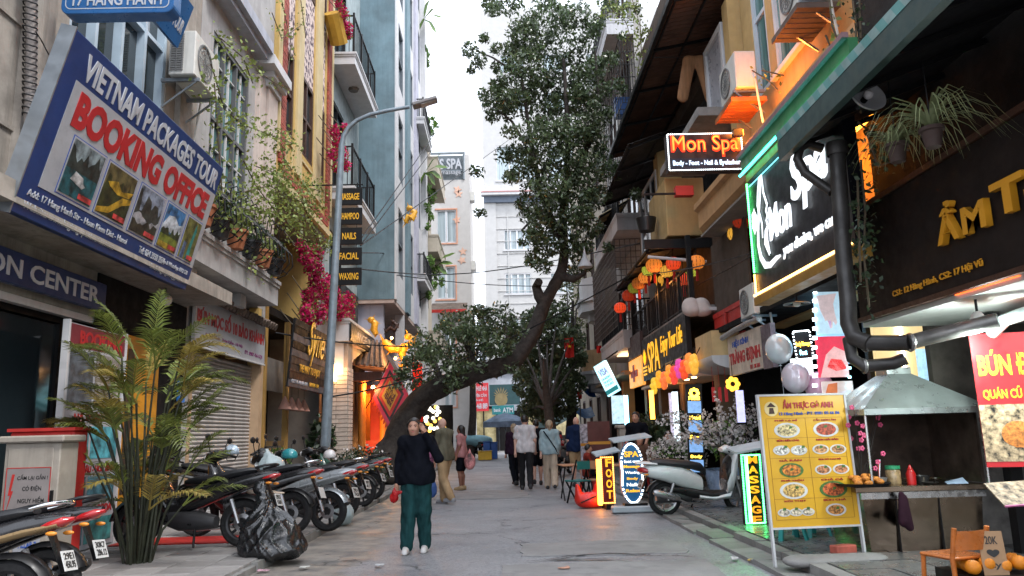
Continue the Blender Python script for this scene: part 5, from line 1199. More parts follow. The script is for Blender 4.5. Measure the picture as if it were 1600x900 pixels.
# first floor terrace with black railing, spa sign below
boxes(r3, 'terrace_floor', Matrix(), [(4.3,7,16.9,24.9,3.98,4.12)], concrete); railing(r3, PL('R', 5.2), 17.0, 24.8, .85, 4.12, .95, blackmetal, 42, returns=False)
boxes(r3, 'terrace_post', Matrix(), [(4.28,4.38,a,a+.1,4.12,5.75) for a in (17.0,20.4,24.7)], blackmetal)
for i, x in enumerate((0, .42)):
    t = thing('white_sack', ['left','right'][i]+' of two pale sacks on the terrace rail beside the red panelling', 'sack', at(1080+i*16, 487, Y=16.8)); sdf_obj('sack', [ell((0,0,.12),(.2,.18,.2),.05), ell((.03,0,.02),(.22,.2,.13),.05)], .04, mat('pale_cloth', (.55,.48,.45), .9), t)
boxes(r3, 'terrace_shelf', Matrix(), [(4.6,5.6,16.6,16.95,3.95,4.02)], white_paint)
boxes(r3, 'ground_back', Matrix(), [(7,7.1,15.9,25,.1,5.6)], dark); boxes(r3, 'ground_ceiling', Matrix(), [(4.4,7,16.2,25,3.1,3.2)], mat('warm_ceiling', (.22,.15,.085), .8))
boxes(r3, 'ground_pier', Matrix(), [(4.6,4.95,a,a+.4,.1,3.1) for a in (16.3,19.6,22.4,24.6)], mat('sand_pier', (.17,.11,.06), .75, var=.2))
ss = thing('spa_life_sign', 'long black sign with glowing yellow SPA lettering and lotus', 'sign', mw=frame_m((4.2,22.8,2.82),(4.2,17.25,2.82),(4.2,22.8,4)))
MB().box(0,5.55,0,1.2,-.12,0).build('panel', black_board, ss, bevel=.01)
sy_n = glow('spa_yellow', (1,.5,.02), .6)
text(ss, 'SPA', (.95,.16,2.55,1.0), sy_n, .015, ex=.006, bold=.005); text(ss, 'Enjoy Your Life', (2.75,.42,5.2,.98), sy_n, .015, ex=.006, bold=.0, shear=.2)
MB().box(3.2,5.3,.12,.24,.0,.015).build('info_band', mat('gold_band', (.5,.34,.1), .5), ss); text(ss, 'MASSAGE - NAILS - WAXING', (3.3,.14,5.2,.22), letter_k, .016)
for k in range(7):
    a = math.radians(35+k*18); p = Vector((.5,.42,.03)); e = p+Vector((math.cos(a)*.33,math.sin(a)*.5,0)); nn = Vector((-math.sin(a)*.09,math.cos(a)*.07,0)); mm_ = p.lerp(e,.6)
    MB().add([p,mm_+nn,e,mm_-nn], [(0,3,2,1)]).build('lotus_petal', sy_n, ss)
for k in range(3): MB().box(.2+k*.04,.8-k*.04,.34-k*.1,.39-k*.1,.02,.04).build('lotus_base', sy_n, ss)
os2 = thing('orange_cross_sign', 'orange lit box sign with dark red emblem beside the spa sign', 'sign', mw=frame_m((4.2,25.3,2.75),(4.2,23.0,2.75),(4.2,25.3,4)))
MB().box(0,2.3,0,.86,-.1,0).build('panel', mat('orange_lightbox', (.6,.25,.06), .4, emit=.5, ecol=(1,.38,.06)), os2); MB().box(.4,1.6,.3,.5,.0,.02).build('emblem', red_paint, os2); MB().box(.85,1.15,.15,.68,.02,.03).build('emblem', red_paint, os2)
MB().box(0,2.3,.9,1.6,-.1,0).build('dark_top', mat('maroon_panel', (.05,.025,.025), .5), os2)
# silk flower lamps under the sign
cols = [(.8,.55,.05),(1,.45,.03),(1,.2,.05),(1,.35,.04),(1,.08,.05),(.8,.08,.4),(1,.1,.03),(1,.3,.05),(1,.5,.06)]
for k, c in enumerate(cols):
    u = 1022+k*7.8; v = 603-k*4.2-(6 if k % 2 else 0)
    t = thing('flower_lamp', ['olive yellow','amber','coral','deep orange','scarlet','magenta','crimson','tangerine','golden'][k]+' silk flower lamp, '+['first','second','third','fourth','fifth','sixth','seventh','eighth','last'][k]+' of the row under the spa lettering', 'lamp', at(u, v, X=4.0), 0, 'silk flower lamps')
    b = MB()
    for j in range(6): b.ball((.0,.13*math.cos(j*PI/3),.13*math.sin(j*PI/3)),.07,.11,.11,8,6)
    b.ball((-.05,0,0),.07,nu=8,nv=6); b.build('petals', mat('flower_silk_%d' % k, tuple(q*.6 for q in c), .5, emit=.35, ecol=c, var=.2), t, smooth=60); MB().tube([(0,0,.1),(.15,0,.35)], .01, 4).build('cord', blackmetal, t)
point((4.3,19.5,2.6), (1,.45,.15), 20, .2)
wc = thing('curved_canopy', 'white rounded canopy beside the yellow spa sign', 'awning', (0,0,0))
b = MB(); P_ = [(4.1+.9*(1-math.cos(a)), 2.72-.22*math.sin(a)) for a in np.linspace(0,PI/2,8)]+[(5.0,2.8),(4.1,2.8)]
b.prism(P_, 14.9, 16.6, 'Y'); b.build('canopy', white_paint, wc, smooth=40); MB().box(4.15,5,15.0,16.3,2.81,3.3).build('cream_panel', mat('cream_lit_panel', (.6,.42,.2), .6), wc)
ent = thing('curved_entrance', 'pale curved entrance canopy with ceiling lights below the spa sign', 'awning', (0,0,0))
b = MB(); b.prism([(17.0,2.55),(22.4,2.55),(22.4,2.62),(17.0,2.62)], 4.05, 5.2, 'X'); b.build('canopy', mat('warm_white_canopy', (.6,.5,.38), .6), ent)
for y in (17.2,17.9): MB().lathe([(.0,-.02),(.06,-.02),(.06,0)], 12, (4.3,y,2.54)).build('downlight', WARM_GLOW, ent)
# lit shop panels
def lit_col(label, u, v0, v1, Y, w, m, name='lit_column', cat='lamp'):
    a, c = at(u, v1, Y=Y), at(u, v0, Y=Y); t = thing(name, label, cat, (a.x, Y, a.z)); MB().box(-w/2,w/2,-.04,.04,0,c.z-a.z).build('tube', m, t); MB().box(-w/2-.02,w/2+.02,-.05,.05,-.04,0).build('base', blackmetal, t); return t
lit_col('white vertical light tube at the spa entrance', 1059, 612, 690, 17.5, .12, glow('entrance_white', (.8,.95,1), 1.0))
lit_col('orange vertical light tube left of the spa entrance', 1020, 610, 655, 19.5, .1, O_NEON)
lit_col('narrow picture lit column beside the white tube at the spa entrance', 1053, 614, 688, 17.7, .1, mat('picture_column', (.4,.35,.45), .4, var=.8, scale=9, emit=.5))
tp_ = thing('treatment_board', 'tall black board with yellow flower and blue treatment photos', 'sign', mw=frame_m(at(1079,742,Y=14.6),at(1099,742,Y=14.6),at(1079,600,Y=14.6)))
hh = at(1079,600,Y=14.6).z-at(1079,742,Y=14.6).z; MB().box(-.02,.28,0,hh,-.06,0).build('panel', black_board, tp_)
for i in range(4): MB().box(.0,.25,.05+i*.36,.27+i*.36,.0,.01).build('photo', mat('blue_spa_photo', (.16,.3,.55), .4, var=.6, scale=8, emit=.6), tp_); text(tp_, ['Body','Foot','Head','Facial'][i], (.02,.29+i*.36,.23,.36+i*.36), Y_NEON, .005, bold=.02)
b = MB()
for k in range(8): b.ball((.13+.07*math.cos(k*PI/4),hh-.17+.07*math.sin(k*PI/4),.01),.035,.035,.01,8,4)
b.build('flower', Y_NEON, tp_)
tf = thing('hanging_flower_light', 'yellow flower light hanging under the optician sign', 'lamp', at(1145,600,Y=14)); b = MB()
for k in range(7): b.ball((.09*math.cos(k*.9),0,.09*math.sin(k*.9)),.05,.03,.05,8,5)
b.build('petals', glow('soft_yellow', (1,.55,.05), 1.2), tf); MB().tube([(0,0,.1),(0,0,.4)], .006, 4).build('cord', blackmetal, tf)
for k, u in enumerate((1114,1124,1134)):
    t = thing('red_tassel', ['left','middle','right'][k]+' of three red charms hanging in the dark doorway', 'charm', at(u,605,Y=15)); MB().box(-.03,.03,-.01,.01,-.28,0).build('charm', mat('bright_red_cloth', (.6,.03,.03), .6), t); MB().tube([(0,0,0),(0,0,.4)], .004, 4).build('cord', red_paint, t)
lit_col('pale violet lit sign in the dark doorway under the optician sign', 1159, 610, 660, 13.8, .12, mat('violet_light', (.4,.4,.7), .4, emit=.8, var=.4, scale=9))

# ------------------------------------------------------------------ right: pale houses further down
pale = mat('pale_grey_render', (.38,.36,.34), .8, var=.15, streak=.5)
r4 = thing('caged_balcony_house', 'pale house with caged balconies beyond the lantern terrace', 'building')
MR4 = PL('R', 4.95)
bb = MB(); bb.T = MR4; wall(bb, 0, -.3, 25.02, 33.0, 3.2, 20, [(26,28.2,z,z+2.3) for z in (4.8,8.9,12.8,16.2)]+[(29.4,31.6,z,z+2.3) for z in (4.8,8.9,12.8,16.2)]); bb.build('wall', pale, r4)
for z in (4.8,8.9,12.8,16.2):
    for a in (26,29.4): window(r4, MR4, a, a+2.2, z, z+2.3, brownwood, glass_d, 2, 1, .12, .1)
for z, y0, y1 in ((4.55,24.8,30.5),(8.5,24.9,31.0),(15.6,24.9,31)):
    slab(r4, MR4, y0, y1, 0, .95, z-.5, z, mat('white_slab', (.48,.48,.5), .75, var=.1, streak=.5), lip=.03)
    railing(r4, MR4, y0+.1, y1-.1, .88, z+.08, 1.05, blackmetal, 35)
def cage(parent, M, a0, a1, d, z0, z1, m, na, nz):
    b = MB(); b.T = M
    for i in range(na+1): a = a0+(a1-a0)*i/na; b.box(a-.012,a+.012,d-.012,d+.012,z0,z1)
    for j in range(nz+1): z = z0+(z1-z0)*j/nz; b.box(a0,a1,d+.013,d+.03,z-.012,z+.012)
    for i in range(5): dd = d*i/5; b.box(a0-.012,a0+.012,dd-.012,dd+.012,z0,z1)
    for j in range(nz+1): z = z0+(z1-z0)*j/nz; b.box(a0-.03,a0-.013,0,d,z-.012,z+.012)
    return stuff(b.build('security_cage', m, parent))
cage(r4, MR4, 26.0, 32.5, .9, 4.95, 7.95, mat('rust_iron', (.10,.08,.07), .6), 30, 14)
cage(r4, MR4, 25.2, 30.0, .6, 9.6, 12.4, blackmetal, 10, 5); cage(r4, MR4, 25.1, 31.0, .5, 12.6, 15.0, blackmetal, 12, 5)
boxes(r4, 'ground_back', Matrix(), [(6.5,6.6,25,33,.1,3.2)], dark); boxes(r4, 'ground_pier', Matrix(), [(4.5,4.9,28.6,29.0,.1,3.6)], mat('orange_pier', (.55,.24,.07), .6))
boxes(r4, 'ground_ceiling', Matrix(), [(4.0,6.5,25,33,3.2,3.3)], mat('warm_ceiling', (.45,.32,.18)))
r5 = thing('bay_window_house', 'pale house with white bay windows far along the right side', 'building')
MR5 = PL('R', 4.9)
bb = MB(); bb.T = MR5; wall(bb, 0, -.3, 33.02, 50, .1, 19, [(a,a+1.6,z,z+2.2) for a in (35,38.5,42,45.5) for z in (1,5.2,9,13)]); bb.build('wall', mat('cream_render', (.46,.41,.33)), r5)
for a in (35,38.5,42,45.5):
    for z in (1,5.2,9,13): window(r5, MR5, a, a+1.6, z, z+2.2, brownwood, glass_d, 2, 1, .12, .1)
for y, z, lbl in ((36.5,6.9,'a'),(37.5,3.6,'b')):
    P_ = [(4.9,y-1.6),(4.3,y-1.5),(3.85,y-.8),(3.85,y+.8),(4.3,y+1.5),(4.9,y+1.6)]
    MB().prism(P_, z, z+.45).build('bay_floor', white_paint, r5); MB().prism([(4.9+(x-4.9)*1.1,y+(q-y)*1.08) for x, q in P_], z+.45, z+.6).build('bay_moulding', white_paint, r5)
    MB().prism([(4.9+(x-4.9)*.92,y+(q-y)*.92) for x, q in P_], z+.6, z+1.6).build('bay_parapet', white_paint if lbl == 'a' else mat('tan_parapet', (.42,.26,.13), .7), r5)
    MB().prism([(4.9+(x-4.9)*.6,y+(q-y)*.6) for x, q in P_], z-.35, z).build('bay_corbel', white_paint, r5)
# lit sign boards of the far shops
bs2 = thing('blue_lightbox', 'tilted blue white lightbox sign hanging over the pavement', 'sign', mw=frame_m(at(950,620,Y=26.5),at(970,608,Y=26.2),at(943,566,Y=26.5)))
MB().box(0,.5,0,1.15,-.12,0).build('panel', mat('aqua_lightbox', (.3,.6,.65), .4, emit=.85, ecol=(.45,.9,1), var=.15), bs2); text(bs2, 'VISA', (.08,.7,.42,.95), mat('purple_print', (.25,.2,.5), .5, emit=.3), .006, bold=.03)
for i, y in enumerate((.55,.42,.3)): text(bs2, ['LAUNDRY','TICKETS','TOURS'][i], (.07,y,.43,y+.08), mat('teal_print', (.02,.3,.33), .5, emit=.2), .006, bold=.02)
MB().box(0,.5,.05,.2,.001,.008).build('teal_band', mat('teal_print', (.02,.3,.33)), bs2); MB().bar((.25,1.15,-.06),(1.2,1.2,-.06),.04).build('bracket', blackmetal, bs2)
lit_col('bright white shop panel under the blue lightbox', 967, 618, 662, 25.8, .42, mat('white_menu_light', (.45,.55,.6), .4, emit=.5, var=.6, scale=7))
lit_col('cyan edged shop light beside the dark plants', 980, 618, 665, 25.0, .12, C_NEON)
tl_ = thing('ceiling_light_strip', 'warm light strip under the far balcony slab', 'lamp', (4.4,26.5,4.0)); MB().box(-.3,.3,-.6,.6,-.03,.0).build('panel', glow('warm_strip', (1,.6,.3), 2), tl_); point((4.4,26.5,3.8), (1,.5,.2), 12, .2)

# party walls that close the shop bays on the right
boxes(r2, 'party_wall', Matrix(), [(5.0,7.5,15.9,16.0,.1,5.4)], dark); boxes(r3, 'party_wall', Matrix(), [(5.0,7.1,24.95,25.0,.1,5.6)], dark); boxes(r4, 'party_wall', Matrix(), [(4.6,6.6,32.9,33.0,.1,3.2)], dark)
boxes(r1, 'kitchen_panel', Matrix(), [(4.95,6.4,8.6,8.7,.1,1.6)], mat('grimy_steel', (.2,.19,.18), .4, .6, var=.5, scale=3))

# ================================================================== vegetation
bark = mat('tree_bark', (.038,.030,.026), .9, var=.5, scale=6, bump=1., bscale=9, dirt=((.085,.075,.065), .5))
leafA = mat('banyan_leaf', (.085,.125,.058), .3, var=0, island=.7, transl=.3, spec=.8)
leafB = mat('far_leaf', (.10,.145,.075), .5, var=0, island=.5, transl=.25)
leafV = mat('vine_leaf', (.20,.25,.06), .5, var=0, island=.5, transl=.3)
leafP = mat('palm_leaflet', (.15,.185,.04), .45, var=0, island=.55, transl=.25)
leafD = mat('dark_leaf', (.035,.06,.028), .45, var=0, island=.5, transl=.2)
leafY = mat('yellowing_leaflet', (.32,.25,.06), .5, var=0, island=.4, transl=.3)
boug = mat('bougainvillea_petal', (.55,.012,.12), .55, var=0, island=.35, transl=.3)
vstem = mat('vine_stem', (.10,.075,.045), .8, var=.2)
bt = thing('leaning_tree', 'old dark tree leaning right across the street with a leafy crown', 'tree')
TY = 22.
def tp(u, v, Y=TY): return at(u, v, Y=Y)
path = [(590,752,.66),(602,722,.60),(618,690,.54),(638,650,.48),(660,622,.45),(690,602,.42),(725,588,.38),(765,578,.35),(800,566,.33),(822,540,.31),(838,510,.29),(848,480,.27),(862,452,.25),(876,425,.22),(882,390,.19),(880,340,.17),(884,280,.15),(888,220,.12),(884,150,.09),(880,80,.06)]
pts = [Vector(tp(u, v, TY+.3*math.sin(i*.6))) for i, (u, v, r) in enumerate(path)]; rad = [r*.70 for *_, r in path]
fine, fr = [], []
for i in range(len(pts)-1):
    for k in range(4):
        t = k/4; p0_, p1_, p2_, p3_ = pts[max(i-1,0)], pts[i], pts[i+1], pts[min(i+2,len(pts)-1)]
        fine.append(.5*((2*p1_)+(p2_-p0_)*t+(2*p0_-5*p1_+4*p2_-p3_)*t*t+(3*p1_-p0_-3*p2_+p3_)*t**3)); fr.append((rad[i]*(1-t)+rad[i+1]*t)*(1+random.uniform(-.06,.06)))
trunk = MB().tube(fine, fr, 14)
vv = []
for i, v in enumerate(trunk.v):
    j = i//14; c = fine[min(j, len(fine)-1)]; d = Vector(v)-c; a = (i % 14)/14*2*PI
    vv.append(tuple(c+d*(1+.10*math.sin(a*3+j*.25)+.07*math.sin(a*5-j*.4)+random.uniform(-.03,.03))))
trunk.v = vv; trunk.build('trunk', bark, bt, smooth=70)
for q, rr in (([(850,472),(842,462),(838,448),(842,440)],[.2,.16,.14,.12]), ([(878,432),(896,436),(912,428),(925,405)],[.15,.11,.07,.03]), ([(882,380),(860,340),(845,300),(835,250),(825,190),(815,120),(800,60)],[.14,.12,.1,.08,.06,.045,.03]),
              ([(884,300),(905,260),(925,210),(935,150),(930,80)],[.12,.1,.08,.05,.03]), ([(835,250),(800,190),(770,165)],[.06,.04,.02]), ([(815,120),(770,90),(745,80)],[.05,.03,.02]), ([(860,340),(835,340),(815,360)],[.08,.05,.03]),
              ([(740,585),(735,550),(720,520),(700,505)],[.12,.09,.06,.03]), ([(690,602),(680,570),(660,545)],[.12,.08,.03]), ([(790,570),(795,540),(790,510)],[.1,.07,.03])):
    MB().tube([tp(u, v, TY+random.uniform(-.25,.25)) for u, v in q], rr, 8).build('branch', bark, bt, smooth=60)
crown = []
CL = [(735,78,16),(748,95,16),(757,60,10),(778,140,20),(765,160,18),(755,148,12),(790,172,22),(800,120,22),(770,15,14),(800,10,18),(760,5,10),(815,50,26),(838,25,24),(845,80,28),(870,50,28),(820,100,26),(850,130,34),(880,110,34),(905,70,28),(900,20,24),(925,110,28),(915,150,32),(935,180,24),(880,165,36),(845,175,34),(815,150,26),(860,210,36),(895,205,34),(925,220,28),(830,215,30),(805,240,20),(820,265,22),(850,255,34),(885,255,36),(915,260,30),(940,255,20),(960,262,16),(975,268,12),(840,300,28),(865,300,32),(900,300,32),(925,300,22),(830,335,22),(815,320,14),(850,340,28),(895,345,30),(912,335,20),(840,375,22),(860,380,24),(895,390,26),(912,385,16),(838,400,18),(850,415,16),(900,420,18),(828,410,10),(940,300,12),(770,180,14),(795,205,14),(930,40,18),(945,140,16),(875,20,22),(735,110,8),(810,75,18),(835,120,20)]
for u, v, r in CL+[(random.gauss(868,62), random.uniform(0,420), random.uniform(7,13)) for _ in range(70)]+[(random.uniform(790,955), random.uniform(0,400), random.uniform(12,20)) for _ in range(34)]+[(random.uniform(745,830), random.uniform(0,200), random.uniform(8,15)) for _ in range(14)]:
    m = r/55*(1.0); Y = TY+random.uniform(-1.2,1.2); crown.append(clump(at(u,v,Y=Y), (m*1.1,m*1.3,m*.9), int(24+r*r*.42), shell=.1))
LO = [(628,585,14),(622,600,10),(640,585,16),(650,575,22),(668,560,26),(690,545,30),(715,530,32),(740,520,34),(765,520,34),(790,520,30),(810,530,20),(700,575,30),(730,565,32),(760,555,34),(785,550,30),(670,590,20),(645,600,14),(720,500,20),(750,495,22),(775,498,18),(735,590,16),(700,600,14),(770,575,18),(640,560,12),(805,510,14),(660,540,14),(690,515,14)]
for u, v, r in LO:
    u += random.uniform(-10,10); v += random.uniform(-14,6); m = r/55*random.uniform(.7,1.25); Y = TY+random.uniform(-1.3,1.2); crown.append(clump(at(u,v,Y=Y), (m*1.2,m*1.4,m*random.uniform(.6,1.)), int(20+r*r*.34), shell=.0))
for k in range(46):
    u, v = random.uniform(640,815), random.uniform(488,600); m = .16; crown.append(clump(at(u,v+random.uniform(-6,12),Y=TY+random.uniform(-1.6,1)), (m*1.5,m*1.5,m*1.3), 22, shell=0.))
crown = np.concatenate(crown)
leaf_mesh('crown', crown, .15, leafA, bt, aspect=.42)
# trees behind
def far_tree(label, Y, CLs, base, leaf, size, dens):
    t = thing('street_tree', label, 'tree', at(base[0],base[1],Z=0)); t.location = (0,0,0); b0 = at(base[0], base[1], Z=.05)
    top = at(CLs[0][0], CLs[0][1], Y=b0.y); MB().tube([b0, b0.lerp(top,.3)+Vector((.1,0,0)), b0.lerp(top,.65), top], [.28,.22,.15,.06], 9).build('trunk', bark, t, smooth=60)
    pts_ = []
    for u, v, r in CLs:
        m = r*Y/1205; c = at(u, v, Y=Y+random.uniform(-1.5,1.5)); pts_.append(clump(c, (m,m*1.2,m*.9), int(r*r*dens)+20, shell=.25))
        MB().tube([b0.lerp(top,.55), (b0.lerp(top,.6)+c)/2, c], [.08,.05,.02], 6).build('branch', bark, t)
    leaf_mesh('crown', np.concatenate(pts_), size, leaf, t, aspect=.5)
far_tree('dense dark green street tree on the right beyond the leaning trunk', 35, [(850,560,34),(830,600,30),(865,600,34),(820,570,28),(880,570,30),(850,620,30),(880,630,26),(830,640,22),(815,540,24),(855,520,30),(890,530,26),(870,490,24),(835,500,24),(895,600,24),(860,650,20),(905,560,16)], (862,735), leafB, .22, .85)
far_tree('paler feathery tree right of the leaning trunk near the bay windows', 43, [(895,470,22),(910,500,18),(885,440,18),(905,440,14),(890,510,22),(912,535,14)], (888,722), mat('pale_leaf', (.15,.18,.07), .5, var=0, island=.4, transl=.3), .22, .35)
far_tree('small green tree on the left of the far crossing', 47, [(740,490,16),(760,500,16),(730,505,14),(720,520,16)], (735,716), leafB, .22, .4)

# climbing vines on the left balconies
def vine(label, runs, leaf, n, size, spread, name='climbing_vine', petals=None, cat='vine'):
    t = thing(name, label, cat); P = []
    for run in runs:
        q = [at(u, v, X=X) if X is not None else at(u, v, Y=Y) for u, v, X, Y in run]
        MB().tube(q, .012, 5).build('stem', vstem, t)
        for a, b_ in zip(q, q[1:]):
            k = max(2, int(n*(b_-a).length)); s_ = RNG.uniform(size=(k,1)); P.append(np.array(a)*(1-s_)+np.array(b_)*s_+RNG.normal(size=(k,3))*spread)
    P = np.concatenate(P); leaf_mesh('foliage', P, size, leaf, t, aspect=.6)
    return t, P
XV = -4.72
V_ = lambda *a: [(u, v, XV, None) for u, v in a]
vine('light green vine trailing over the left balcony and yellow house', [V_((330,100),(350,170),(380,195),(420,210),(460,225)), V_((335,130),(340,200),(345,280),(350,330)), V_((345,60),(380,90),(395,130)), V_((380,300),(420,290),(460,310),(500,330)), V_((400,260),(430,270),(470,290),(505,300)), V_((350,320),(400,330),(440,330),(480,350)), V_((420,300),(440,340),(450,380)), V_((450,320),(470,360),(480,390)), V_((380,250),(400,290),(430,330)), V_((330,330),(360,350),(410,340)), V_((470,310),(490,360),(500,390),(520,380)), V_((395,400),(392,430)), V_((440,225),(445,260),(430,300))], leafV, 80, .085, .15)
vine('thin vine climbing the yellow house wall', [[(425,20,-5.3,None),(440,60,-5.3,None),(470,40,-5.3,None)], [(440,0,-5.3,None),(455,70,-5.3,None),(450,110,-5.3,None)], [(400,110,-5.2,None),(430,130,-5.2,None),(450,140,-5.2,None)], [(470,0,-5.3,None),(478,60,-5.3,None)]], leafV, 16, .085, .07)
# iron planters with clay pots on the balcony rail
ir = thing('iron_balcony_rail', 'bulging black iron balcony rail with curled bars', 'railing')
for i in range(19):
    y = 11.6+i*.28
    MB().tube([(-4.95,y,4.85),(-4.68,y,4.95),(-4.52,y,5.15),(-4.55,y,5.4),(-4.72,y,5.6),(-4.86,y,5.75),(-4.84,y,5.95),(-4.74,y,5.98),(-4.70,y,5.90)], .014, 5).build('curled_bar', blackmetal, ir)
for z, x in ((5.0,-4.66),(5.6,-4.72)): MB().tube([(x,11.5,z),(x,16.75,z)], .014, 5).build('rail', blackmetal, ir)
for i in range(6):
    t = thing('flower_pot', ['terracotta','black plastic','terracotta','black plastic','terracotta','black plastic'][i]+' flower pot in the curled balcony rail, '+['nearest','second','third','fourth','fifth','farthest'][i]+' from the booking sign', 'pot', (-4.8,12.2+i*.8,4.86), 0, 'balcony flower pots')
    MB().lathe([(0,0),(.13,0),(.2,.3),(.22,.3),(.22,.35),(.18,.35),(.16,.3),(0,.28)], 14).build('pot', terracotta if i % 2 == 0 else mat('black_plastic', (.012,.012,.014)), t, smooth=40)
    leaf_mesh('foliage', clump((0,0,.5),(.28,.28,.28),160,shell=.1), .1, leafD if i % 2 else leafV, t, aspect=.6)
# bougainvillea
def bougain(label, cl, Yf=None):
    t = thing('bougainvillea', label, 'flowering plant'); P = []; Q = []
    for u, v, r, X in cl:
        c = at(u, v, X=X); m = r*c.y/1205; P.append(clump(c, (m*.8,m*1.1,m), int(r*r*.75)+40, shell=.1)); Q.append(clump(c, (m*.9,m*1.2,m), int(r*r*.22)+15, shell=.1))
        MB().tube([c+Vector((-.5,0,m+.3)), c+Vector((-.2,0,m*.5)), c], .015, 5).build('stem', vstem, t)
    leaf_mesh('blossom', np.concatenate(P), .085, boug, t, aspect=.8); leaf_mesh('foliage', np.concatenate(Q), .09, leafV, t, aspect=.6)
bougain('big magenta bougainvillea spilling beside the lamp post', [(478,400,16,-5.0),(490,420,20,-5.0),(500,445,24,-4.95),(515,465,24,-4.9),(530,480,22,-4.85),(545,470,16,-4.85),(485,465,18,-5.0),(478,490,16,-5.0),(500,490,18,-4.95),(535,500,16,-4.85),(545,490,12,-4.85),(470,385,12,-5.1),(495,395,14,-5.0),(468,510,9,-5.0),(485,510,11,-5.0),(520,440,14,-4.9)])
bougain('magenta bougainvillea on the middle white balcony', [(523,205,12,-4.85),(528,225,14,-4.85),(535,240,14,-4.8),(540,258,12,-4.8),(520,240,12,-4.9),(525,262,9,-4.85),(540,200,9,-4.8)])
bougain('magenta bougainvillea at the top edge on the upper white balcony', [(530,5,10,-4.9),(537,22,12,-4.85),(543,42,12,-4.8),(545,55,8,-4.8),(528,-8,10,-4.9)])
t = thing('yellow_awning_roll', 'ochre rolled blind under the upper bougainvillea', 'blind'); MB().tube([at(519,20,X=-5.2), at(530,68,X=-5.1)], .3, 10).build('roll', mat('ochre_blind', (.5,.28,.03), .7, var=.2), t); MB().tube([at(519,20,X=-5.2), at(530,68,X=-5.1)], .05, 8).build('rod', blackmetal, t)
# hanging plants on the far left houses
def hang(label, cl, X, leaf, size=.2, dens=.5, name='balcony_plants'):
    t = thing(name, label, 'plant'); P = []
    for u, v, r in cl:
        c = at(u, v, X=X); m = r*c.y/1205; P.append(clump(c, (m*.7,m,m), int(r*r*dens)+25, shell=.1)); MB().tube([c+Vector((-.6,0,-.4)), c], .02, 5).build('stem', vstem, t)
    leaf_mesh('foliage', np.concatenate(P), size, leaf, t, aspect=.55)
leafG = mat('bright_leaf', (.10,.19,.035), .5, var=0, island=.5, transl=.3)
hang('green creeper on the highest left far balcony', [(667,85,8),(668,100,8),(664,75,6)], -3.9, leafG)
hang('green creeper by the lamp head on the blue house side', [(668,190,9),(672,205,10),(680,195,7),(668,215,9),(676,185,6)], -3.9, leafG)
hang('thick green creeper beside the spa tower windows', [(670,295,10),(675,310,11),(668,325,10),(672,340,9),(678,300,7),(668,355,7)], -3.8, leafG)
hang('lush green plants on the lowest far left balcony', [(672,410,12),(680,425,13),(676,445,11),(690,440,9),(700,420,6),(670,460,9),(695,455,7)], -3.7, leafG)
for nm, (u, v), lv in (('upper', (662,30), [(690,10),(692,28),(682,52),(670,0)]), ('middle', (664,270), [(690,240),(700,262),(690,280),(680,290)]), ('lower', (675,420), [(706,370),(712,395),(708,412),(700,430),(690,375)])):
    t = thing('banana_plant', nm+' banana plant leaning out from a far left balcony', 'plant', (0,0,0)); b0 = at(u, v, X=-3.9)
    MB().tube([b0+Vector((-.4,0,-.8)), b0], [.09,.06], 7).build('stem', leafG, t)
    for uu, vv_ in lv:
        e = at(uu, vv_, Y=b0.y-.5); mid = (b0+e)/2+Vector((0,0,.25)); s_ = Vector((0,.22,.05)); P_ = [b0, b0.lerp(mid,.6)+s_, mid+s_*1.2, e.lerp(mid,.4)+s_*.8, e, e.lerp(mid,.4)-s_*.8, mid-s_*1.2, b0.lerp(mid,.6)-s_]
        up = Vector((.12,0,.2)); P_ = [p+(up*.0 if i in (0,4) else up*.5*(-1 if i > 4 else 1)) for i, p in enumerate(P_)]
        MB().add(P_, [(0,1,7),(1,2,6,7),(2,3,5,6),(3,4,5)]).build('leaf', leafG, t)
# vines on the right
vine('light vine with red flowers hanging from the high right balcony', [[(945,-10,None,20),(960,20,None,20),(985,30,None,20)], [(985,-10,None,19),(1000,40,None,19),(1002,80,None,19),(995,120,None,19)], [(960,0,None,20),(980,40,None,20),(985,60,None,20)], [(930,30,None,21),(950,20,None,21),(990,10,None,20)], [(1010,40,None,19),(990,90,None,19)]], leafV, 60, .1, .14)
vine('thin vine trailing over the orange spa ledge', [[(1175,110,None,11.8),(1200,125,None,11.6),(1215,140,None,11.5)], [(1290,55,None,8.6),(1300,80,None,8.6),(1310,60,None,8.5)], [(1295,-10,None,8.5),(1300,40,None,8.5),(1320,90,None,8.5)], [(1190,110,None,11.6),(1225,118,None,11.4)]], leafV, 26, .07, .06)
vine('dark creeper hanging beside the restaurant sign', [[(1345,250,None,7.6),(1352,330,None,7.6),(1350,400,None,7.6),(1358,480,None,7.6)], [(1340,280,None,7.5),(1342,360,None,7.5),(1345,440,None,7.5)], [(1355,210,None,7.4),(1372,260,None,7.4),(1400,250,None,7.3)], [(1340,190,None,7.4),(1370,215,None,7.4),(1420,235,None,7.2)]], leafD, 90, .065, .07)
vine('dark twigs at the corner over the teal neon', [[(1330,-20,None,8.3),(1338,40,None,8.3),(1335,90,None,8.3)], [(1342,-20,None,8.3),(1345,60,None,8.3)]], leafD, 40, .06, .05)
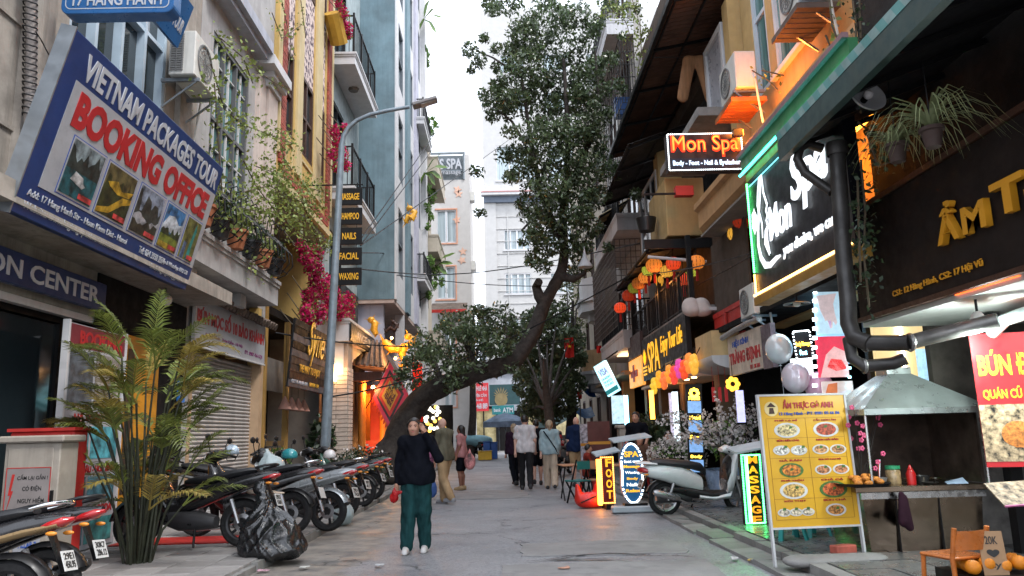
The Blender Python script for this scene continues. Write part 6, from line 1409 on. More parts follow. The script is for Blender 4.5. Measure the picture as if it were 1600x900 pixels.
def spider(label, c, n, L, m, pot=True, name='spider_plant'):
    t = thing(name, label, 'plant', c); rs = random.Random(hash(label) % 999)
    if pot: MB().lathe([(0,-.17),(.06,-.17),(.09,0),(.1,0),(.1,-.03),(.08,-.04),(0,-.03)], 14).build('pot', mat('dark_clay', (.05,.03,.025), .8), t, smooth=40); MB().tube([(0,0,0),(.0,0,.6)], .006, 4).build('hanger', blackmetal, t)
    for i in range(n):
        a = rs.uniform(0, 2*PI); l = L*rs.uniform(.6,1.1); h = rs.uniform(.2,.55)*l; d = Vector((math.cos(a), math.sin(a), 0)); s_ = Vector((-d.y, d.x, 0))*.014
        C_ = [d*(l*f_)+Vector((0,0,h*4*f_*(1-f_*.95)-l*.35*f_*f_)) for f_ in (0,.25,.5,.75,1)]
        MB().add([p+s_*(1-k/4.2) for k, p in enumerate(C_)]+[p-s_*(1-k/4.2) for k, p in enumerate(C_)], [(k,k+1,5+k+1,5+k) for k in range(4)]).build('leaf', m, t)
spider('spider plant in a dark clay pot under the dark canopy', at(1455,200,Y=6.0), 70, .6, mat('spider_leaf', (.26,.30,.15), .5, var=0, transl=.3))
spider('drooping dark plant in a pot right of the dish lamp', at(1400,225,Y=6.5), 50, .45, mat('spider_leaf', (.26,.30,.15)))
# shrubs by the left pavement
def shrub(label, c, r, n, leaf, size, flower=None, name='shrub', pot=None, h=None):
    t = thing(name, label, 'plant', c)
    if pot: MB().lathe([(0,0),(.75*pot,0),(pot,.9*pot),(1.05*pot,.9*pot),(.8*pot,.82*pot),(0,.8*pot)], 16).build('pot', mat('grey_planter', (.16,.16,.165), .6, var=.2), t, smooth=40)
    z0 = (pot or 0)*.8
    for k in range(5): MB().tube([(0,0,z0),(r[0]*.4*math.cos(k*1.3),r[1]*.4*math.sin(k*1.3),z0+r[2]*.7),(r[0]*.7*math.cos(k*1.3+.3),r[1]*.7*math.sin(k*1.3+.3),z0+r[2]*1.4)], [.02,.014,.008], 5).build('stem', vstem, t)
    leaf_mesh('foliage', clump((0,0,z0+r[2]),r,n,shell=.15), size, leaf, t, aspect=.5)
    if flower: leaf_mesh('blossom', clump((0,0,z0+r[2]*1.1),(r[0]*1.02,r[1]*1.02,r[2]),int(n*.12),shell=.8), .06, flower, t, aspect=.8)
    return t
wpet = mat('white_petal', (.68,.64,.62), .6, var=0, island=.15, transl=.3)
shrub('dark shrub with small white flowers on the left kerb under the lamp', (-3.55,20.0,.1), (.75,.8,.55), 1500, leafD, .1, wpet)
shrub('dark leafy shrub at the foot of the leaning tree', (-3.75,18.5,.1), (.45,.45,.5), 700, leafD, .1, wpet)
shrub('green potted plant behind the parked scooters by the fence', (-5.3,18.7,.1), (.3,.4,.45), 500, leafG, .12, None, 'potted_plant', .3)
shrub('tall drooping plant in front of the pale brick pillar', (-5.1,22.2,.1), (.4,.4,.9), 700, leafD, .2, None, 'potted_plant', .3)
shrub('dark glossy potted plant beside the spa entrance', (4.0,21.0,.1), (.6,.6,.75), 1200, leafD, .18, None, 'potted_plant', .4)
shrub('dark bush behind the seated people on the right', (4.1,18.2,.1), (.5,.6,.7), 900, leafD, .15, None, 'potted_plant', .4)
# white blossom tree in a pot
wb = thing('blossom_tree', 'potted tree thick with white blossom on the right pavement', 'tree', (4.15,14.6,.12)); wb.scale = (1.1,1.1,1.1)
MB().lathe([(0,0),(.3,0),(.4,.5),(.42,.5),(.36,.46),(0,.44)], 18).build('pot', mat('blue_white_pot', (.25,.35,.5), .25, var=.4, scale=6), wb, smooth=40)
MB().tube([(0,0,.4),(.03,0,.7),(-.05,.05,1.0)], [.06,.05,.04], 8).build('trunk', bark, wb, smooth=60)
PB = []; DB = []; PG = []
for k in range(46):
    a = RNG.uniform(0, 2*PI); el = RNG.uniform(.15, 1.25); l = RNG.uniform(.55, 1.15); d = Vector((math.cos(a)*math.cos(el)*1.05, math.sin(a)*math.cos(el), math.sin(el)*.9))
    s0 = Vector((-.02,.03,.75+RNG.uniform(0,.25))); e = s0+d*l; q = [s0, s0+d*l*.5+Vector((0,0,.06)), e]
    MB().tube(q, [.014,.009,.004], 5).build('twig', bark, wb)
    for f_ in np.linspace(.25,1,34): PB.append(np.array(s0.lerp(e,f_))+RNG.normal(size=3)*.035)
    for f_ in np.linspace(.05,.5,10): PG.append(np.array(s0.lerp(e,f_))+RNG.normal(size=3)*.09)
leaf_mesh('blossom', np.concatenate([np.array(PB), np.array(PB)+RNG.normal(size=(len(PB),3))*.025]), .05, wpet, wb, aspect=.85); leaf_mesh('foliage', PG, .08, leafG, wb, aspect=.5)
wb2 = shrub('low white flowering bush behind the white scooter', (3.35,15.2,.12), (.55,.5,.45), 500, leafG, .08, None, 'flowering_bush', .28)
leaf_mesh('blossom', clump((0,0,.75),(.6,.55,.45),1300,shell=.5), .055, wpet, wb2, aspect=.85)
pk = thing('pink_blossom_twigs', 'sparse pink blossom twigs rising beside the menu board', 'plant', (3.72,8.2,.5)); PK = []
MB().lathe([(0,.0),(.07,0),(.085,.2),(.07,.34),(.05,.33),(0,.3)], 14).build('vase', mat('brown_vase', (.12,.05,.03), .4), pk, smooth=40)
for k in range(11):
    a = RNG.uniform(0, 2*PI); e = Vector((math.cos(a)*RNG.uniform(.08,.36), math.sin(a)*.2, RNG.uniform(.6,1.2))); MB().tube([(0,0,.25),(e.x*.3,e.y*.3,.5),e], [.009,.006,.003], 5).build('twig', bark, pk)
    for j in range(3): PK.append(e*(.8+.1*j)+Vector((RNG.normal()*.05,RNG.normal()*.03,RNG.normal()*.05)))
b = MB()
for p in PK:
    for j in range(5): b.ball((p.x+.016*math.cos(j*1.26),p.y-.01,p.z+.016*math.sin(j*1.26)),.013,.01,.013,6,4)
stuff(b.build('blossom', mat('pink_petal', (.68,.10,.22), .6, var=.1), pk))
# areca palm
pa = thing('areca_palm', 'tall areca palm clump with yellowing fronds before the booking office', 'plant', (-4.05,8.95,.1))
rs = random.Random(11)
canem = mat('palm_cane', (.024,.028,.013), .6, var=.4, scale=10)
def frond(parent, base, d, L, rise, m, nl=30, ll=.27):
    d = Vector(d).normalized(); side = Vector((-d.y, d.x, 0)).normalized() if abs(d.z) < .95 else Vector((1,0,0))
    C_ = [base+d*(L*f_)+Vector((0,0,rise*(f_-f_*f_*1.25))) for f_ in np.linspace(0,1,9)]; b = MB(); b.tube(C_, [.011*(1-.8*i/8) for i in range(9)], 5)
    for i in range(nl):
        f_ = .16+.84*i/nl; k = f_*8; j = int(min(k,7)); p = C_[j].lerp(C_[j+1], k-j); t_ = (C_[j+1]-C_[j]).normalized(); l = ll*(math.sin(PI*min(1,.25+f_*.72))**.7)*rs.uniform(.85,1.1)
        for s_ in (-1,1):
            o_ = (t_*.62+side*s_*.75+Vector((0,0,rs.uniform(.0,.28)))).normalized(); w_ = t_.cross(o_).cross(o_).normalized()*.0075 if t_.cross(o_).length > .01 else Vector((0,0,.01))
            m1 = p+o_*l*.5; e = p+o_*l+Vector((0,0,-l*.28)); b.add([p-w_*.5, p+w_*.5, m1+w_, e, m1-w_], [(0,1,2,4),(2,3,4)])
    return b.build('frond', m, parent)
for i in range(42):
    a = rs.uniform(0, 2*PI); r_ = rs.uniform(.02,.15); b0 = Vector((math.cos(a)*r_, math.sin(a)*r_, 0)); h = rs.uniform(.55,2.35); sp = rs.uniform(.08,.42)
    top = b0+Vector((math.cos(a)*sp*1.2, math.sin(a)*sp*.8, h)); MB().tube([b0, b0.lerp(top,.5)+Vector((0,0,.05))-Vector((math.cos(a)*.05,0,0)), top], [.017,.014,.009], 6).build('cane', canem, pa)
    for k in range(2):
        aa = a+rs.uniform(-1.1,1.1); el = rs.uniform(.15,.9); frond(pa, top, (math.cos(aa)*math.cos(el), math.sin(aa)*math.cos(el)*.8, math.sin(el)), rs.uniform(.5,.82), rs.uniform(.1,.4), leafY if rs.random() < .36 else leafP)
frond(pa, Vector((.0,.0,2.2)), (.15,-.1,1), .9, .1, leafP); frond(pa, Vector((-.1,.0,2.2)), (-.5,-.1,.8), 1.0, .3, leafP); frond(pa, Vector((.05,0,2.1)), (.6,-.1,.6), 1.0, .3, leafP)
frond(pa, Vector((.25,-.1,1.5)), (.6,-.6,-.2), .55, .5, leafP, 20, .3)

# ================================================================== street lamp, wires, flags
sl_ = thing('street_lamp', 'grey painted street lamp arching over the street from the left', 'street lamp', (0,0,0))
B0 = at(507,720,Y=17.8); T0 = at(534,225,Y=17.8); d_ = (T0-B0)/(T0.z-B0.z); base_ = B0+d_*(.1-B0.z)
MB().tube([base_, B0+d_*1.0, at(520,480,Y=17.8), T0], [.125,.115,.095,.075], 12).build('pole', lampgrey, sl_, smooth=50)
MB().tube([at(u,v,Y=17.8) for u, v in ((534,228),(537,212),(545,199),(558,188),(578,179),(605,173),(640,167))], [.07,.062,.057,.052,.05,.048,.045], 10).build('arm', lampgrey, sl_, smooth=50)
hd = at(645,166,Y=17.8); he = at(683,155,Y=17.8)
b = MB(); b.bar(hd, he, .30, .09); b.build('lamp_head', mat('lamp_head_grey', (.22,.21,.21), .5, .3), sl_, bevel=.02); MB().bar(hd.lerp(he,.35)-Vector((0,0,.055)), he-Vector((.03,0,.052)), .22, .02).build('lens', mat('lamp_lens', (.5,.5,.5), .3), sl_)
MB().lathe([(.2,0),(.2,.03),(.15,.05),(.0,.05)], 12, base_).build('base_plate', lampgrey, sl_)
wires = [((565,372,20),(660,240,38),(745,110,60)),((566,380,20),(665,250,38),(700,200,48)),((563,384,20),(640,330,30),(800,215,62)),((560,420,20),(720,440,40),(1000,380,22)),((515,620,18),(680,600,24),(985,430,20)),((430,520,18),(640,560,24),(890,530,34)),((560,600,24),(800,545,24),(900,530,34)),((620,430,30),(780,452,40),(930,445,33)),((1340,300,8),(1180,400,11),(1090,445,18)),((1310,340,8),(1165,415,12),(1000,430,21)),((560,395,20),(596,395,30),(600,396,30))]
wl_ = ['thin black wire rising past the blue wall, upper of two','thin black wire rising past the blue wall, lower of two','long black wire from the list sign to the white hotel','black wire crossing the street under the list sign','black wire crossing low in front of the tree','black wire from the dark shop bay to the flag','black wire crossing behind the tree branch','black wire between the far balconies','black wire across the big spa sign, upper','black wire across the big spa sign, lower','short black wire beside the waxing board']
for (a, m_, c), lb_ in zip(wires, wl_):
    A, M2, C2 = (at(u, v, Y=Y) for u, v, Y in (a, m_, c)); P_ = [A*(1-t)**2+M2*2*t*(1-t)+C2*t*t for t in np.linspace(0,1,12)]
    tag(MB().tube(P_, .012 if a[2] < 15 else .02, 5).build('overhead_wire', blackmetal), lb_, 'wire', 'overhead wires')
def flag(label, u, v, Y, w, h, m, star=True, tilt=0):
    c = at(u, v, Y=Y); t = thing('national_flag', label, 'flag', c, 0, 'red flags'); b = MB(); n = 8
    V = [(w*i/n+tilt*j/6*h, .06*math.sin(i*1.1+j*.5), -h*j/6-.05*w*math.sin(i*.6)) for j in range(7) for i in range(n+1)]
    b.add(V, [(j*(n+1)+i,j*(n+1)+i+1,(j+1)*(n+1)+i+1,(j+1)*(n+1)+i) for j in range(6) for i in range(n)]); b.build('cloth', mat('flag_red', (.62,.02,.015), .7, var=.15, transl=.3), t, smooth=60)
    MB().tube([(0,.0,.15),(-.02,0,-h*.4)], .012, 5).build('staff', blackmetal, t)
    if star:
        P_ = [(w*.5+tilt*h*.45+.24*w*(1 if k % 2 else .42)*math.cos(PI/2+k*PI/5+PI/5), -h*.45+.24*w*(1 if k % 2 else .42)*math.sin(PI/2+k*PI/5+PI/5)) for k in range(10)]; MB().prism(P_, -.11, -.1, 'Y').build('star', mat('flag_yellow', (.75,.5,.02), .7), t)
flag('red flag with yellow star hanging over the street beside the far tree', 882, 528, 33, .38, .85, None)
flag('small red flag hung on the end of the left balcony', 410, 389, 15.5, .13, .34, None, True)
flag('tiny red pennant under the caged balcony', 932, 540, 31, .2, .3, None, False); flag('tiny red pennant by the far bay window', 902, 610, 36, .2, .4, None, False)
for i, (u, v) in enumerate(((850,640),(852,655))):
    lantern(at(u, v, Y=40), .28, mat('silk_unlit_red', (.45,.03,.02), .6), ['upper','lower'][i]+' of two red lanterns hanging before the far tree')
ll_ = thing('lace_lantern', 'pale bell shaped hanging ornament in the tree crown', 'ornament', at(914,412,Y=21)); MB().lathe([(.0,.55),(.03,.35),(.08,.15),(.2,-.05),(.21,-.1),(.0,-.05)], 16).build('bell', mat('pale_lace', (.4,.42,.44), .7), ll_, smooth=60); MB().tube([(0,0,.5),(0,0,1.2)], .008, 4).build('cord', blackmetal, ll_)

# ================================================================== scooters
rubber = mat('tyre_rubber', (.010,.010,.011), .85, var=.25, scale=12)
blkpl = mat('black_bike_plastic', (.010,.010,.011), .38, var=.2, scale=5, spec=.4)
vinyl = mat('seat_vinyl', (.013,.014,.017), .5, var=.15, bump=.15, bscale=120)
alloy = mat('alloy', (.35,.35,.36), .35, .85, var=.15)
chrome = mat('chrome', (.65,.65,.66), .12, 1., var=0)
tail_red = mat('tail_lens', (.40,.012,.015), .15, var=0, coat=.6)
amber = mat('amber_lens', (.7,.25,.03), .2, var=0); clear = mat('clear_lens', (.55,.55,.55), .15, .3, var=0)
platem = mat('number_plate', (.62,.62,.60), .5, var=.12)
def sec(y, cz, hw, hh, n=12, p=2.6, tilt=0.):
    R = []
    for k in range(n):
        a = 2*PI*k/n; c, s = math.cos(a), math.sin(a)
        R.append((hw*abs(c)**(2/p)*(1 if c >= 0 else -1), y+tilt*s, cz+hh*abs(s)**(2/p)*(1 if s >= 0 else -1)))
    return R
def loftp(parent, name, secs, m, smooth=45): b = MB(); b.loft([sec(*q) for q in secs]); return b.build(name, m, parent, smooth=smooth)
def wheel(parent, y, r, style, wid=.05):
    w = thing('wheel', None, None); w.parent = parent; w.location = (0, y, r)
    prof = [(r-.075,-wid*.8),(r-.03,-wid),(r-.006,-wid*.55),(r,0),(r-.006,wid*.55),(r-.03,wid),(r-.075,wid*.8)]
    MB().lathe(prof, 28, (0,0,0), 'X').build('tyre', rubber, w, smooth=50)
    b = MB(); b.lathe([(r-.072,-wid*.75),(r-.095,-wid*.6),(r-.095,wid*.6),(r-.072,wid*.75)], 28, (0,0,0), 'X'); b.lathe([(.0,-.05),(.045,-.05),(.05,.05),(.0,.05)], 14, (0,0,0), 'X')
    for k in range(6):
        a = k*PI/3+.2; b.bar((.0,.03*math.cos(a),.03*math.sin(a)),(.0,(r-.09)*math.cos(a+.12),(r-.09)*math.sin(a+.12)),.03,.02,0,(1,0,0))
    b.build('rim', style, w, smooth=40); MB().lathe([(.055,-.045),(.1,-.04),(.1,-.036),(.055,-.036)], 18, (0,0,0), 'X').build('brake_disc', alloy, w); return w
def scooter(label, rear, head, body, accent, kind='underbone', plate=None, extra='', tilt=.09, sc=1.1):
    """rear: world (x, y, z) under the rear wheel; head: world angle of the forward direction"""
    t = thing('motor_scooter', label, 'scooter', (0,0,0), 0, 'parked scooters')
    wb_ = 1.22; r = .265
    t.scale = (sc, sc, sc); t.location = Vector(rear)+Vector((math.cos(head), math.sin(head), 0))*wb_*sc/2; t.rotation_euler = (0, tilt, head-PI/2)
    wheel(t, -wb_/2, r, mat('black_rim', (.03,.03,.032), .4, .5) if kind != 'white' else alloy); wheel(t, wb_/2, r, mat('black_rim', (.03,.03,.032)) if kind != 'white' else alloy)
    if kind == 'underbone':
        loftp(t, 'tail_body', [(-.98,.80,.03,.02),(-.86,.775,.09,.055),(-.65,.73,.115,.085),(-.4,.66,.12,.11),(-.15,.58,.11,.13),(.05,.52,.09,.13),(.15,.48,.06,.1)], body)
        loftp(t, 'side_panel', [(-.92,.745,.095,.018),(-.7,.70,.13,.03),(-.4,.62,.137,.04),(-.1,.55,.125,.035),(.02,.52,.10,.02)], accent)
        loftp(t, 'seat', [(-.74,.845,.06,.02),(-.66,.835,.12,.04),(-.45,.80,.135,.05),(-.25,.755,.13,.05),(-.05,.745,.105,.05),(.08,.72,.07,.03)], vinyl)
        loftp(t, 'leg_shield', [(.22,.42,.17,.16),(.33,.55,.20,.24),(.42,.68,.19,.22),(.47,.82,.14,.14)], body); loftp(t, 'engine', [(-.3,.28,.09,.07),(-.1,.3,.12,.11),(.12,.3,.12,.11),(.3,.34,.08,.08)], mat('engine_grey', (.07,.07,.075), .45, .5))
        loftp(t, 'centre_tunnel', [(.0,.48,.06,.07),(.2,.42,.07,.07),(.35,.48,.07,.08)], blkpl)
        MB().tube([(.13,-.75,.86),(.145,-.86,.885),(.06,-.95,.90),(-.06,-.95,.90),(-.145,-.86,.885),(-.13,-.75,.86)], .015, 7).build('grab_rail', chrome if 'chrome' in extra else blkpl, t, smooth=60)
        loftp(t, 'tail_light', [(-1.0,.785,.02,.014),(-.94,.77,.085,.034),(-.86,.745,.10,.038),(-.8,.73,.09,.02)], tail_red)
        ty = -.93
    else:
        loftp(t, 'tail_body', [(-.98,.70,.05,.05),(-.85,.70,.14,.10),(-.62,.67,.19,.14),(-.35,.60,.195,.17),(-.15,.52,.16,.16),(-.02,.46,.12,.14)], body)
        loftp(t, 'lower_cover', [(-.5,.42,.15,.05),(-.2,.36,.17,.1),(.1,.30,.18,.07),(.35,.30,.17,.06),(.45,.36,.12,.06)], blkpl); loftp(t, 'floor_trim', [(-.1,.30,.19,.045),(.15,.27,.195,.045),(.40,.30,.18,.06),(.47,.40,.13,.05)], body)
        loftp(t, 'seat', [(-.82,.83,.1,.03),(-.7,.835,.15,.05),(-.45,.81,.165,.06),(-.2,.775,.15,.065),(-.02,.73,.11,.07),(.05,.66,.08,.06)], vinyl)
        loftp(t, 'leg_shield', [(.36,.42,.19,.12),(.45,.58,.22,.26),(.52,.74,.20,.22),(.56,.86,.15,.12)], body); loftp(t, 'inner_shield', [(.36,.55,.17,.2),(.42,.66,.18,.2),(.46,.78,.14,.12)], blkpl)
        loftp(t, 'engine', [(-.75,.27,.06,.07),(-.5,.3,.11,.1),(-.2,.3,.12,.1)], mat('engine_grey', (.07,.07,.075), .45, .5))
        b = MB(); b.loft([sec(-1.06,.82,.07,.014),sec(-.95,.83,.13,.02),sec(-.75,.815,.15,.02)]); b.build('grab_rail', body, t, smooth=40)
        loftp(t, 'tail_light', [(-1.03,.72,.04,.03),(-.97,.72,.12,.045),(-.9,.71,.14,.04)], tail_red); ty = -.95
    for s in (-1,1):
        MB().ball((s*.13,ty+.02,.69 if kind == 'underbone' else .66),.02,.04,.016,8,6).build('rear_indicator', amber, t, smooth=60)
        MB().tube([(s*.14,-.5,.52),(s*.145,-.6,.26)], [.028,.022], 8).build('shock_absorber', alloy, t)
        MB().tube([(s*.075,.52,.62),(s*.08,.61,.265)], [.024,.028], 8).build('fork_leg', alloy, t)
        MB().tube([(s*.05,.44,1.0),(s*.2,.40,1.03),(s*.34,.34,1.0)], [.016,.016,.02], 7).build('handlebar', blkpl, t, smooth=60)
        MB().tube([(s*.22,.42,1.03),(s*.25,.44,1.15),(s*.28,.42,1.19)], .007, 5).build('mirror_stem', blkpl, t); MB().ball((s*.31,.42,1.21),.07,.02,.045,10,6).build('mirror', blkpl, t, smooth=60)
        MB().tube([(s*.2,.41,1.02),(s*.33,.42,1.0)], .006, 5).build('brake_lever', alloy, t)
    loftp(t, 'handle_cowl', [(.33,.99,.1,.03),(.42,1.0,.13,.07),(.52,.97,.11,.07),(.57,.94,.06,.04)], body if kind != 'underbone' else blkpl); MB().ball((0,.56,.95),.085,.04,.055,12,8).build('headlight', clear, t, smooth=60)
    a_ = np.linspace(.15, 2.4, 9); rr = r+.035; b = MB(); b.loft([[(x*(1-.25*abs(math.cos(q))), wb_/2+rr*math.cos(q)+dz*math.cos(q), r+rr*math.sin(q)+dz*math.sin(q)) for x, dz in ((-.07,-.03),(-.04,.012),(.04,.012),(.07,-.03))] for q in a_], caps=False, close=False); b.build('front_mudguard', body, t, smooth=60)
    b = MB(); b.loft([[(x, -wb_/2+(rr+dz)*math.cos(q), r+(rr+dz)*math.sin(q)) for x, dz in ((-.07,-.03),(-.04,.012),(.04,.012),(.07,-.03))] for q in np.linspace(.9, 2.75, 8)], caps=False, close=False); b.build('rear_mudguard', accent if 'fender' in extra else blkpl, t, smooth=60)
    MB().tube([(0,-.86,.68),(0,-.93,.52),(0,-.97,.42)], [.06,.05,.045], 6, squash=.3).build('plate_bracket', blkpl, t)
    pm_ = thing('plate_mount', None, None); pm_.name = 'number_plate'; pm_.parent = t; pm_.matrix_local = frame_m((-.095,-1.02,.44),(.095,-1.02,.44),(-.095,-.97,.58))
    MB().box(0,.19,0,.14,-.006,.0).build('plate', platem, pm_)
    if plate: text(pm_, plate[0], (.02,.078,.17,.125), letter_k, .002, ex=.001, bold=.02); text(pm_, plate[1], (.02,.018,.17,.068), letter_k, .002, ex=.001, bold=.02)
    MB().tube([(.12,.0,.2),(.15,-.3,.22),(.16,-.45,.29)], [.022,.025,.03], 7).build('exhaust_pipe', chrome, t, smooth=60); MB().tube([(.165,-.42,.28),(.17,-.5,.31),(.175,-.8,.39),(.175,-.84,.40)], [.03,.055,.055,.03], 12).build('muffler', mat('muffler_dark', (.06,.06,.062), .35, .6, var=.2) if kind == 'underbone' else alloy, t, smooth=50)
    MB().tube([(-.1,-.1,.2),(-.2,-.14,.02)], .013, 6).build('kickstand', blackmetal, t); MB().tube([(-.17,-.05,.26),(.17,-.05,.26)], .012, 6).build('footpeg_bar', blackmetal, t)
    return t
bk_ = mat('gloss_black', (.014,.014,.016), .22, var=.1, coat=.5); sil = mat('silver_paint', (.42,.45,.47), .3, .4, var=.1, coat=.4); gld = mat('champagne_gold', (.42,.29,.15), .3, .5, var=.12, coat=.4)
wht = mat('pearl_white', (.62,.65,.66), .28, var=.06, coat=.5); grn = mat('dark_green_paint', (.03,.08,.06), .3, var=.1, coat=.4); redb = mat('dark_red_paint', (.25,.012,.015), .25, var=.1, coat=.5); gry = mat('grey_bike_paint', (.16,.17,.18), .35, .3, var=.1)
scooter('black and gold scooter with red tail in the near left corner', (-3.42,5.6,.12), PI+.08, bk_, gld, plate=('29E1','450.95'), extra='chrome', sc=1.0)
scooter('black scooter with red tail behind the gold one in the near left corner', (-3.5,6.2,.12), PI+.02, bk_, redb, plate=('30K7','286.12'), sc=1.0)
scooter('long black scooter beside the black rubbish bag', (-3.25,10.0,.12), PI-.03, bk_, bk_, plate=('29X3','118.04'))
scooter('black scooter with helmet facing the street before the roller shutter', (-5.2,13.3,.12), .1, bk_, gry)
scooter('dark scooter with covered front basket behind the rubbish bag', (-2.95,11.1,.12), PI-.1, bk_, gry, extra='chrome')
scooter('silver scooter with black seat behind the rubbish bag', (-2.62,11.9,.06), PI-.22, sil, sil, plate=('29D1','774.30'), extra='fender')
scooter('grey scooter with white grab rail behind the silver one', (-2.72,13.5,.08), PI-.2, gry, grn, extra='chrome', plate=('30F5','601.77'))
scooter('black scooter with silver edged tail, white bag hung before its wheel', (-2.78,15.6,.08), PI-.18, bk_, sil, plate=('29T1','339.21'))
scooter('dark green scooter last in the left row before the leaning tree', (-2.85,17.2,.08), PI-.2, grn, bk_, plate=('29V4','902.15'))
scooter('white scooter with black seat parked on the right beside the light signs', (2.62,13.0,.03), .1, wht, wht, 'white', plate=('29H7','567.89'), sc=1.04)
scooter('small grey scooter parked far on the right behind the pedestrians', (1.75,25.5,.03), 1.2, gry, gry, 'white')
scooter('distant scooter parked under a blue cover at the far crossing', (-1.3,46,.03), 2.0, bk_, bk_, 'white')
cv = thing('scooter_cover', 'pale blue cover thrown over the distant scooters', 'cover', (-1.7,46.6,.1)); sdf_obj('cloth', [ell((0,0,1.0),(1.1,.5,.3),.2), ell((.5,0,.8),(.6,.5,.3),.2)], .09, mat('pale_blue_tarp', (.2,.4,.47), .6, var=.2), cv)
# helmets and bags hung on the bikes
def helmet(label, c, m, rot=0.):
    t = thing('helmet', label, 'helmet', c, rot, 'helmets')
    sdf_obj('shell', [ell((0,0,.0),(.125,.15,.125),.02)], .018, m, t, cut=lambda G: -(G[...,2]+.045)); MB().tube([(-.11,.0,-.04),(-.06,.02,-.14),(.06,.02,-.14),(.11,0,-.04)], .008, 5).build('strap', blkpl, t); MB().box(-.1,.1,.11,.2,-.05,-.035).build('peak', blkpl, t, bevel=.01)
helmet('white and blue helmet hung on the scooter before the shutter', at(362,706,Y=13.4), mat('white_blue_shell', (.4,.5,.6), .25, coat=.5, var=.5, scale=12), .6)
helmet('teal helmet on the handlebar left of the lamp post', at(452,712,Y=13.6), mat('teal_shell', (.03,.25,.28), .25, coat=.5), 1.2)
helmet('white helmet on the handlebar right of the lamp post', at(515,712,Y=15.7), mat('white_shell', (.6,.58,.58), .25, coat=.5), .4)
def crinkle(G):
    a = np.arctan2(G[...,1]-.02, G[...,0]+.03); z = G[...,2]
    f1 = 1-np.abs(np.sin(a*3.5+1.6*np.sin(z*6)+.6)); f2 = 1-np.abs(np.sin(a*8+z*7+np.sin(z*13+a*2))); f3 = 1-np.abs(np.sin(a*5-z*16+np.sin(a*4)))
    return -.035*f1**2-.02*f2**2-.016*f3**3+.02
blackbag = mat('black_bag_plastic', (.008,.009,.011), .2, var=.15, bump=.5, bscale=14, spec=.8)
gb = thing('rubbish_bag', 'large knotted black rubbish bag slumped on the left kerb', 'rubbish bag', (-2.74,9.4,.05)); gb.scale = (.82,.82,.82)
sdf_obj('bag', [ell((0,0,.32),(.42,.4,.34),.1), ell((.05,.0,.15),(.48,.45,.18),.1), cone((-.08,.05,.5),(-.14,.08,.92),.22,.06,.12), cone((-.14,.08,.9),(-.2,.1,1.0),.05,.09,.03)], .016, blackbag, gb, rough=crinkle, cut=lambda G: -(G[...,2]-.0))
bw = thing('white_bag', 'pale blue plastic bag standing on the road behind the silver scooter', 'bag', (-2.62,13.05,.02)); sdf_obj('bag', [ell((0,0,.17),(.17,.16,.17),.05), cone((0,0,.25),(.06,0,.44),.1,.04,.06), cone((.03,0,.4),(-.05,0,.48),.03,.05,.03)], .018, mat('thin_white_plastic', (.50,.60,.62), .35, transl=.35, var=.1), bw, rough=lambda G: .6*crinkle(G), cut=lambda G: -G[...,2])
bw2 = thing('white_bag', 'white plastic cover over the scooter front left of the lamp post', 'bag', at(424,735,Y=11.9)); sdf_obj('bag', [ell((0,0,.05),(.2,.24,.16),.05), cone((-.02,0,.1),(-.08,0,.3),.1,.03,.08)], .022, mat('thin_white_plastic', (.50,.60,.62)), bw2, rough=lambda G: .5*crinkle(G))
gl = thing('work_glove', 'pale work glove draped over the black scooter', 'glove', at(418,770,Y=10.2)); sdf_obj('glove', [ell((0,0,0),(.12,.06,.035),.02)]+[cone((.08,-.04+.025*k,0),(.2,-.05+.03*k,-.01),.014,.011,.01) for k in range(4)]+[cone((-.02,-.05,0),(.06,-.12,0),.016,.012,.01), cone((-.1,0,0),(-.22,0,.02),.05,.05,.02,(1,1,2))], .011, mat('cream_cotton', (.55,.45,.35), .9), gl)

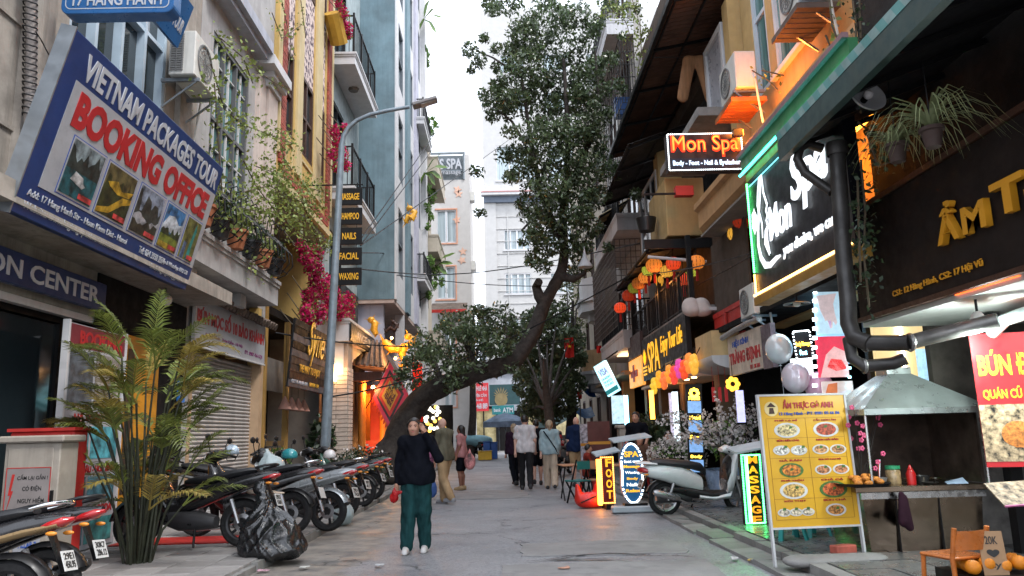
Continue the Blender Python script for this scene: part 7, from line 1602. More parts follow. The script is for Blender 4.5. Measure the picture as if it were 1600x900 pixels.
# ================================================================== people
skinm = mat('skin', (.48,.25,.17), .55, var=.08, scale=8); skinp = mat('pale_skin', (.56,.33,.25), .55, var=.08, scale=8)
hairk = mat('black_hair', (.012,.009,.008), .45, var=.3, scale=30, stretch=(1,1,.1)); hairb = mat('fair_hair', (.36,.28,.19), .6, var=.3, scale=20); hairg = mat('brown_hair', (.06,.035,.022), .5, var=.3, scale=20)
lipm = mat('lips', (.36,.075,.07), .4, var=0); eyek = mat('eye_dark', (.01,.008,.008), .2, var=0)
def fabric(n, c, r=.85): return mat('cloth_'+n, c, r, var=.22, scale=5, bump=.35, bscale=16, stretch=(2,2,.6), spec=.08)
def person(label, loc, face, H, top, bottom, shoe, hair=None, hs='short', J=None, skin=None, sleeve='long', legs='long', res=.016, girth=1., wide=1., hold=None, lookz=0.):
    """local +y is forward; J overrides joints given for a height of 1.7"""
    s = H/1.7; sk_ = skin or skinm
    j = dict(rh=(.09,0,.92), lh=(-.09,0,.92), rk=(.10,.03,.50), lk=(-.10,.03,.50), ra=(.10,0,.085), la=(-.10,0,.085), rs=(.175,0,1.40), ls=(-.175,0,1.40), re=(.225,-.03,1.13), le=(-.225,-.03,1.13), rw=(.235,.05,.89), lw=(-.235,.05,.89), hd=(0,.02,1.585), up=(0,0,1))
    j.update(J or {}); q = {k: tuple(c*s for c in v) for k, v in j.items()}
    V = lambda k: Vector(q[k])
    def foot(a): a = Vector(q[a]); return a
    hips = (V('rh')+V('lh'))/2; sh = (V('rs')+V('ls'))/2; hd = V('hd')
    B = [cone(hips, hips.lerp(sh,.45), .115*s*girth, .105*s*girth, .04, (1,1.25,1)), cone(hips.lerp(sh,.45), hips.lerp(sh,.85), .11*s*girth, .125*s*girth, .05, (.95,1.25,1)), cone(V('rs'), V('ls'), .06*s, .06*s, .05), cone(sh+Vector((0,0,.02*s)), hd-Vector((0,.01*s,.06*s)), .052*s, .05*s, .03),
         ell(hd+Vector((0,0,.012*s)), (.073*s,.09*s,.105*s), .02), ell(hd+Vector((0,.022*s,-.05*s)), (.056*s,.062*s,.062*s), .03), cone(hd+Vector((0,.085*s,.012*s)), hd+Vector((0,.1*s,-.022*s)), .009*s, .014*s, .012), ell(hd+Vector((.072*s,-.005*s,-.005*s)), (.013*s,.025*s,.032*s), .008), ell(hd+Vector((-.072*s,-.005*s,-.005*s)), (.013*s,.025*s,.032*s), .008),
         ell(hd+Vector((.03*s,.07*s,-.02*s)), (.028*s,.024*s,.025*s), .02), ell(hd+Vector((-.03*s,.07*s,-.02*s)), (.028*s,.024*s,.025*s), .02)]
    Tp = [cone(V('rh')+Vector((0,0,.1*s)), V('lh')+Vector((0,0,.1*s)), .135*s*girth, .135*s*girth, .05, (1,1.15,1)), cone(V('rh')+Vector((0,0,.0)), V('lh'), .14*s*girth, .14*s*girth, .05, (1,1.1,1)), cone(hips+Vector((0,0,-.03*s)), hips.lerp(sh,.45), .15*s*girth, .13*s*girth, .05, (.9,1.2,1)), cone(hips.lerp(sh,.45), hips.lerp(sh,.88), .13*s*girth, .138*s*girth, .05, (.95,1.2,1)), cone(V('rs'), V('ls'), .078*s, .078*s, .06), cone(sh, sh+Vector((0,.0*s,.022*s)), .075*s, .066*s, .03)]
    Bt = [cone(V('rh')+Vector((0,0,.06*s)), V('lh')+Vector((0,0,.06*s)), .115*s*girth, .115*s*girth, .05, (1,1.1,1))]
    for sd in 'rl':
        S_, E_, W_ = V(sd+'s'), V(sd+'e'), V(sd+'w'); fd = (W_-E_).normalized(); sx = 1 if sd == 'r' else -1
        ka = .8 if sleeve == 'long' else 1.
        B += [cone(S_, E_, .05*s*ka, .04*s*ka, .03), cone(E_, W_, .04*s*ka, .027*s, .02)]
        pn = fd.cross(Vector((sx,0,0))); pn = pn.normalized() if pn.length > .1 else Vector((0,1,0)); sd_ = fd.cross(pn).normalized(); curl = -pn*.3 if sx > 0 else -pn*.3
        hc = W_+fd*.05*s; B.append(cone(W_, hc+fd*.03*s, .026*s, .034*s, .012, None))
        for k in range(4):
            b0 = hc+fd*.035*s+sd_*(k-1.5)*.017*s; l_ = (.062,.072,.068,.052)[k]*s; m1 = b0+fd*l_*.55; B += [cone(b0, m1, max(.0095*s,res*.62), max(.009*s,res*.6), .004), cone(m1, m1+(fd*.75+Vector((0,.55,0))).normalized()*l_*.5, max(.009*s,res*.6), max(.0075*s,res*.55), .004)]
        th = hc-fd*.02*s+Vector((0,.03*s,0)); B.append(cone(th, th+(fd+Vector((-sx*.5,.6,0))).normalized()*.055*s, max(.011*s,res*.65), max(.009*s,res*.6), .006))
        e_ = {'long': 1., 'half': .0, 'three': .7}[sleeve]
        if sleeve == 'half': Tp.append(cone(S_, S_.lerp(E_,.72), .066*s, .068*s, .04))
        else: Tp += [cone(S_, E_, .068*s, .058*s, .04), cone(E_, E_.lerp(W_, .96*e_ if e_ < 1 else .97), .058*s, .043*s, .03)]
        Hh, K, A = V(sd+'h'), V(sd+'k'), V(sd+'a')
        kl = .72 if legs == 'long' else 1.
        B += [cone(Hh, K, .085*s*girth*kl, .055*s*kl, .04), cone(K, K.lerp(A,.35)+Vector((0,-.015*s,0)), .054*s*kl, .055*s*kl, .03), cone(K.lerp(A,.35)+Vector((0,-.015*s,0)), A, .055*s*kl, .034*s, .03), cone(A-Vector((0,.03*s,.03*s)), A+Vector((0,.13*s,-.055*s)), .035*s, .03*s, .02)]
        if legs == 'long': Bt += [cone(Hh+Vector((0,0,.02)), K, .105*s*girth, .078*s*wide, .05), cone(K, A+Vector((0,0,.0)), .078*s*wide, .066*s*wide, .03)]
        elif legs == 'short': Bt += [cone(Hh+Vector((0,0,.02)), Hh.lerp(K,.85), .105*s*girth, .095*s, .05)]
    o = sdf_obj('person', B, res, sk_); o.location = loc; o.rotation_euler = (0,0,face-PI/2); tag(o, label, 'person', 'people in the street')
    fz = lambda d, amp=.008: (lambda G: amp*(np.sin(G[...,2]*34/s+5*np.sin(G[...,0]*11+2)+G[...,1]*14)+.8*np.sin(G[...,0]*40+4*np.sin(G[...,2]*6))))
    sdf_obj('top', Tp, res, top, o, rough=fz(0,.004), cut=lambda G: np.minimum((hips.z-.07*s+.012*np.sin(G[...,0]*21))-G[...,2], 1.2*(.0+np.abs(G[...,0])*0+(.27*s*girth-np.abs(G[...,0]))))) if sleeve != 'long' or True else None; sdf_obj('trousers' if legs == 'long' else 'shorts', Bt, res, bottom, o, rough=fz(1,.004), cut=None)
    for sd in 'rl':
        A = V(sd+'a'); sdf_obj('shoe', [cone(A+Vector((0,-.045*s,-.03*s)), A+Vector((0,.15*s,-.048*s)), .048*s, .038*s, .02), cone(A+Vector((0,-.02*s,-.01*s)), A+Vector((0,.03*s,-.02*s)), .05*s, .045*s, .02), cone(A+Vector((0,-.05*s,-.068*s)), A+Vector((0,.16*s,-.07*s)), .042*s, .038*s, .01)], res*.9, shoe, o, cut=lambda G, z=A.z: (z-.088*s)-G[...,2])
    if hair:
        C = [ell(hd+Vector((0,-.014*s,.035*s)), (.09*s,.1*s,.1*s), .02)]
        if hs == 'long': C += [cone(hd+Vector((0,-.06*s,.02*s)), hd+Vector((0,-.085*s,-.2*s)), .07*s, .05*s, .04), cone(hd+Vector((.06*s,-.03*s,0)), hd+Vector((.06*s,-.05*s,-.16*s)), .03*s, .03*s, .03), cone(hd+Vector((-.06*s,-.03*s,0)), hd+Vector((-.06*s,-.05*s,-.16*s)), .03*s, .03*s, .03)]
        if hs == 'tied': C += [cone(hd+Vector((.074*s,.03*s,.05*s)), hd+Vector((.08*s,-.01*s,-.05*s)), .018*s, .016*s, .02), cone(hd+Vector((-.074*s,.03*s,.05*s)), hd+Vector((-.08*s,-.01*s,-.05*s)), .018*s, .016*s, .02), ell(hd+Vector((0,-.1*s,-.01*s)), (.045*s,.045*s,.05*s), .02), cone(hd+Vector((0,-.08*s,0)), hd+Vector((0,-.09*s,-.12*s)), .045*s, .03*s, .03)]
        lim = {'short': (.055, .04), 'long': (.06, .04), 'tied': (.055, .05)}[hs]
        sdf_obj('hair', C, res*.8, hair, o, cut=lambda G: np.where(G[...,1] > hd.y+.025*s, (hd.z+(lim[1]+.035)*s-7*(G[...,0]-hd.x)**2/s)-G[...,2]-.35*np.maximum(hd.y+.05*s-G[...,1],0)*1.6, -1.))
    if res < .02:
        for sx in (-1,1):
            MB().ball(hd+Vector((sx*.031*s,.083*s,.012*s)), .0135*s, .006*s, .006*s, 10, 6).build('eye', eyek, o, smooth=60); MB().tube([hd+Vector((sx*.015*s,.092*s,.03*s)), hd+Vector((sx*.032*s,.09*s,.036*s)), hd+Vector((sx*.05*s,.078*s,.03*s))], .0038*s, 5).build('eyebrow', hairk, o)
        MB().ball(hd+Vector((0,.083*s,-.052*s)), .024*s, .010*s, .0085*s, 12, 6).build('mouth', lipm, o, smooth=60)
    return o
blk = fabric('black', (.006,.007,.011)); wsh = mat('white_shoe', (.62,.6,.58), .6, var=.1); dsh = mat('dark_shoe', (.02,.02,.022), .6)
WALK = dict(rk=(.09,.12,.51), ra=(.09,.10,.085), lk=(-.09,-.02,.49), la=(-.09,-.22,.13))
WALK2 = dict(lk=(-.09,.12,.51), la=(-.09,.12,.085), rk=(.09,-.02,.49), ra=(.09,-.2,.12), rw=(.235,.12,.9), lw=(-.235,-.06,.89))
wm = person('woman in a black jacket and green jeans walking towards us, hand at her ear', (-1.08,9.9,.015), -PI/2-.05, 1.62, blk, mat('cloth_green_denim', (.013,.05,.052), .85, var=.5, spec=.1, scale=4, bump=.3, bscale=20, stretch=(3,3,.5)), wsh, hairk, 'tied', dict(rk=(.10,.05,.50), ra=(.125,.06,.085), lk=(-.09,-.01,.50), la=(-.095,-.06,.085), le=(-.30,.06,1.17), lw=(-.135,.10,1.49), re=(.24,-.05,1.14), rw=(.255,.02,.88), hd=(.03,.03,1.575)), None, 'long', 'long', .0105, 1.12, 1.22)
rb = thing('red_plastic_bag', 'small red plastic bag in the walking woman\'s hand', 'bag', (-1.355,9.84,.70)); sdf_obj('bag', [ell((0,0,-.03),(.05,.04,.06),.03), cone((0,0,.0),(.0,0,.08),.03,.014,.03), cone((.0,0,.02),(.1,0,.04),.02,.014,.02)], .009, mat('red_bag_plastic', (.55,.012,.015), .3, transl=.3, var=.1), rb, rough=lambda G: .5*crinkle(G))
khaki = fabric('khaki', (.40,.27,.15)); 
mn = person('bald man in an olive tee and khaki trousers facing left', (-1.22,16.6,.015), PI*.82, 1.76, fabric('olive', (.13,.12,.085)), khaki, mat('grey_shoe', (.3,.3,.32), .7), None, 'short', {**WALK, 're':(.21,.08,1.15),'rw':(.16,.3,1.1),'le':(-.21,.08,1.15),'lw':(-.14,.3,1.12),'hd':(0,.06,1.58)}, skinp, 'half', 'long', .016, 1.18, 1.15)
bb_ = thing('blue_bag', 'blue shopping bag beside the bald man', 'bag', (-1.5,16.3,.25)); sdf_obj('bag', [ell((0,0,.1),(.14,.09,.2),.04), cone((0,0,.25),(0,0,.4),.06,.02,.05)], .02, mat('blue_bag_cloth', (.03,.08,.25), .7), bb_, rough=lambda G: .5*crinkle(G))
person('person in a flowered top half hidden behind the walking woman', (-1.75,17.6,.015), -PI/2+.2, 1.6, mat('cloth_flowered', (.3,.1,.2), .8, var=.9, scale=14), blk, dsh, hairk, 'short', None, None, 'half', 'long', .02)
person('person with long black hair in a pink tee and black shorts facing left', (-1.08,20.6,.015), PI*.9, 1.64, fabric('dusty_pink', (.42,.2,.2)), blk, mat('tan_sandal', (.4,.28,.15), .7), hairk, 'long', {'re':(.2,.05,1.15),'rw':(.16,.22,1.0)}, mat('brown_skin', (.25,.11,.07), .55), 'half', 'short', .019, 1.08)
wb_ = thing('white_red_bag', 'white and red shopping bag carried by the person in pink', 'bag', (-.86,20.45,.62)); sdf_obj('bag', [ell((0,0,.1),(.15,.1,.2),.04), cone((0,0,.25),(0,0,.42),.07,.02,.05)], .02, mat('white_red_plastic', (.6,.25,.25), .5, var=.9, scale=5), wb_)
person('fair haired woman in black walking left', (.32,21.8,.015), PI*.62, 1.66, fabric('plum_black', (.025,.012,.025)), blk, dsh, hairb, 'long', WALK, skinp, 'long', 'long', .019)
person('dark haired man in a white tee and black trousers seen from behind', (.57,19.9,.015), PI/2, 1.84, fabric('white', (.55,.53,.54)), fabric('charcoal', (.02,.02,.022)), dsh, hairk, 'short', WALK2, skinp, 'half', 'long', .018, 1.05)
person('person in a black tee and shorts walking beside the man in white', (.93,21.6,.015), PI/2, 1.74, blk, blk, dsh, hairk, 'short', WALK, skinp, 'half', 'short', .02, 1.05)
w8 = person('fair woman in a pale blue sweater and beige trousers seen from behind', (1.2,20.0,.015), PI/2-.05, 1.70, fabric('pale_blue', (.30,.40,.43)), fabric('beige', (.47,.38,.29)), dsh, hairb, 'tied', WALK2, skinp, 'three', 'long', .018, 1.08, 1.25)
stp = MB().tube([(-.15,-.1,1.44),(-.02,-.165,1.25),(.14,-.15,1.0),(.19,-.08,.86),(.20,-.08,.45)], .016, 5).build('bag_strap', blk, w8)
person('heavy balding man in a navy tee seen from behind', (1.95,20.6,.015), PI/2+.1, 1.78, fabric('navy', (.01,.02,.055)), khaki, dsh, None, 'short', None, skinp, 'half', 'short', .02, 1.35)
SIT = dict(rh=(.09,0,.50), lh=(-.09,0,.50), rk=(.14,.40,.52), lk=(-.14,.40,.52), ra=(.14,.42,.085), la=(-.14,.42,.085), rs=(.175,.02,.98), ls=(-.175,.02,.98), re=(.22,.12,.74), le=(-.22,.12,.74), rw=(.12,.33,.68), lw=(-.12,.33,.68), hd=(0,.06,1.165))
person('man in a black tee standing at the tables, looking left', (2.95,17.2,.12), -PI/2-.5, 1.68, blk, blk, dsh, hairk, 'short', {'le':(-.25,.0,1.15),'lw':(-.2,.12,.92)}, None, 'half', 'long', .018)
s1 = person('woman in a patterned black jacket sitting behind the white scooter', (3.3,15.6,.12), -PI/2-.2, 1.66, mat('cloth_patterned', (.02,.02,.022), .8, var=1.2, scale=16), fabric('charcoal', (.02,.02,.022)), dsh, hairk, 'long', SIT, None, 'long', 'long', .018)
person('woman in a brown top sitting left of the patterned jacket', (2.75,15.9,.12), -PI/2+.3, 1.62, fabric('brown', (.13,.07,.05)), fabric('charcoal', (.02,.02,.022)), dsh, hairg, 'long', SIT, None, 'long', 'long', .02)
person('child in a dark red top sitting at the folding table', (1.95,18.4,.02), 0, 1.45, fabric('dark_red', (.2,.03,.02)), blk, dsh, hairk, 'short', SIT, None, 'long', 'long', .02)
for i, (x, y) in enumerate(((3.3,15.6),(2.75,15.9),(1.95,18.4))):
    t = thing('plastic_stool', ['red plastic stool under the woman in the patterned jacket','red plastic stool under the woman in brown','red plastic stool under the child at the folding table'][i], 'stool', (x, y, .13 if i < 2 else .015), 0, 'plastic stools'); hgt = .36 if i < 2 else .3
    MB().box(-.16,.16,-.16,.16,hgt-.04,hgt).build('seat', red_paint, t, bevel=.02)
    for sx in (-1,1):
        for sy_ in (-1,1): MB().bar((sx*.13,sy_*.13,hgt-.03),(sx*.17,sy_*.17,0),.05,.03).build('leg', red_paint, t)

# ================================================================== things on the pavements, right
mb_ = thing('menu_board', 'tall yellow menu board with ten dish photos on the right pavement', 'menu board', mw=frame_m((2.665,7.95,.42),(3.59,8.05,.42),(2.70,8.02,1.72)))
W_, H_ = .93, 1.30
MB().box(0,W_,0,H_,-.03,0).build('panel', mat('yellow_board', (.66,.36,.015), .4, var=.1), mb_)
for q in ((-.02,0,-.42,H_+.02),(W_,W_+.02,-.42,H_+.02)): MB().box(q[0],q[1],q[2],q[3],-.035,.01).build('frame_post', white_paint, mb_)
for y in (-.02,H_): MB().box(0,W_,y,y+.02,-.035,.01).build('frame_rail', white_paint, mb_)
text(mb_, 'ẨM THỰC GÓ ANH', (.25,1.155,.80,1.265), letter_r, .004, bold=.035); text(mb_, '12 Hàng Hành - ĐT: 0981 05 66 86', (.2,1.095,.86,1.135), letter_b, .004, bold=.02)
MB().lathe([(0,0),(.075,0),(.075,.004),(0,.004)], 20, (.12,1.17,.001)).build('emblem', mat('cream_print', (.7,.55,.25), .5), mb_); MB().prism([(.07,1.19),(.12,1.235),(.17,1.19)], .006, .009).build('emblem_hat', brownwood, mb_); MB().prism([(.09,1.12),(.1,1.18),(.14,1.18),(.15,1.12)], .006, .009).build('emblem_figure', brownwood, mb_)
gridm = mat('grid_ink', (.25,.1,.01), .6, var=0)
for i in range(6): MB().box(.05,W_-.05,.07+i*.2,.0725+i*.2,.001,.003).build('grid_line', gridm, mb_)
for x in (.05,.475,W_-.05): MB().box(x,x+.0025,.07,1.07,.001,.003).build('grid_line', gridm, mb_)
dish = [('PHỞ LẠ MÌ',[(.5,.4,.14)]),('LẨY MÓN ĂN',[(.5,.4,.14)]),('BÚN RIÊU CUA',[(.3,.4,.09),(.75,.38,.09)]),('NEM HẢI SẢN',[(.3,.4,.09),(.75,.38,.09)]),('GÀ RÁN',[(.5,.4,.13)]),('BÚN BÒ NAM BỘ',[(.3,.38,.09),(.76,.38,.09)]),('PHỞ TRỘN',[(.5,.4,.15)]),('CHẢ CÁ',[(.5,.4,.15)]),('XÔI THỊT',[(.2,.35,.07),(.5,.35,.07),(.8,.35,.07)]),('BÚN CHẢ',[(.5,.4,.11)])]
foods = [(.62,.5,.25),(.42,.07,.03),(.66,.62,.55),(.5,.25,.1),(.7,.22,.03),(.5,.2,.08),(.62,.4,.12),(.55,.12,.03),(.6,.52,.38),(.55,.24,.06)]
greens = mat('food_green', (.06,.16,.03), .5, var=.4, scale=40); platec = mat('plate_white', (.62,.62,.6), .4)
for k, (nm, pl_) in enumerate(dish):
    cx0, cy0 = .055+(k % 2)*.425, .87-(k//2)*.2
    text(mb_, nm, (cx0+.09,cy0+.168,cx0+.33,cy0+.192), letter_r, .004, bold=.02)
    for (fx_, fy_, r_) in pl_:
        c = (cx0+fx_*.42, cy0+fy_*.2); ov = lambda r, a=1.: [(c[0]+r*a*math.cos(t), c[1]+r*.55*math.sin(t)) for t in np.linspace(0,2*PI,18)[:-1]]
        pt = MB().prism(ov(r_), .001, .004).build('dish_plate', platec if k not in (4,7) else greens, mb_); MB().prism(ov(r_*.78), .004, .006).build('dish_food', mat('food_%d' % k, foods[k], .5, var=.9, scale=45), pt); rr_ = random.Random(k); x_, y_ = c[0]+rr_.uniform(-.03,.03), c[1]+rr_.uniform(-.01,.02); MB().prism([(x_,y_),(x_+.035,y_+.006),(x_+.04,y_+.025),(x_+.01,y_+.03)], .006, .008).build('dish_garnish', greens, pt)
# steel food cart with hood
ct = thing('food_cart', 'stainless steel food cart with flared extractor hood', 'food cart', (0,0,0))
sm2 = mat('warm_tinted_steel', (.33,.25,.185), .2, 1., var=.1, scale=1.5)  # brown tint puts warm reflections into the steel colour
b = MB(); b.add([(3.70,8.1,.12),(4.84,8.1,.12),(4.84,8.95,.12),(3.70,8.95,.12),(3.64,8.06,.72),(4.88,8.06,.72),(4.88,8.98,.72),(3.64,8.98,.72)], [(0,3,2,1),(4,5,6,7),(0,1,5,4),(1,2,6,5),(2,3,7,6),(3,0,4,7)]); b.build('body', sm2, ct)
for x in (3.98,4.42): MB().box(x,x+.01,8.055,8.09,.13,.71).build('panel_seam', blackmetal, ct)
MB().box(3.62,4.9,8.03,8.06,.66,.725).build('front_rail', steel, ct)
MB().box(3.54,4.92,7.95,9.05,.73,.79).build('counter', sm2, ct, bevel=.008)
hood = mat('hood_steel', (.36,.40,.39), .34, .7, var=.2, scale=3)
b = MB(); b.loft([[(3.66,7.85,1.50),(4.95,7.85,1.50),(4.95,8.95,1.50),(3.66,8.95,1.50)],[(3.66,7.85,1.56),(4.95,7.85,1.56),(4.95,8.95,1.56),(3.66,8.95,1.56)],[(4.14,8.25,1.93),(4.40,8.25,1.93),(4.40,8.5,1.93),(4.14,8.5,1.93)],[(4.14,8.25,2.0),(4.40,8.25,2.0),(4.40,8.5,2.0),(4.14,8.5,2.0)]]); b.build('hood', hood, ct)
for x in (3.7,4.88):
    for y in (7.92,8.9): MB().tube([(x,y,.79),(x,y,1.5)], .014, 6).build('hood_post', steel, ct)
MB().box(3.7,4.9,8.9,8.93,.8,1.5).build('back_panel', mat('scorched_steel', (.09,.065,.05), .4, .6, var=.5, scale=4), ct); MB().box(4.86,4.89,8.0,8.9,.8,1.5).build('side_panel', mat('scorched_steel', (.09,.065,.05)), ct)
dcl = thing('hanging_cloth', 'dark cloth hanging from the cart counter', 'cloth', (3.98,7.93,.73)); sdf_obj('cloth', [cone((0,0,-.02),(0,0,-.28),.03,.06,.03,(1,1.6,1)), cone((.04,0,-.05),(.05,0,-.34),.02,.04,.03,(1,1.6,1))], .012, fabric('plum', (.03,.012,.02)), dcl)
rx = random.Random(5)
ft = thing('fried_food_tray', 'black tray piled with orange fried pastries on the cart end', 'food tray', (3.62,7.98,.80)); MB().lathe([(0,0),(.24,0),(.27,.03),(.26,.03),(.23,.012),(0,.012)], 24).build('tray', blackmetal, ft)
fr_ = mat('fried_crust', (.62,.22,.03), .6, var=.4, scale=30, bump=.5, bscale=60)
for i in range(26):
    a = rx.uniform(0,2*PI); r_ = rx.uniform(0,.18); MB().ball((r_*math.cos(a),r_*math.sin(a),.035+.05*(1-r_/.2)*rx.random()*2),.045,.03,.026,8,6).build('pastry', fr_, ft, smooth=60)
jr = thing('glass_jar', 'glass jar of pickles with a green lid on the cart', 'jar', (4.08,8.25,.79)); MB().lathe([(0,0),(.07,0),(.075,.02),(.075,.13),(.06,.15),(0,.15)], 18).build('jar', mat('pickle_jar', (.38,.26,.13), .1, var=.4, scale=20, coat=.5), jr, smooth=40); MB().lathe([(.075,.15),(.075,.185),(0,.19)], 18).build('lid', mat('green_lid', (.03,.3,.13), .4), jr)
rb_ = thing('sauce_bottle', 'red plastic sauce bottle beside the green lidded jar', 'bottle', (4.24,8.2,.79)); MB().lathe([(0,0),(.045,0),(.048,.1),(.03,.14),(.008,.19),(0,.19)], 14).build('bottle', mat('red_sauce_plastic', (.55,.015,.015), .35), rb_, smooth=50); MB().lathe([(.03,.138),(.032,.15),(.02,.155)], 12).build('collar', red_paint, rb_)
for i, (x, y, c, lb_) in enumerate(((4.4,8.3,(.03,.03,.03),'dark sauce bowl at the back of the cart'),(3.9,8.2,(.35,.35,.35),'steel cup of utensils on the cart'),(4.35,8.05,(.05,.045,.04),'black flat pan on the cart counter'))):
    t = thing('cart_bowl', lb_, 'bowl', (x,y,.792)); MB().lathe([(0,0),(.06,0),(.085,.07 if i != 2 else .02),(.08,.07 if i != 2 else .02),(.05,.01),(0,.01)], 16).build('bowl', mat('bowl_%d' % i, c, .35, .5 if i == 1 else 0), t, smooth=40)
    if i == 1:
        for k in range(3): MB().tube([(0,0,.02),(.02*k,.01,.25)], .008, 5).build('utensil', [brownwood, red_paint, steel][k], t)
nk = thing('paper_napkin', 'folded pale blue napkin on the cart counter', 'napkin', (4.5,8.0,.792)); MB().add([(0,0,0),(.2,-.03,.0),(.22,.1,.05),(.04,.12,.01),(.0,.0,.004),(.2,-.03,.004),(.22,.1,.054),(.04,.12,.014)], [(0,3,2,1),(4,5,6,7),(0,1,5,4),(1,2,6,5),(2,3,7,6),(3,0,4,7)]).build('napkin', mat('pale_blue_paper', (.4,.5,.65), .7), nk)
# wooden chair by the cart
ch = thing('wooden_chair', 'small orange varnished wooden chair beside the cart', 'chair', (3.66,6.55,.1), math.radians(15)); ch.scale = (1.2,1.2,1.2); ow = mat('orange_varnish', (.52,.14,.02), .3, var=.25, scale=8, coat=.5)
for sx in (-1,1): MB().tube([(sx*.14,-.14,.0),(sx*.14,-.13,.2),(sx*.135,-.17,.40)], .017, 8).build('back_post', ow, ch, smooth=60); MB().tube([(sx*.14,.14,0),(sx*.13,.13,.2)], .016, 8).build('front_leg', ow, ch)
b = MB(); b.loft([[(x,-.165-.04*(1-(x/.14)**2)+d,z) for d, z in ((0,.26),(.018,.26),(.015,.38),(-.003,.38))] for x in np.linspace(-.14,.14,9)]); b.build('backrest', ow, ch, smooth=40); MB().box(-.15,.15,-.15,.15,.19,.215).build('seat', ow, ch, bevel=.01)
# oranges and the cardboard sign
tr_ = thing('fruit_tray', 'low black tray under the oranges at the near right corner', 'tray', (4.02,6.45,.1)); MB().box(-.42,.5,-.25,.3,0,.12).build('tray', black_board, tr_)
for i in range(13):
    t = thing('orange_fruit', 'ripe orange piled at the near right corner', 'fruit', (3.68+.13*(i % 6)+.03*(i//6),6.35+.12*(i//6)+rx.uniform(-.02,.02),.28+.02*(i % 2)), 0, 'oranges in the tray'); sdf_obj('peel', [ell((0,0,0),(.062,.062,.057),.01)], .014, mat('orange_peel', (.72,.23,.01), .45, var=.12, bump=.3, bscale=120), t); MB().lathe([(.006,0),(.004,.01),(0,.01)], 6, (0,0,.055)).build('stem', leafD, t)
cs_ = thing('cardboard_sign', 'hand lettered cardboard sign stuck among the oranges', 'sign', mw=frame_m(at(1540,905,Y=6.3),at(1578,905,Y=6.3),at(1560,838,Y=6.35))); MB().box(0,.20,0,.36,-.006,0).build('card', mat('cardboard', (.40,.24,.13), .8, var=.15), cs_)
for s_, y in (('20K',.26),('♥',.16),('Ly',.07)): text(cs_, s_, (.05,y,.15,y+.06), letter_k, .002, ex=.001, bold=.01)
# red banner at the right edge
rbn = thing('noodle_banner', 'red banner with yellow noodle shop lettering and food photo at the right edge', 'banner', mw=frame_m((4.56,7.4,.98),(5.5,7.1,.98),(4.62,7.4,2.25))); MB().box(0,.95,0,1.26,-.02,0).build('panel', mat('red_vinyl', (.55,.015,.02), .4, var=.15), rbn)
ylt = mat('yellow_print', (.75,.52,.02), .5, var=.05); text(rbn, 'BÚN ĐẬU MẸT', (.04,.80,1.0,1.12), ylt, .003, bold=.03); text(rbn, 'QUÁN CŨ 12 HÀNG HÀNH', (.05,.62,.92,.75), ylt, .003, bold=.025); MB().box(0,.95,.05,.58,.001,.004).build('food_photo', mat('food_photo', (.45,.33,.2), .4, var=1., scale=14), rbn)
MB().ball((.3,.3,0),.16,.14,.01,14,6).build('food_print', mat('food_orange', (.6,.2,.04), .5, var=.6, scale=30), rbn); MB().ball((.62,.3,0),.14,.18,.01,14,6).build('food_print', mat('food_white', (.6,.58,.5), .5, var=.5, scale=30), rbn)
ft2 = thing('small_menu', 'tilted picture menu at the far right edge', 'menu', mw=frame_m(at(1570,790,Y=6.4),at(1640,785,Y=6.4),at(1600,755,Y=6.6))); MB().box(0,.35,0,.28,-.01,0).build('card', mat('menu_photo', (.4,.3,.2), .4, var=1., scale=16), ft2); MB().box(0,.35,-.012,.0,-.01,.004).build('edge', mat('pink_edge', (.5,.12,.3), .5), ft2)
for i, (u, v) in enumerate(((1232,828),(1268,826),(1300,822))):
    c = at(u, v, Y=9.2+.25*i); t = thing('plastic_stool', ['left','middle','right'][i]+' of three low teal stools behind the menu board', 'stool', (c.x, 9.2+.25*i, .13), .3*i, 'plastic stools'); tl = mat('teal_plastic', (.02,.26,.25), .4) if i < 2 else mat('blue_stool_plastic', (.02,.07,.3), .4)
    MB().box(-.14,.14,-.14,.14,.22,.26).build('seat', tl, t, bevel=.02)
    for sx in (-1,1):
        for sy_ in (-1,1): MB().bar((sx*.11,sy_*.11,.23),(sx*.15,sy_*.15,0),.05,.03).build('leg', tl, t)
st_ = thing('stone_step', 'grey stone slab lying on the pavement before the cart', 'slab', (3.15,7.75,.11)); sdf_obj('slab', [cone((-.3,0,.02),(.4,.05,.02),.18,.16,.05,(1,1,3.2))], .025, concrete, st_); bkr = thing('loose_brick', 'broken brick by the menu board foot', 'brick', (3.35,7.95,.2), .3); MB().box(-.12,.12,-.06,.06,-.04,.04).build('brick_block', brickm, bkr, bevel=.01)
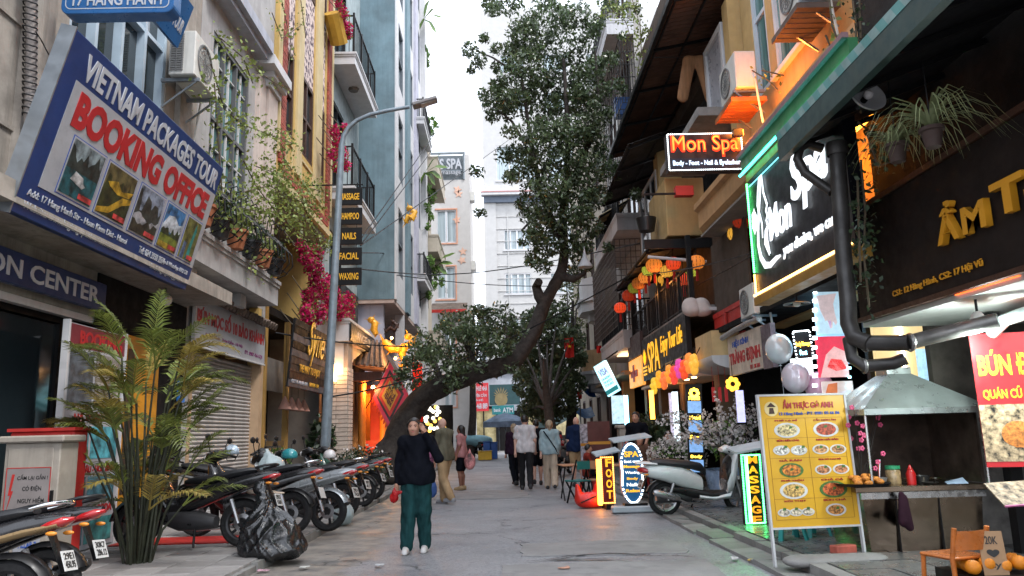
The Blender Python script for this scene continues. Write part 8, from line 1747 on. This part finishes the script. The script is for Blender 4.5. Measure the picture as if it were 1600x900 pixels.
# neon pavement signs
def pav_sign(name, label, bl, w, h, lean, rot, panel, border, rows, tm, roof=None, nb=40, oval=False):
    a = Vector(bl); ux = Vector((math.cos(rot), math.sin(rot), 0)); t = thing(name, label, 'sign', mw=frame_m(a, a+ux, a+Vector((0,0,1))+ux*lean))
    if oval: poly = [(w/2+(w/2)*(1-.18*math.exp(-((math.sin(q))**2)*8))*math.cos(q), h/2+h/2*math.sin(q)) for q in np.linspace(0,2*PI,40)[:-1]]
    else: poly = [(0,0),(w,0),(w,h),(0,h)]
    MB().prism(poly, -.1, 0).build('panel', panel, t)
    P_ = [Vector((w/2+(x-w/2)*.93, h/2+(y-h/2)*.96, .012)) for x, y in poly]; L_ = sum((P_[(i+1) % len(P_)]-P_[i]).length for i in range(len(P_))); b = MB()
    for i in range(len(P_)):
        p, q = P_[i], P_[(i+1) % len(P_)]; k = max(1, round(nb*(q-p).length/L_))
        for m_ in range(k): c = p.lerp(q, m_/k); e = L_/nb*.32; d_ = (q-p).normalized(); b.bar(c-d_*e, c+d_*e, .018 if not oval else .032, .018)
    stuff(b.build('light_border', border, t))
    for r in rows: text(t, r[0], r[1], r[2] if len(r) > 2 else tm, .012, ex=.006, bold=.03)
    MB().box(w*.2,w*.8,-.12,-.0,-.25,.12).build('foot', blackmetal, t)
    if roof: MB().add([(-.12,h+.06,-.2),(w+.1,h+.14,-.2),(w+.1,h+.08,.2),(-.12,h,.2),(-.12,h+.085,-.2),(w+.1,h+.165,-.2),(w+.1,h+.105,.2),(-.12,h+.025,.2)], [(0,3,2,1),(4,5,6,7),(0,1,5,4),(1,2,6,5),(2,3,7,6),(3,0,4,7)]).build('rain_roof', roof, t); MB().tube([(w*.3,h,-.05),(w*.3,h+.08,-.05)], .01, 5).build('roof_stay', blackmetal, t); MB().tube([(w*.7,h,-.05),(w*.7,h+.1,-.05)], .01, 5).build('roof_stay', blackmetal, t)
    return t
rf = mat('pale_roof_sheet', (.42,.48,.52), .4, var=.15); amb = glow('amber_letters', (1,.33,.02), .6)
ms_ = pav_sign('massage_sign', 'leaning black massage sign outlined in green neon', (3.2,10.6,.14), .27, .92, -.10, .05, black_board, G_NEON, [(c, (.09,.92-.13*(i+1),.22,.92-.13*(i+1)+.10)) for i, c in enumerate('MASSAGE')], amb, rf, 110)
MB().tube([(.055,.03,.014),(.055,.89,.014)], .012, 6).build('inner_tube', G_NEON, ms_); MB().tube([(.08,.03,.014),(.08,.89,.014)], .008, 6).build('inner_tube', glow('soft_green', (.3,1,.4), 4), ms_)
point((3.1,10.4,.75), (.1,1,.25), 4, .1)
ft_ = pav_sign('foot_sign', 'narrow red foot sign with yellow letters and running lights', (1.80,14.6,.10), .24, .85, 0, .1, mat('maroon_panel2', (.12,.008,.006), .4), glow('amber_dot', (1,.45,.08), 4), [(c, (.09,.85-.19*(i+1),.2,.85-.19*(i+1)+.15)) for i, c in enumerate('FOOT')], glow('yellow_letters', (1,.5,.02), .65), rf, 60)
MB().box(-.06,0,-.02,.8,-.1,.02).build('orange_tube', O_NEON, ft_)
sp_ = pav_sign('spa_oval_sign', 'blue figure-eight spa sign ringed with white lights', (2.03,13.85,.15), .46, 1.05, 0, .1, mat('deep_blue_panel', (.008,.05,.12), .35, emit=.15, ecol=(.02,.2,.5)), glow('white_bulb_ring', (.85,.95,1), 2.2), [('SPA',(.1,.80,.36,.90),glow('yellow_letters', (1,.5,.02), .65)),('foot care',(.09,.70,.38,.755)),('Massage',(.08,.60,.37,.665),glow('yellow_letters', (1,.5,.02), .65)),('Waxing',(.1,.50,.36,.56)),('Body',(.13,.40,.33,.455),glow('yellow_letters', (1,.5,.02), .65)),('Nails',(.12,.30,.34,.36)),('Relax',(.1,.20,.36,.255),glow('yellow_letters', (1,.5,.02), .65))], glow('white_letters', (.9,.95,1), .7), rf, 46, True)
bs3 = thing('sign_footing', 'pale painted footing under the blue spa sign', 'footing', (2.28,13.8,.02)); MB().box(-.42,.35,-.12,.12,0,.11).build('block', rf, bs3, bevel=.02); MB().box(-.2,.2,-.06,.06,.111,.15).build('bracket', blackmetal, bs3)
rg = thing('red_barrier', 'red plastic barrier block behind the foot sign', 'barrier', (1.62,14.9,.02)); sdf_obj('block', [ell((0,0,.12),(.28,.16,.16),.05), cone((-.2,0,.15),(-.24,0,.4),.1,.04,.05), cone((.12,0,.15),(.2,0,.5),.12,.08,.05)], .025, mat('red_plastic', (.55,.02,.01), .35), rg, cut=lambda G: -G[...,2]); MB().tube([(-.2,-.17,.1),(.1,-.17,.22)], .012, 5).build('groove', blackmetal, rg)
def folding(label, loc, rz, m, h=.45, table=False):
    t = thing('folding_table' if table else 'folding_chair', label, 'table' if table else 'chair', loc, rz, 'street tables' if table else 'folding chairs'); hh_ = .72 if table else .45; w = .35 if table else .2
    MB().box(-w,w,-w,w,hh_-.03,hh_).build('top' if table else 'seat', m, t, bevel=.01)
    for s_ in (-1,1): MB().bar((s_*w*.9,-w*.9,0),(s_*w*.9,w*.8,hh_-.03),.025).build('leg', blackmetal, t); MB().bar((s_*w*.8,w*.9,0),(s_*w*.8,-w*.8,hh_-.03 if table else .85),.025).build('leg', blackmetal, t)
    if not table: MB().box(-w*.8,w*.8,-w*.95,-w*.85,.66,.82).build('backrest', m, t)
wd = mat('orange_wood_slat', (.42,.2,.1), .6, var=.2); tlw = mat('teal_wood', (.02,.18,.17), .5)
folding('wooden folding table left of the foot sign', (1.55,16.9,.015), .1, wd, table=True); folding('teal folding chair left of the foot sign', (1.5,15.9,.015), .6, tlw); folding('wooden folding chair behind the foot sign', (1.85,16.0,.015), -.5, wd); folding('wooden folding table before the black shirted man', (2.45,16.2,.015), 0, wd, table=True)
for i, (u, v0, v1, Y, w, m, lb_) in enumerate(((920,660,715,19.0,.55,mat('brown_menu', (.10,.025,.02), .5, var=.3),'brown pavement menu board beside the tables'),(908,664,712,20.0,.3,mat('print_menu', (.4,.4,.45), .5, var=.8, scale=12),'narrow printed pavement board left of the brown menu'))):
    a, c = at(u,v1,Y=Y), at(u,v0,Y=Y); t = thing('pavement_menu', lb_, 'menu board', (a.x,Y,.02), .1); MB().box(0,w,0,.04,.25,c.z).build('panel', m, t); MB().box(0,w,-.005,.0,c.z-.55,c.z-.48).build('stripe', mat('amber_stripe', (.55,.25,.03), .5), t); MB().bar((.05,.02,0),(.05,.02,.25),.03).build('leg', blackmetal, t); MB().bar((w-.05,.02,0),(w-.05,.02,.25),.03).build('leg', blackmetal, t)
cbm = mat('cabinet_beige', (.36,.32,.27), .6, var=.15, streak=.4, dirt=((.16,.12,.09), .6))
def cabinet(label, loc, w, d, h, near):
    t = thing('electric_cabinet', label, 'cabinet', loc, 0, 'electric cabinets'); MB().box(0,w,0,d,0,h).build('casing', cbm, t, bevel=.01); MB().box(-.05,w+.05,-.05,d+.05,h,h+.07).build('cap', cbm, t, bevel=.015); MB().box(.04,w-.06,-.012,-.0,.06,h-.05).build('door', cbm, t, bevel=.008); MB().box(w-.055,w-.035,-.03,0,h*.55,h*.65).build('hinge', blackmetal, t)
    pm2 = thing('warning_plate', None, None); pm2.parent = t; pm2.matrix_local = frame_m((w*.08,-.014,h*.42),(w*.9,-.014,h*.42),(w*.08,-.014,h*.8)); pw, ph = w*.80, h*.40
    MB().box(0,pw,0,ph,0,.004).build('plate', mat('dull_plate', (.26,.23,.22), .5, var=.2), pm2)
    for q in ((0,pw,0,.008),(0,pw,ph-.008,ph),(0,.008,.008,ph-.008),(pw-.008,pw,.008,ph-.008)): MB().box(q[0],q[1],q[2],q[3],.004,.006).build('plate_edge', red_paint, pm2)
    MB().prism([(.06*pw,.2*ph),(.13*pw,.5*ph),(.08*pw,.5*ph),(.14*pw,.88*ph),(.2*pw,.88*ph),(.14*pw,.58*ph),(.19*pw,.58*ph)], .004, .007).build('bolt_mark', red_paint, pm2)
    if near:
        for i, s_ in enumerate(('CẤM LẠI GẦN !','CÓ ĐIỆN','NGUY HIỂM','CHẾT NGƯỜI')): ww = (.68,.42,.58,.66)[i]*pw; text(pm2, s_, (.6*pw-ww/2,ph*(.76-.2*i),.6*pw+ww/2,ph*(.88-.2*i)), letter_k, .006, ex=.001, bold=.01)
        p3 = thing('notice', None, None); p3.parent = t; p3.matrix_local = frame_m((w*.32,-.016,h*.17),(w*.8,-.016,h*.17),(w*.32,-.016,h*.4)); MB().box(0,w*.46,0,h*.22,0,.004).build('card', white_sign, p3); text(p3, 'HẠ LONG VÂN CẢNH', (.02,h*.145,w*.44,h*.175), letter_b, .006, ex=.001); text(p3, 'PILLAR 7', (.05,h*.075,w*.40,h*.12), letter_b, .006, ex=.001, bold=.03); text(p3, 'HÀNG HÀNH', (.1,h*.03,w*.34,h*.05), letter_b, .006, ex=.001); MB().box(w*.1,w*.25,-.02,-.013,h*.08,h*.36).build('vent_plate', greymetal, t)
a, c = at(2,800,Y=8.0), at(90,800,Y=8.0)
cabinet('beige electric cabinet with danger plate at the left edge', (a.x-.02, 8.0, .1), c.x-a.x, .34, at(40,692,Y=8.0).z-.1, True)
cabinet('far beige electric cabinet behind the black shirted man', (2.75,18.4,.12), .62, .4, 1.35, False)
rbx2 = thing('red_crate', 'red box standing behind the near electric cabinet', 'box', (at(15,680,Y=8.45).x,8.45,.1)); MB().box(0,.68,0,.3,0,at(60,674,Y=8.45).z-.1).build('box', red_paint, rbx2, bevel=.02); MB().box(-.02,.70,-.02,.32,at(60,674,Y=8.45).z-.1,at(60,669,Y=8.45).z-.1).build('lid', red_paint, rbx2)
# travel poster boards in front of the shop
tb = thing('travel_poster_board', 'tall white framed travel poster board behind the palm', 'sign', mw=frame_m((-5.22,9.35,.14),(-5.22,10.75,.14),(-5.22,9.35,3)))
MB().box(0,1.4,0,2.75,-.05,0).build('panel', white_sign, tb)
for x in (-.04,1.4): MB().box(x,x+.04,-.02,2.78,-.06,.02).build('frame_post', white_paint, tb)
for i, (s_, y0, y1) in enumerate((('BOOKING',2.5,2.68),('HẠ LONG BAY',1.55,1.66),('MAI CHÂU - HÒA BÌNH',.93,1.03),('PERFUME PAGODA',.42,.52))): text(tb, s_, (.25,y0,1.32,y1), letter_r, .004, bold=.03)
for i, (x0, x1, y0, y1, c) in enumerate(((.06,.62,1.75,2.42,(.08,.1,.12)),(.68,1.34,1.75,2.42,(.3,.28,.25)),(.06,.62,1.1,1.5,(.05,.25,.3)),(.68,1.34,1.1,1.5,(.08,.35,.42)),(.06,.62,.58,.88,(.04,.14,.16)),(.68,1.34,.58,.88,(.1,.3,.38)),(.06,.62,.06,.36,(.03,.2,.25)),(.68,1.34,.06,.36,(.05,.3,.3)))): MB().box(x0,x1,y0,y1,.001,.005).build('photo', mat('travel_photo_%d' % i, c, .4, var=.8, scale=5), tb)
MB().box(0,1.4,2.46,2.74,.0005,.003).build('maroon_band', mat('maroon_print', (.16,.02,.03), .5), tb)
op_ = thing('orange_poster', 'orange vertical poster on the shop wall right of the palm', 'poster', mw=frame_m((-5.5,11.3,.5),(-5.5,12.5,.5),(-5.5,11.3,3))); MB().box(0,1.2,0,2.5,-.03,0).build('panel', mat('orange_print', (.55,.24,.015), .5, var=.3, scale=2), op_); MB().box(.15,.35,.2,2.3,.001,.006).build('dark_print', mat('dark_print', (.05,.03,.02), .5), op_)
bsn = thing('blue_wall_sign', 'small blue sign on the dark jamb left of the roller shutter', 'sign', at(283,610,X=-5.45)); MB().box(-.02,.02,-.12,.12,-.2,.2).build('panel', mat('blue_print', (.02,.15,.45), .5), bsn); MB().box(.021,.024,-.08,.08,-.12,.12).build('print', letter_w, bsn)
spk = thing('wall_spotlight', 'white spotlight under the booking sign canopy', 'lamp', at(258,468,X=-5.2)); MB().lathe([(.0,-.08),(.06,-.07),(.09,.06),(.0,.07)], 14, (0,0,0), 'Y').build('housing', plast_w, spk, smooth=50); MB().tube([(0,0,.05),(0,0,.25)], .015, 6).build('stem', blackmetal, spk)
rcp = thing('red_floor_mat', 'bright red mat on the pavement under the long black scooter', 'mat', (-4.3,10.75,.125)); MB().box(-.8,.75,-.35,.35,0,.012).build('mat', red_paint, rcp)

# ================================================================== temple front on the left
tg = thing('temple_gate', 'small red and gold temple gate with dark tiled roof', 'temple')
opst = mat('orange_column', (.6,.22,.03), .5, var=.2)
for x, y in ((-4.75,26.6),(-4.3,28.4)): MB().tube([(x,y,.1),(x,y,3.3)], .13, 14).build('column', opst, tg, smooth=50)
MB().box(-5.6,-4.1,28.6,29.9,.1,3.3).build('inner_wall', mat('temple_red', (.35,.03,.02), .6, var=.2), tg); MB().box(-5.5,-5.0,26.3,28.5,.1,4.2).build('dark_door', dark, tg); MB().box(-5.2,-4.05,26.3,26.5,3.3,3.6).build('lintel', brownwood, tg)
MB().add([(-5.6,25.9,3.9),(-3.9,25.9,3.7),(-3.7,28.8,3.7),(-5.6,28.8,3.9),(-5.6,27.2,4.8),(-4.2,27.2,4.7)], [(0,1,5,4),(1,2,5),(2,3,4,5),(0,3,2,1)]).build('roof', ctile, tg)
b = MB()
for k in range(9): b.tube([(-5.5+k*.19,25.88,3.9-.02*k),(-5.4+k*.15,27.15,4.76)], .05, 6)
stuff(b.build('roof_tiles', ctile, tg))
glo = mat('gilt_paint', (.72,.36,.03), .4, .1, var=.3, scale=10)
def dragon(label, pts_, r, m):
    t = thing('dragon_ornament', label, 'ornament'); P_ = [at(u,v,Y=Y) for u, v, Y in pts_]; MB().tube(P_, [r*(.5+.7*math.sin(PI*(i+.6)/(len(P_)+.2))) for i in range(len(P_))], 8).build('body', m, t, smooth=60)
    b = MB()
    for i, p in enumerate(P_):
        for k in range(3): a = k*2.1+i; d = Vector((math.cos(a),-.3,math.sin(a)))*r*2.3; b.add([p+Vector((.05,0,0)), p-Vector((.05,0,.03)), p+d], [(0,1,2)])
    stuff(b.build('spikes', m, t)); MB().ball(P_[-1],r*1.2,r*1.5,r).build('head', m, t, smooth=60)
dragon('glowing gold dragon finial on the temple post', [(628,577,27),(632,565,27),(628,553,27),(633,541,27),(643,538,27),(646,529,27),(638,526,27)], .12, glo)
dragon('glowing gold ornament on the temple roof corner', [(600,533,27),(606,540,27),(612,545,27),(622,546,27)], .14, glo); dragon('gold ornament high on the temple wall', [(588,523,28),(584,515,28),(586,505,28),(580,500,28)], .12, glo)
dragon('brown dragon silhouette on the lilac wall', [(603,518,29),(610,512,29),(617,516,29),(621,508,29),(614,503,29)], .07, brownwood); dragon('yellow dragon ornament far up on the white house front', [(634,348,32),(638,338,32),(644,342,32),(648,332,32),(640,326,32)], .13, mat('yellow_gilt', (.7,.36,.03), .5))
FC = at(609,618,Y=25.6); FH = Vector((.70,-.84,0)); fg = thing('festival_flag', 'square five-coloured festival flag hanging corner down with red fringe', 'flag', mw=frame_m(FC-Vector((0,0,1.1)), FC+FH, FC-FH))
sd2 = 1.1*2**.5
for k, (f_, m) in enumerate(((0,mat('flag_pink', (.68,.04,.10), .7)),(.11,mat('flag_black', (.02,.02,.025), .7)),(.18,mat('flag_scarlet', (.65,.03,.02), .7)),(.27,mat('flag_gold', (.75,.4,.03), .7)))): MB().box(sd2*f_,sd2*(1-f_),sd2*f_,sd2*(1-f_),-.01+.004*k,.004*k-.007).build('cloth', m, fg)
text(fg, '福德正', (sd2*.33,sd2*.3,sd2*.67,sd2*.68), flag_k := mat('flag_ink', (.12,.03,.02), .7, var=0), .008, bold=.02)
b = MB()
for side in (0,1):
    for k in range(9):
        x = sd2*k/9; P_ = [(x,0),(x+sd2/18,-.18),(x+sd2/9,0)]; b.add([(p[0],p[1],0) if side == 0 else (p[1],p[0],0) for p in P_], [(0,1,2)])
fr2 = b.build('fringe', mat('flag_fringe', (.65,.06,.02), .7, transl=.3), fg); stuff(fr2); MB().tube([(sd2,sd2+.1,-.02),(-.1,sd2*1.02,-.02),(-1.2,sd2*1.1,-.02)], .02, 6).build('pole', brownwood, fg)
for i, (u, w) in enumerate(((648,.35),(574,.2))):
    t = thing('red_banner_cloth', ['red pleated cloth hanging right of the festival flag','orange cloth hanging left of the festival flag'][i], 'banner', at(u-4,560+i*55,Y=27)); b = MB(); n = 10
    b.add([(w*k/n,.05*(k % 2),0) for k in range(n+1)]+[(w*k/n,.05*(k % 2),-2.2+i*.6) for k in range(n+1)], [(k,k+1,n+2+k,n+1+k) for k in range(n)]); b.build('cloth', mat('flag_scarlet', (.6,.03,.02)) if i == 0 else opst, t); MB().tube([(0,0,.02),(w,0,.02)], .02, 6).build('rod', brownwood, t)
point((-4.3,26.4,3.0), (1,.35,.1), 90, .15); point((-4.6,27.6,1.2), (1,.4,.12), 30, .15)
for u_, v_, s_ in ((612,528,'upper'),(618,560,'lower')):  # added bulbs and point lights that brighten the gilt dragons
    c = at(u_, v_, Y=26.4); t = thing('added_ornament_lamp', s_+' small warm lamp added to light the gold temple dragons', 'lamp', c); MB().ball((0,0,0),.05).build('bulb', WARM_GLOW, t, smooth=60); MB().tube([(0,0,.04),(0,.2,.2)], .012, 5).build('arm', blackmetal, t); point(c-Vector((0,.15,0)), (1,.5,.15), 30, .06)
tl2 = thing('temple_bulb', 'warm bulb glowing under the temple lintel', 'lamp', (-4.4,26.7,3.1)); MB().ball((0,0,0),.07).build('bulb', WARM_GLOW, tl2, smooth=60); MB().tube([(0,0,.05),(0,0,.3)], .01, 5).build('cord', blackmetal, tl2)
# ================================================================== far end clutter
um = thing('market_umbrella', 'wide pale blue market umbrella at the far crossing', 'umbrella', (at(790,660,Y=45).x,45,.05)); b = MB()
b.lathe([(0,2.55),(.6,2.4),(1.3,2.05),(1.3,1.75),(1.28,1.75),(1.28,2.03),(0,2.5)], 16); b.build('canopy', mat('umbrella_cloth', (.28,.38,.52), .7, var=.4, scale=1.5, transl=.3), um, smooth=30); MB().tube([(0,0,0),(0,0,2.5)], .04, 8).build('pole', greymetal, um)
for i, (u0, u1, v0, v1, Y, c) in enumerate(((838,900,668,646,39,(.05,.16,.16)),(895,930,640,650,37,(.02,.12,.3)),(905,932,600,620,37,(.02,.1,.32)))):
    A_, B_ = at(u0,v0,Y=Y), at(u1,v1,Y=Y); t = thing('tarpaulin', ['long green tarpaulin slung over the far right stalls','blue tarpaulin end over the far right stalls','blue tarpaulin hanging under the bay window house'][i], 'tarpaulin'); b = MB(); n = 8
    V = [(A_.x+(B_.x-A_.x)*k/n, Y+d, A_.z+(B_.z-A_.z)*k/n-.25*math.sin(PI*k/n)+(.5 if d else 0)) for d in (0,1.5) for k in range(n+1)]; b.add(V, [(k,k+1,n+2+k,n+1+k) for k in range(n)]); b.build('sheet', mat('tarp_%d' % i, c, .5, var=.2, transl=.2), t); MB().tube([A_, (A_.x,Y,.05)], .03, 5).build('pole', greymetal, t)
cr_ = thing('parked_car', 'red car parked far down on the right behind the pedestrians', 'car', (2.3,40,.03)); cred = mat('car_red', (.42,.02,.025), .25, coat=.6, var=.05)
b = MB(); b.loft([sec(-2.0,.62,.78,.28,12,4),sec(-1.6,.68,.85,.36,12,4),sec(0,.70,.86,.38,12,4),sec(1.6,.66,.84,.34,12,4),sec(2.0,.6,.76,.26,12,4)]); b.build('body', cred, cr_, smooth=40); b = MB(); b.loft([sec(-1.5,1.1,.66,.12,12,4),sec(-1.1,1.25,.68,.25,12,4),sec(.5,1.27,.68,.25,12,4),sec(1.1,1.12,.66,.12,12,4)]); b.build('cabin', cred, cr_, smooth=40)
MB().add([(-.55,-1.52,1.08),(.55,-1.52,1.08),(.5,-1.18,1.42),(-.5,-1.18,1.42)], [(0,1,2,3)]).build('rear_window', mat('pale_car_glass', (.4,.48,.5), .1, var=0), cr_)
for sx in (-1,1):
    MB().box(sx*.62-.1,sx*.62+.1,-2.03,-1.98,.7,.82).build('tail_lamp', tail_red, cr_)
    for y in (-1.25,1.25): MB().lathe([(.0,-.1),(.3,-.1),(.32,0),(.3,.1),(0,.1)], 18, (sx*.78,y,.32), 'X').build('wheel', rubber, cr_)
for i, (x, y, c, h_, lb_) in enumerate(((-.9,44.6,(.02,.1,.35),.95,'blue bin at the far crossing, left'),(-.5,44.8,(.02,.1,.35),.9,'blue bin at the far crossing, right'),(-.95,43.2,(.65,.4,.03),.45,'yellow crate on the road before the blue bins'))):
    t = thing('bin' if i < 2 else 'crate', lb_, 'bin' if i < 2 else 'crate', (x,y,.03)); MB().box(-.2 if i < 2 else -.4,.2 if i < 2 else .35,-.2,.2,0,h_).build('body', mat('bin_%d' % (i//2), c, .5, var=.15), t, bevel=.03); MB().box(-.24 if i < 2 else -.42,.24 if i < 2 else .37,-.22,.22,h_+.002,h_+.05).build('lid', mat('bin_lid_%d' % (i//2), tuple(q*.8 for q in c), .5), t, bevel=.01)
glz = thing('lit_foliage_shop', 'shop front with cluster of white and yellow lamps behind the bald man', 'shop'); cw = at(680,650,Y=31); rs3 = random.Random(9)
MB().box(-4.5,-2.6,41.5,41.6,.1,3).build('wall', dark, glz)
for k in range(26): MB().ball((at(680,650,Y=41).x+rs3.uniform(-.55,.55),41.3,at(680,655,Y=41).z+rs3.uniform(-.6,.75)),.1,nu=8,nv=6).build('globe_lamp', glow('globe_white', (1,.92,.75), 1.6) if k % 3 else glow('globe_yellow', (1,.6,.1), 1.6), glz, smooth=60)
# litter
for i, (x, y, c, lb_) in enumerate(((.6,8.35,(.5,.28,.2),'small tan scrap of litter on the road centre'),(2.45,8.6,(.6,.6,.6),'white crumpled litter by the right kerb'),(2.62,8.45,(.5,.35,.1),'yellow and red wrapper by the right kerb'),(-2.6,8.75,(.5,.3,.35),'pinkish flattened litter by the rubbish bag'),(-2.2,8.9,(.55,.55,.5),'pale wrapper on the left road edge'),(-1.4,8.9,(.5,.5,.5),'white scrap left of the walking woman'))):
    t = thing('litter', lb_, 'litter', (x,y,.03), i); sdf_obj('scrap', [ell((0,0,.006),(.07,.035,.009),.008), ell((.04,.02,.01),(.025,.05,.012),.008)], .008, mat('litter_%d' % i, c, .7, var=.3, scale=20), t)
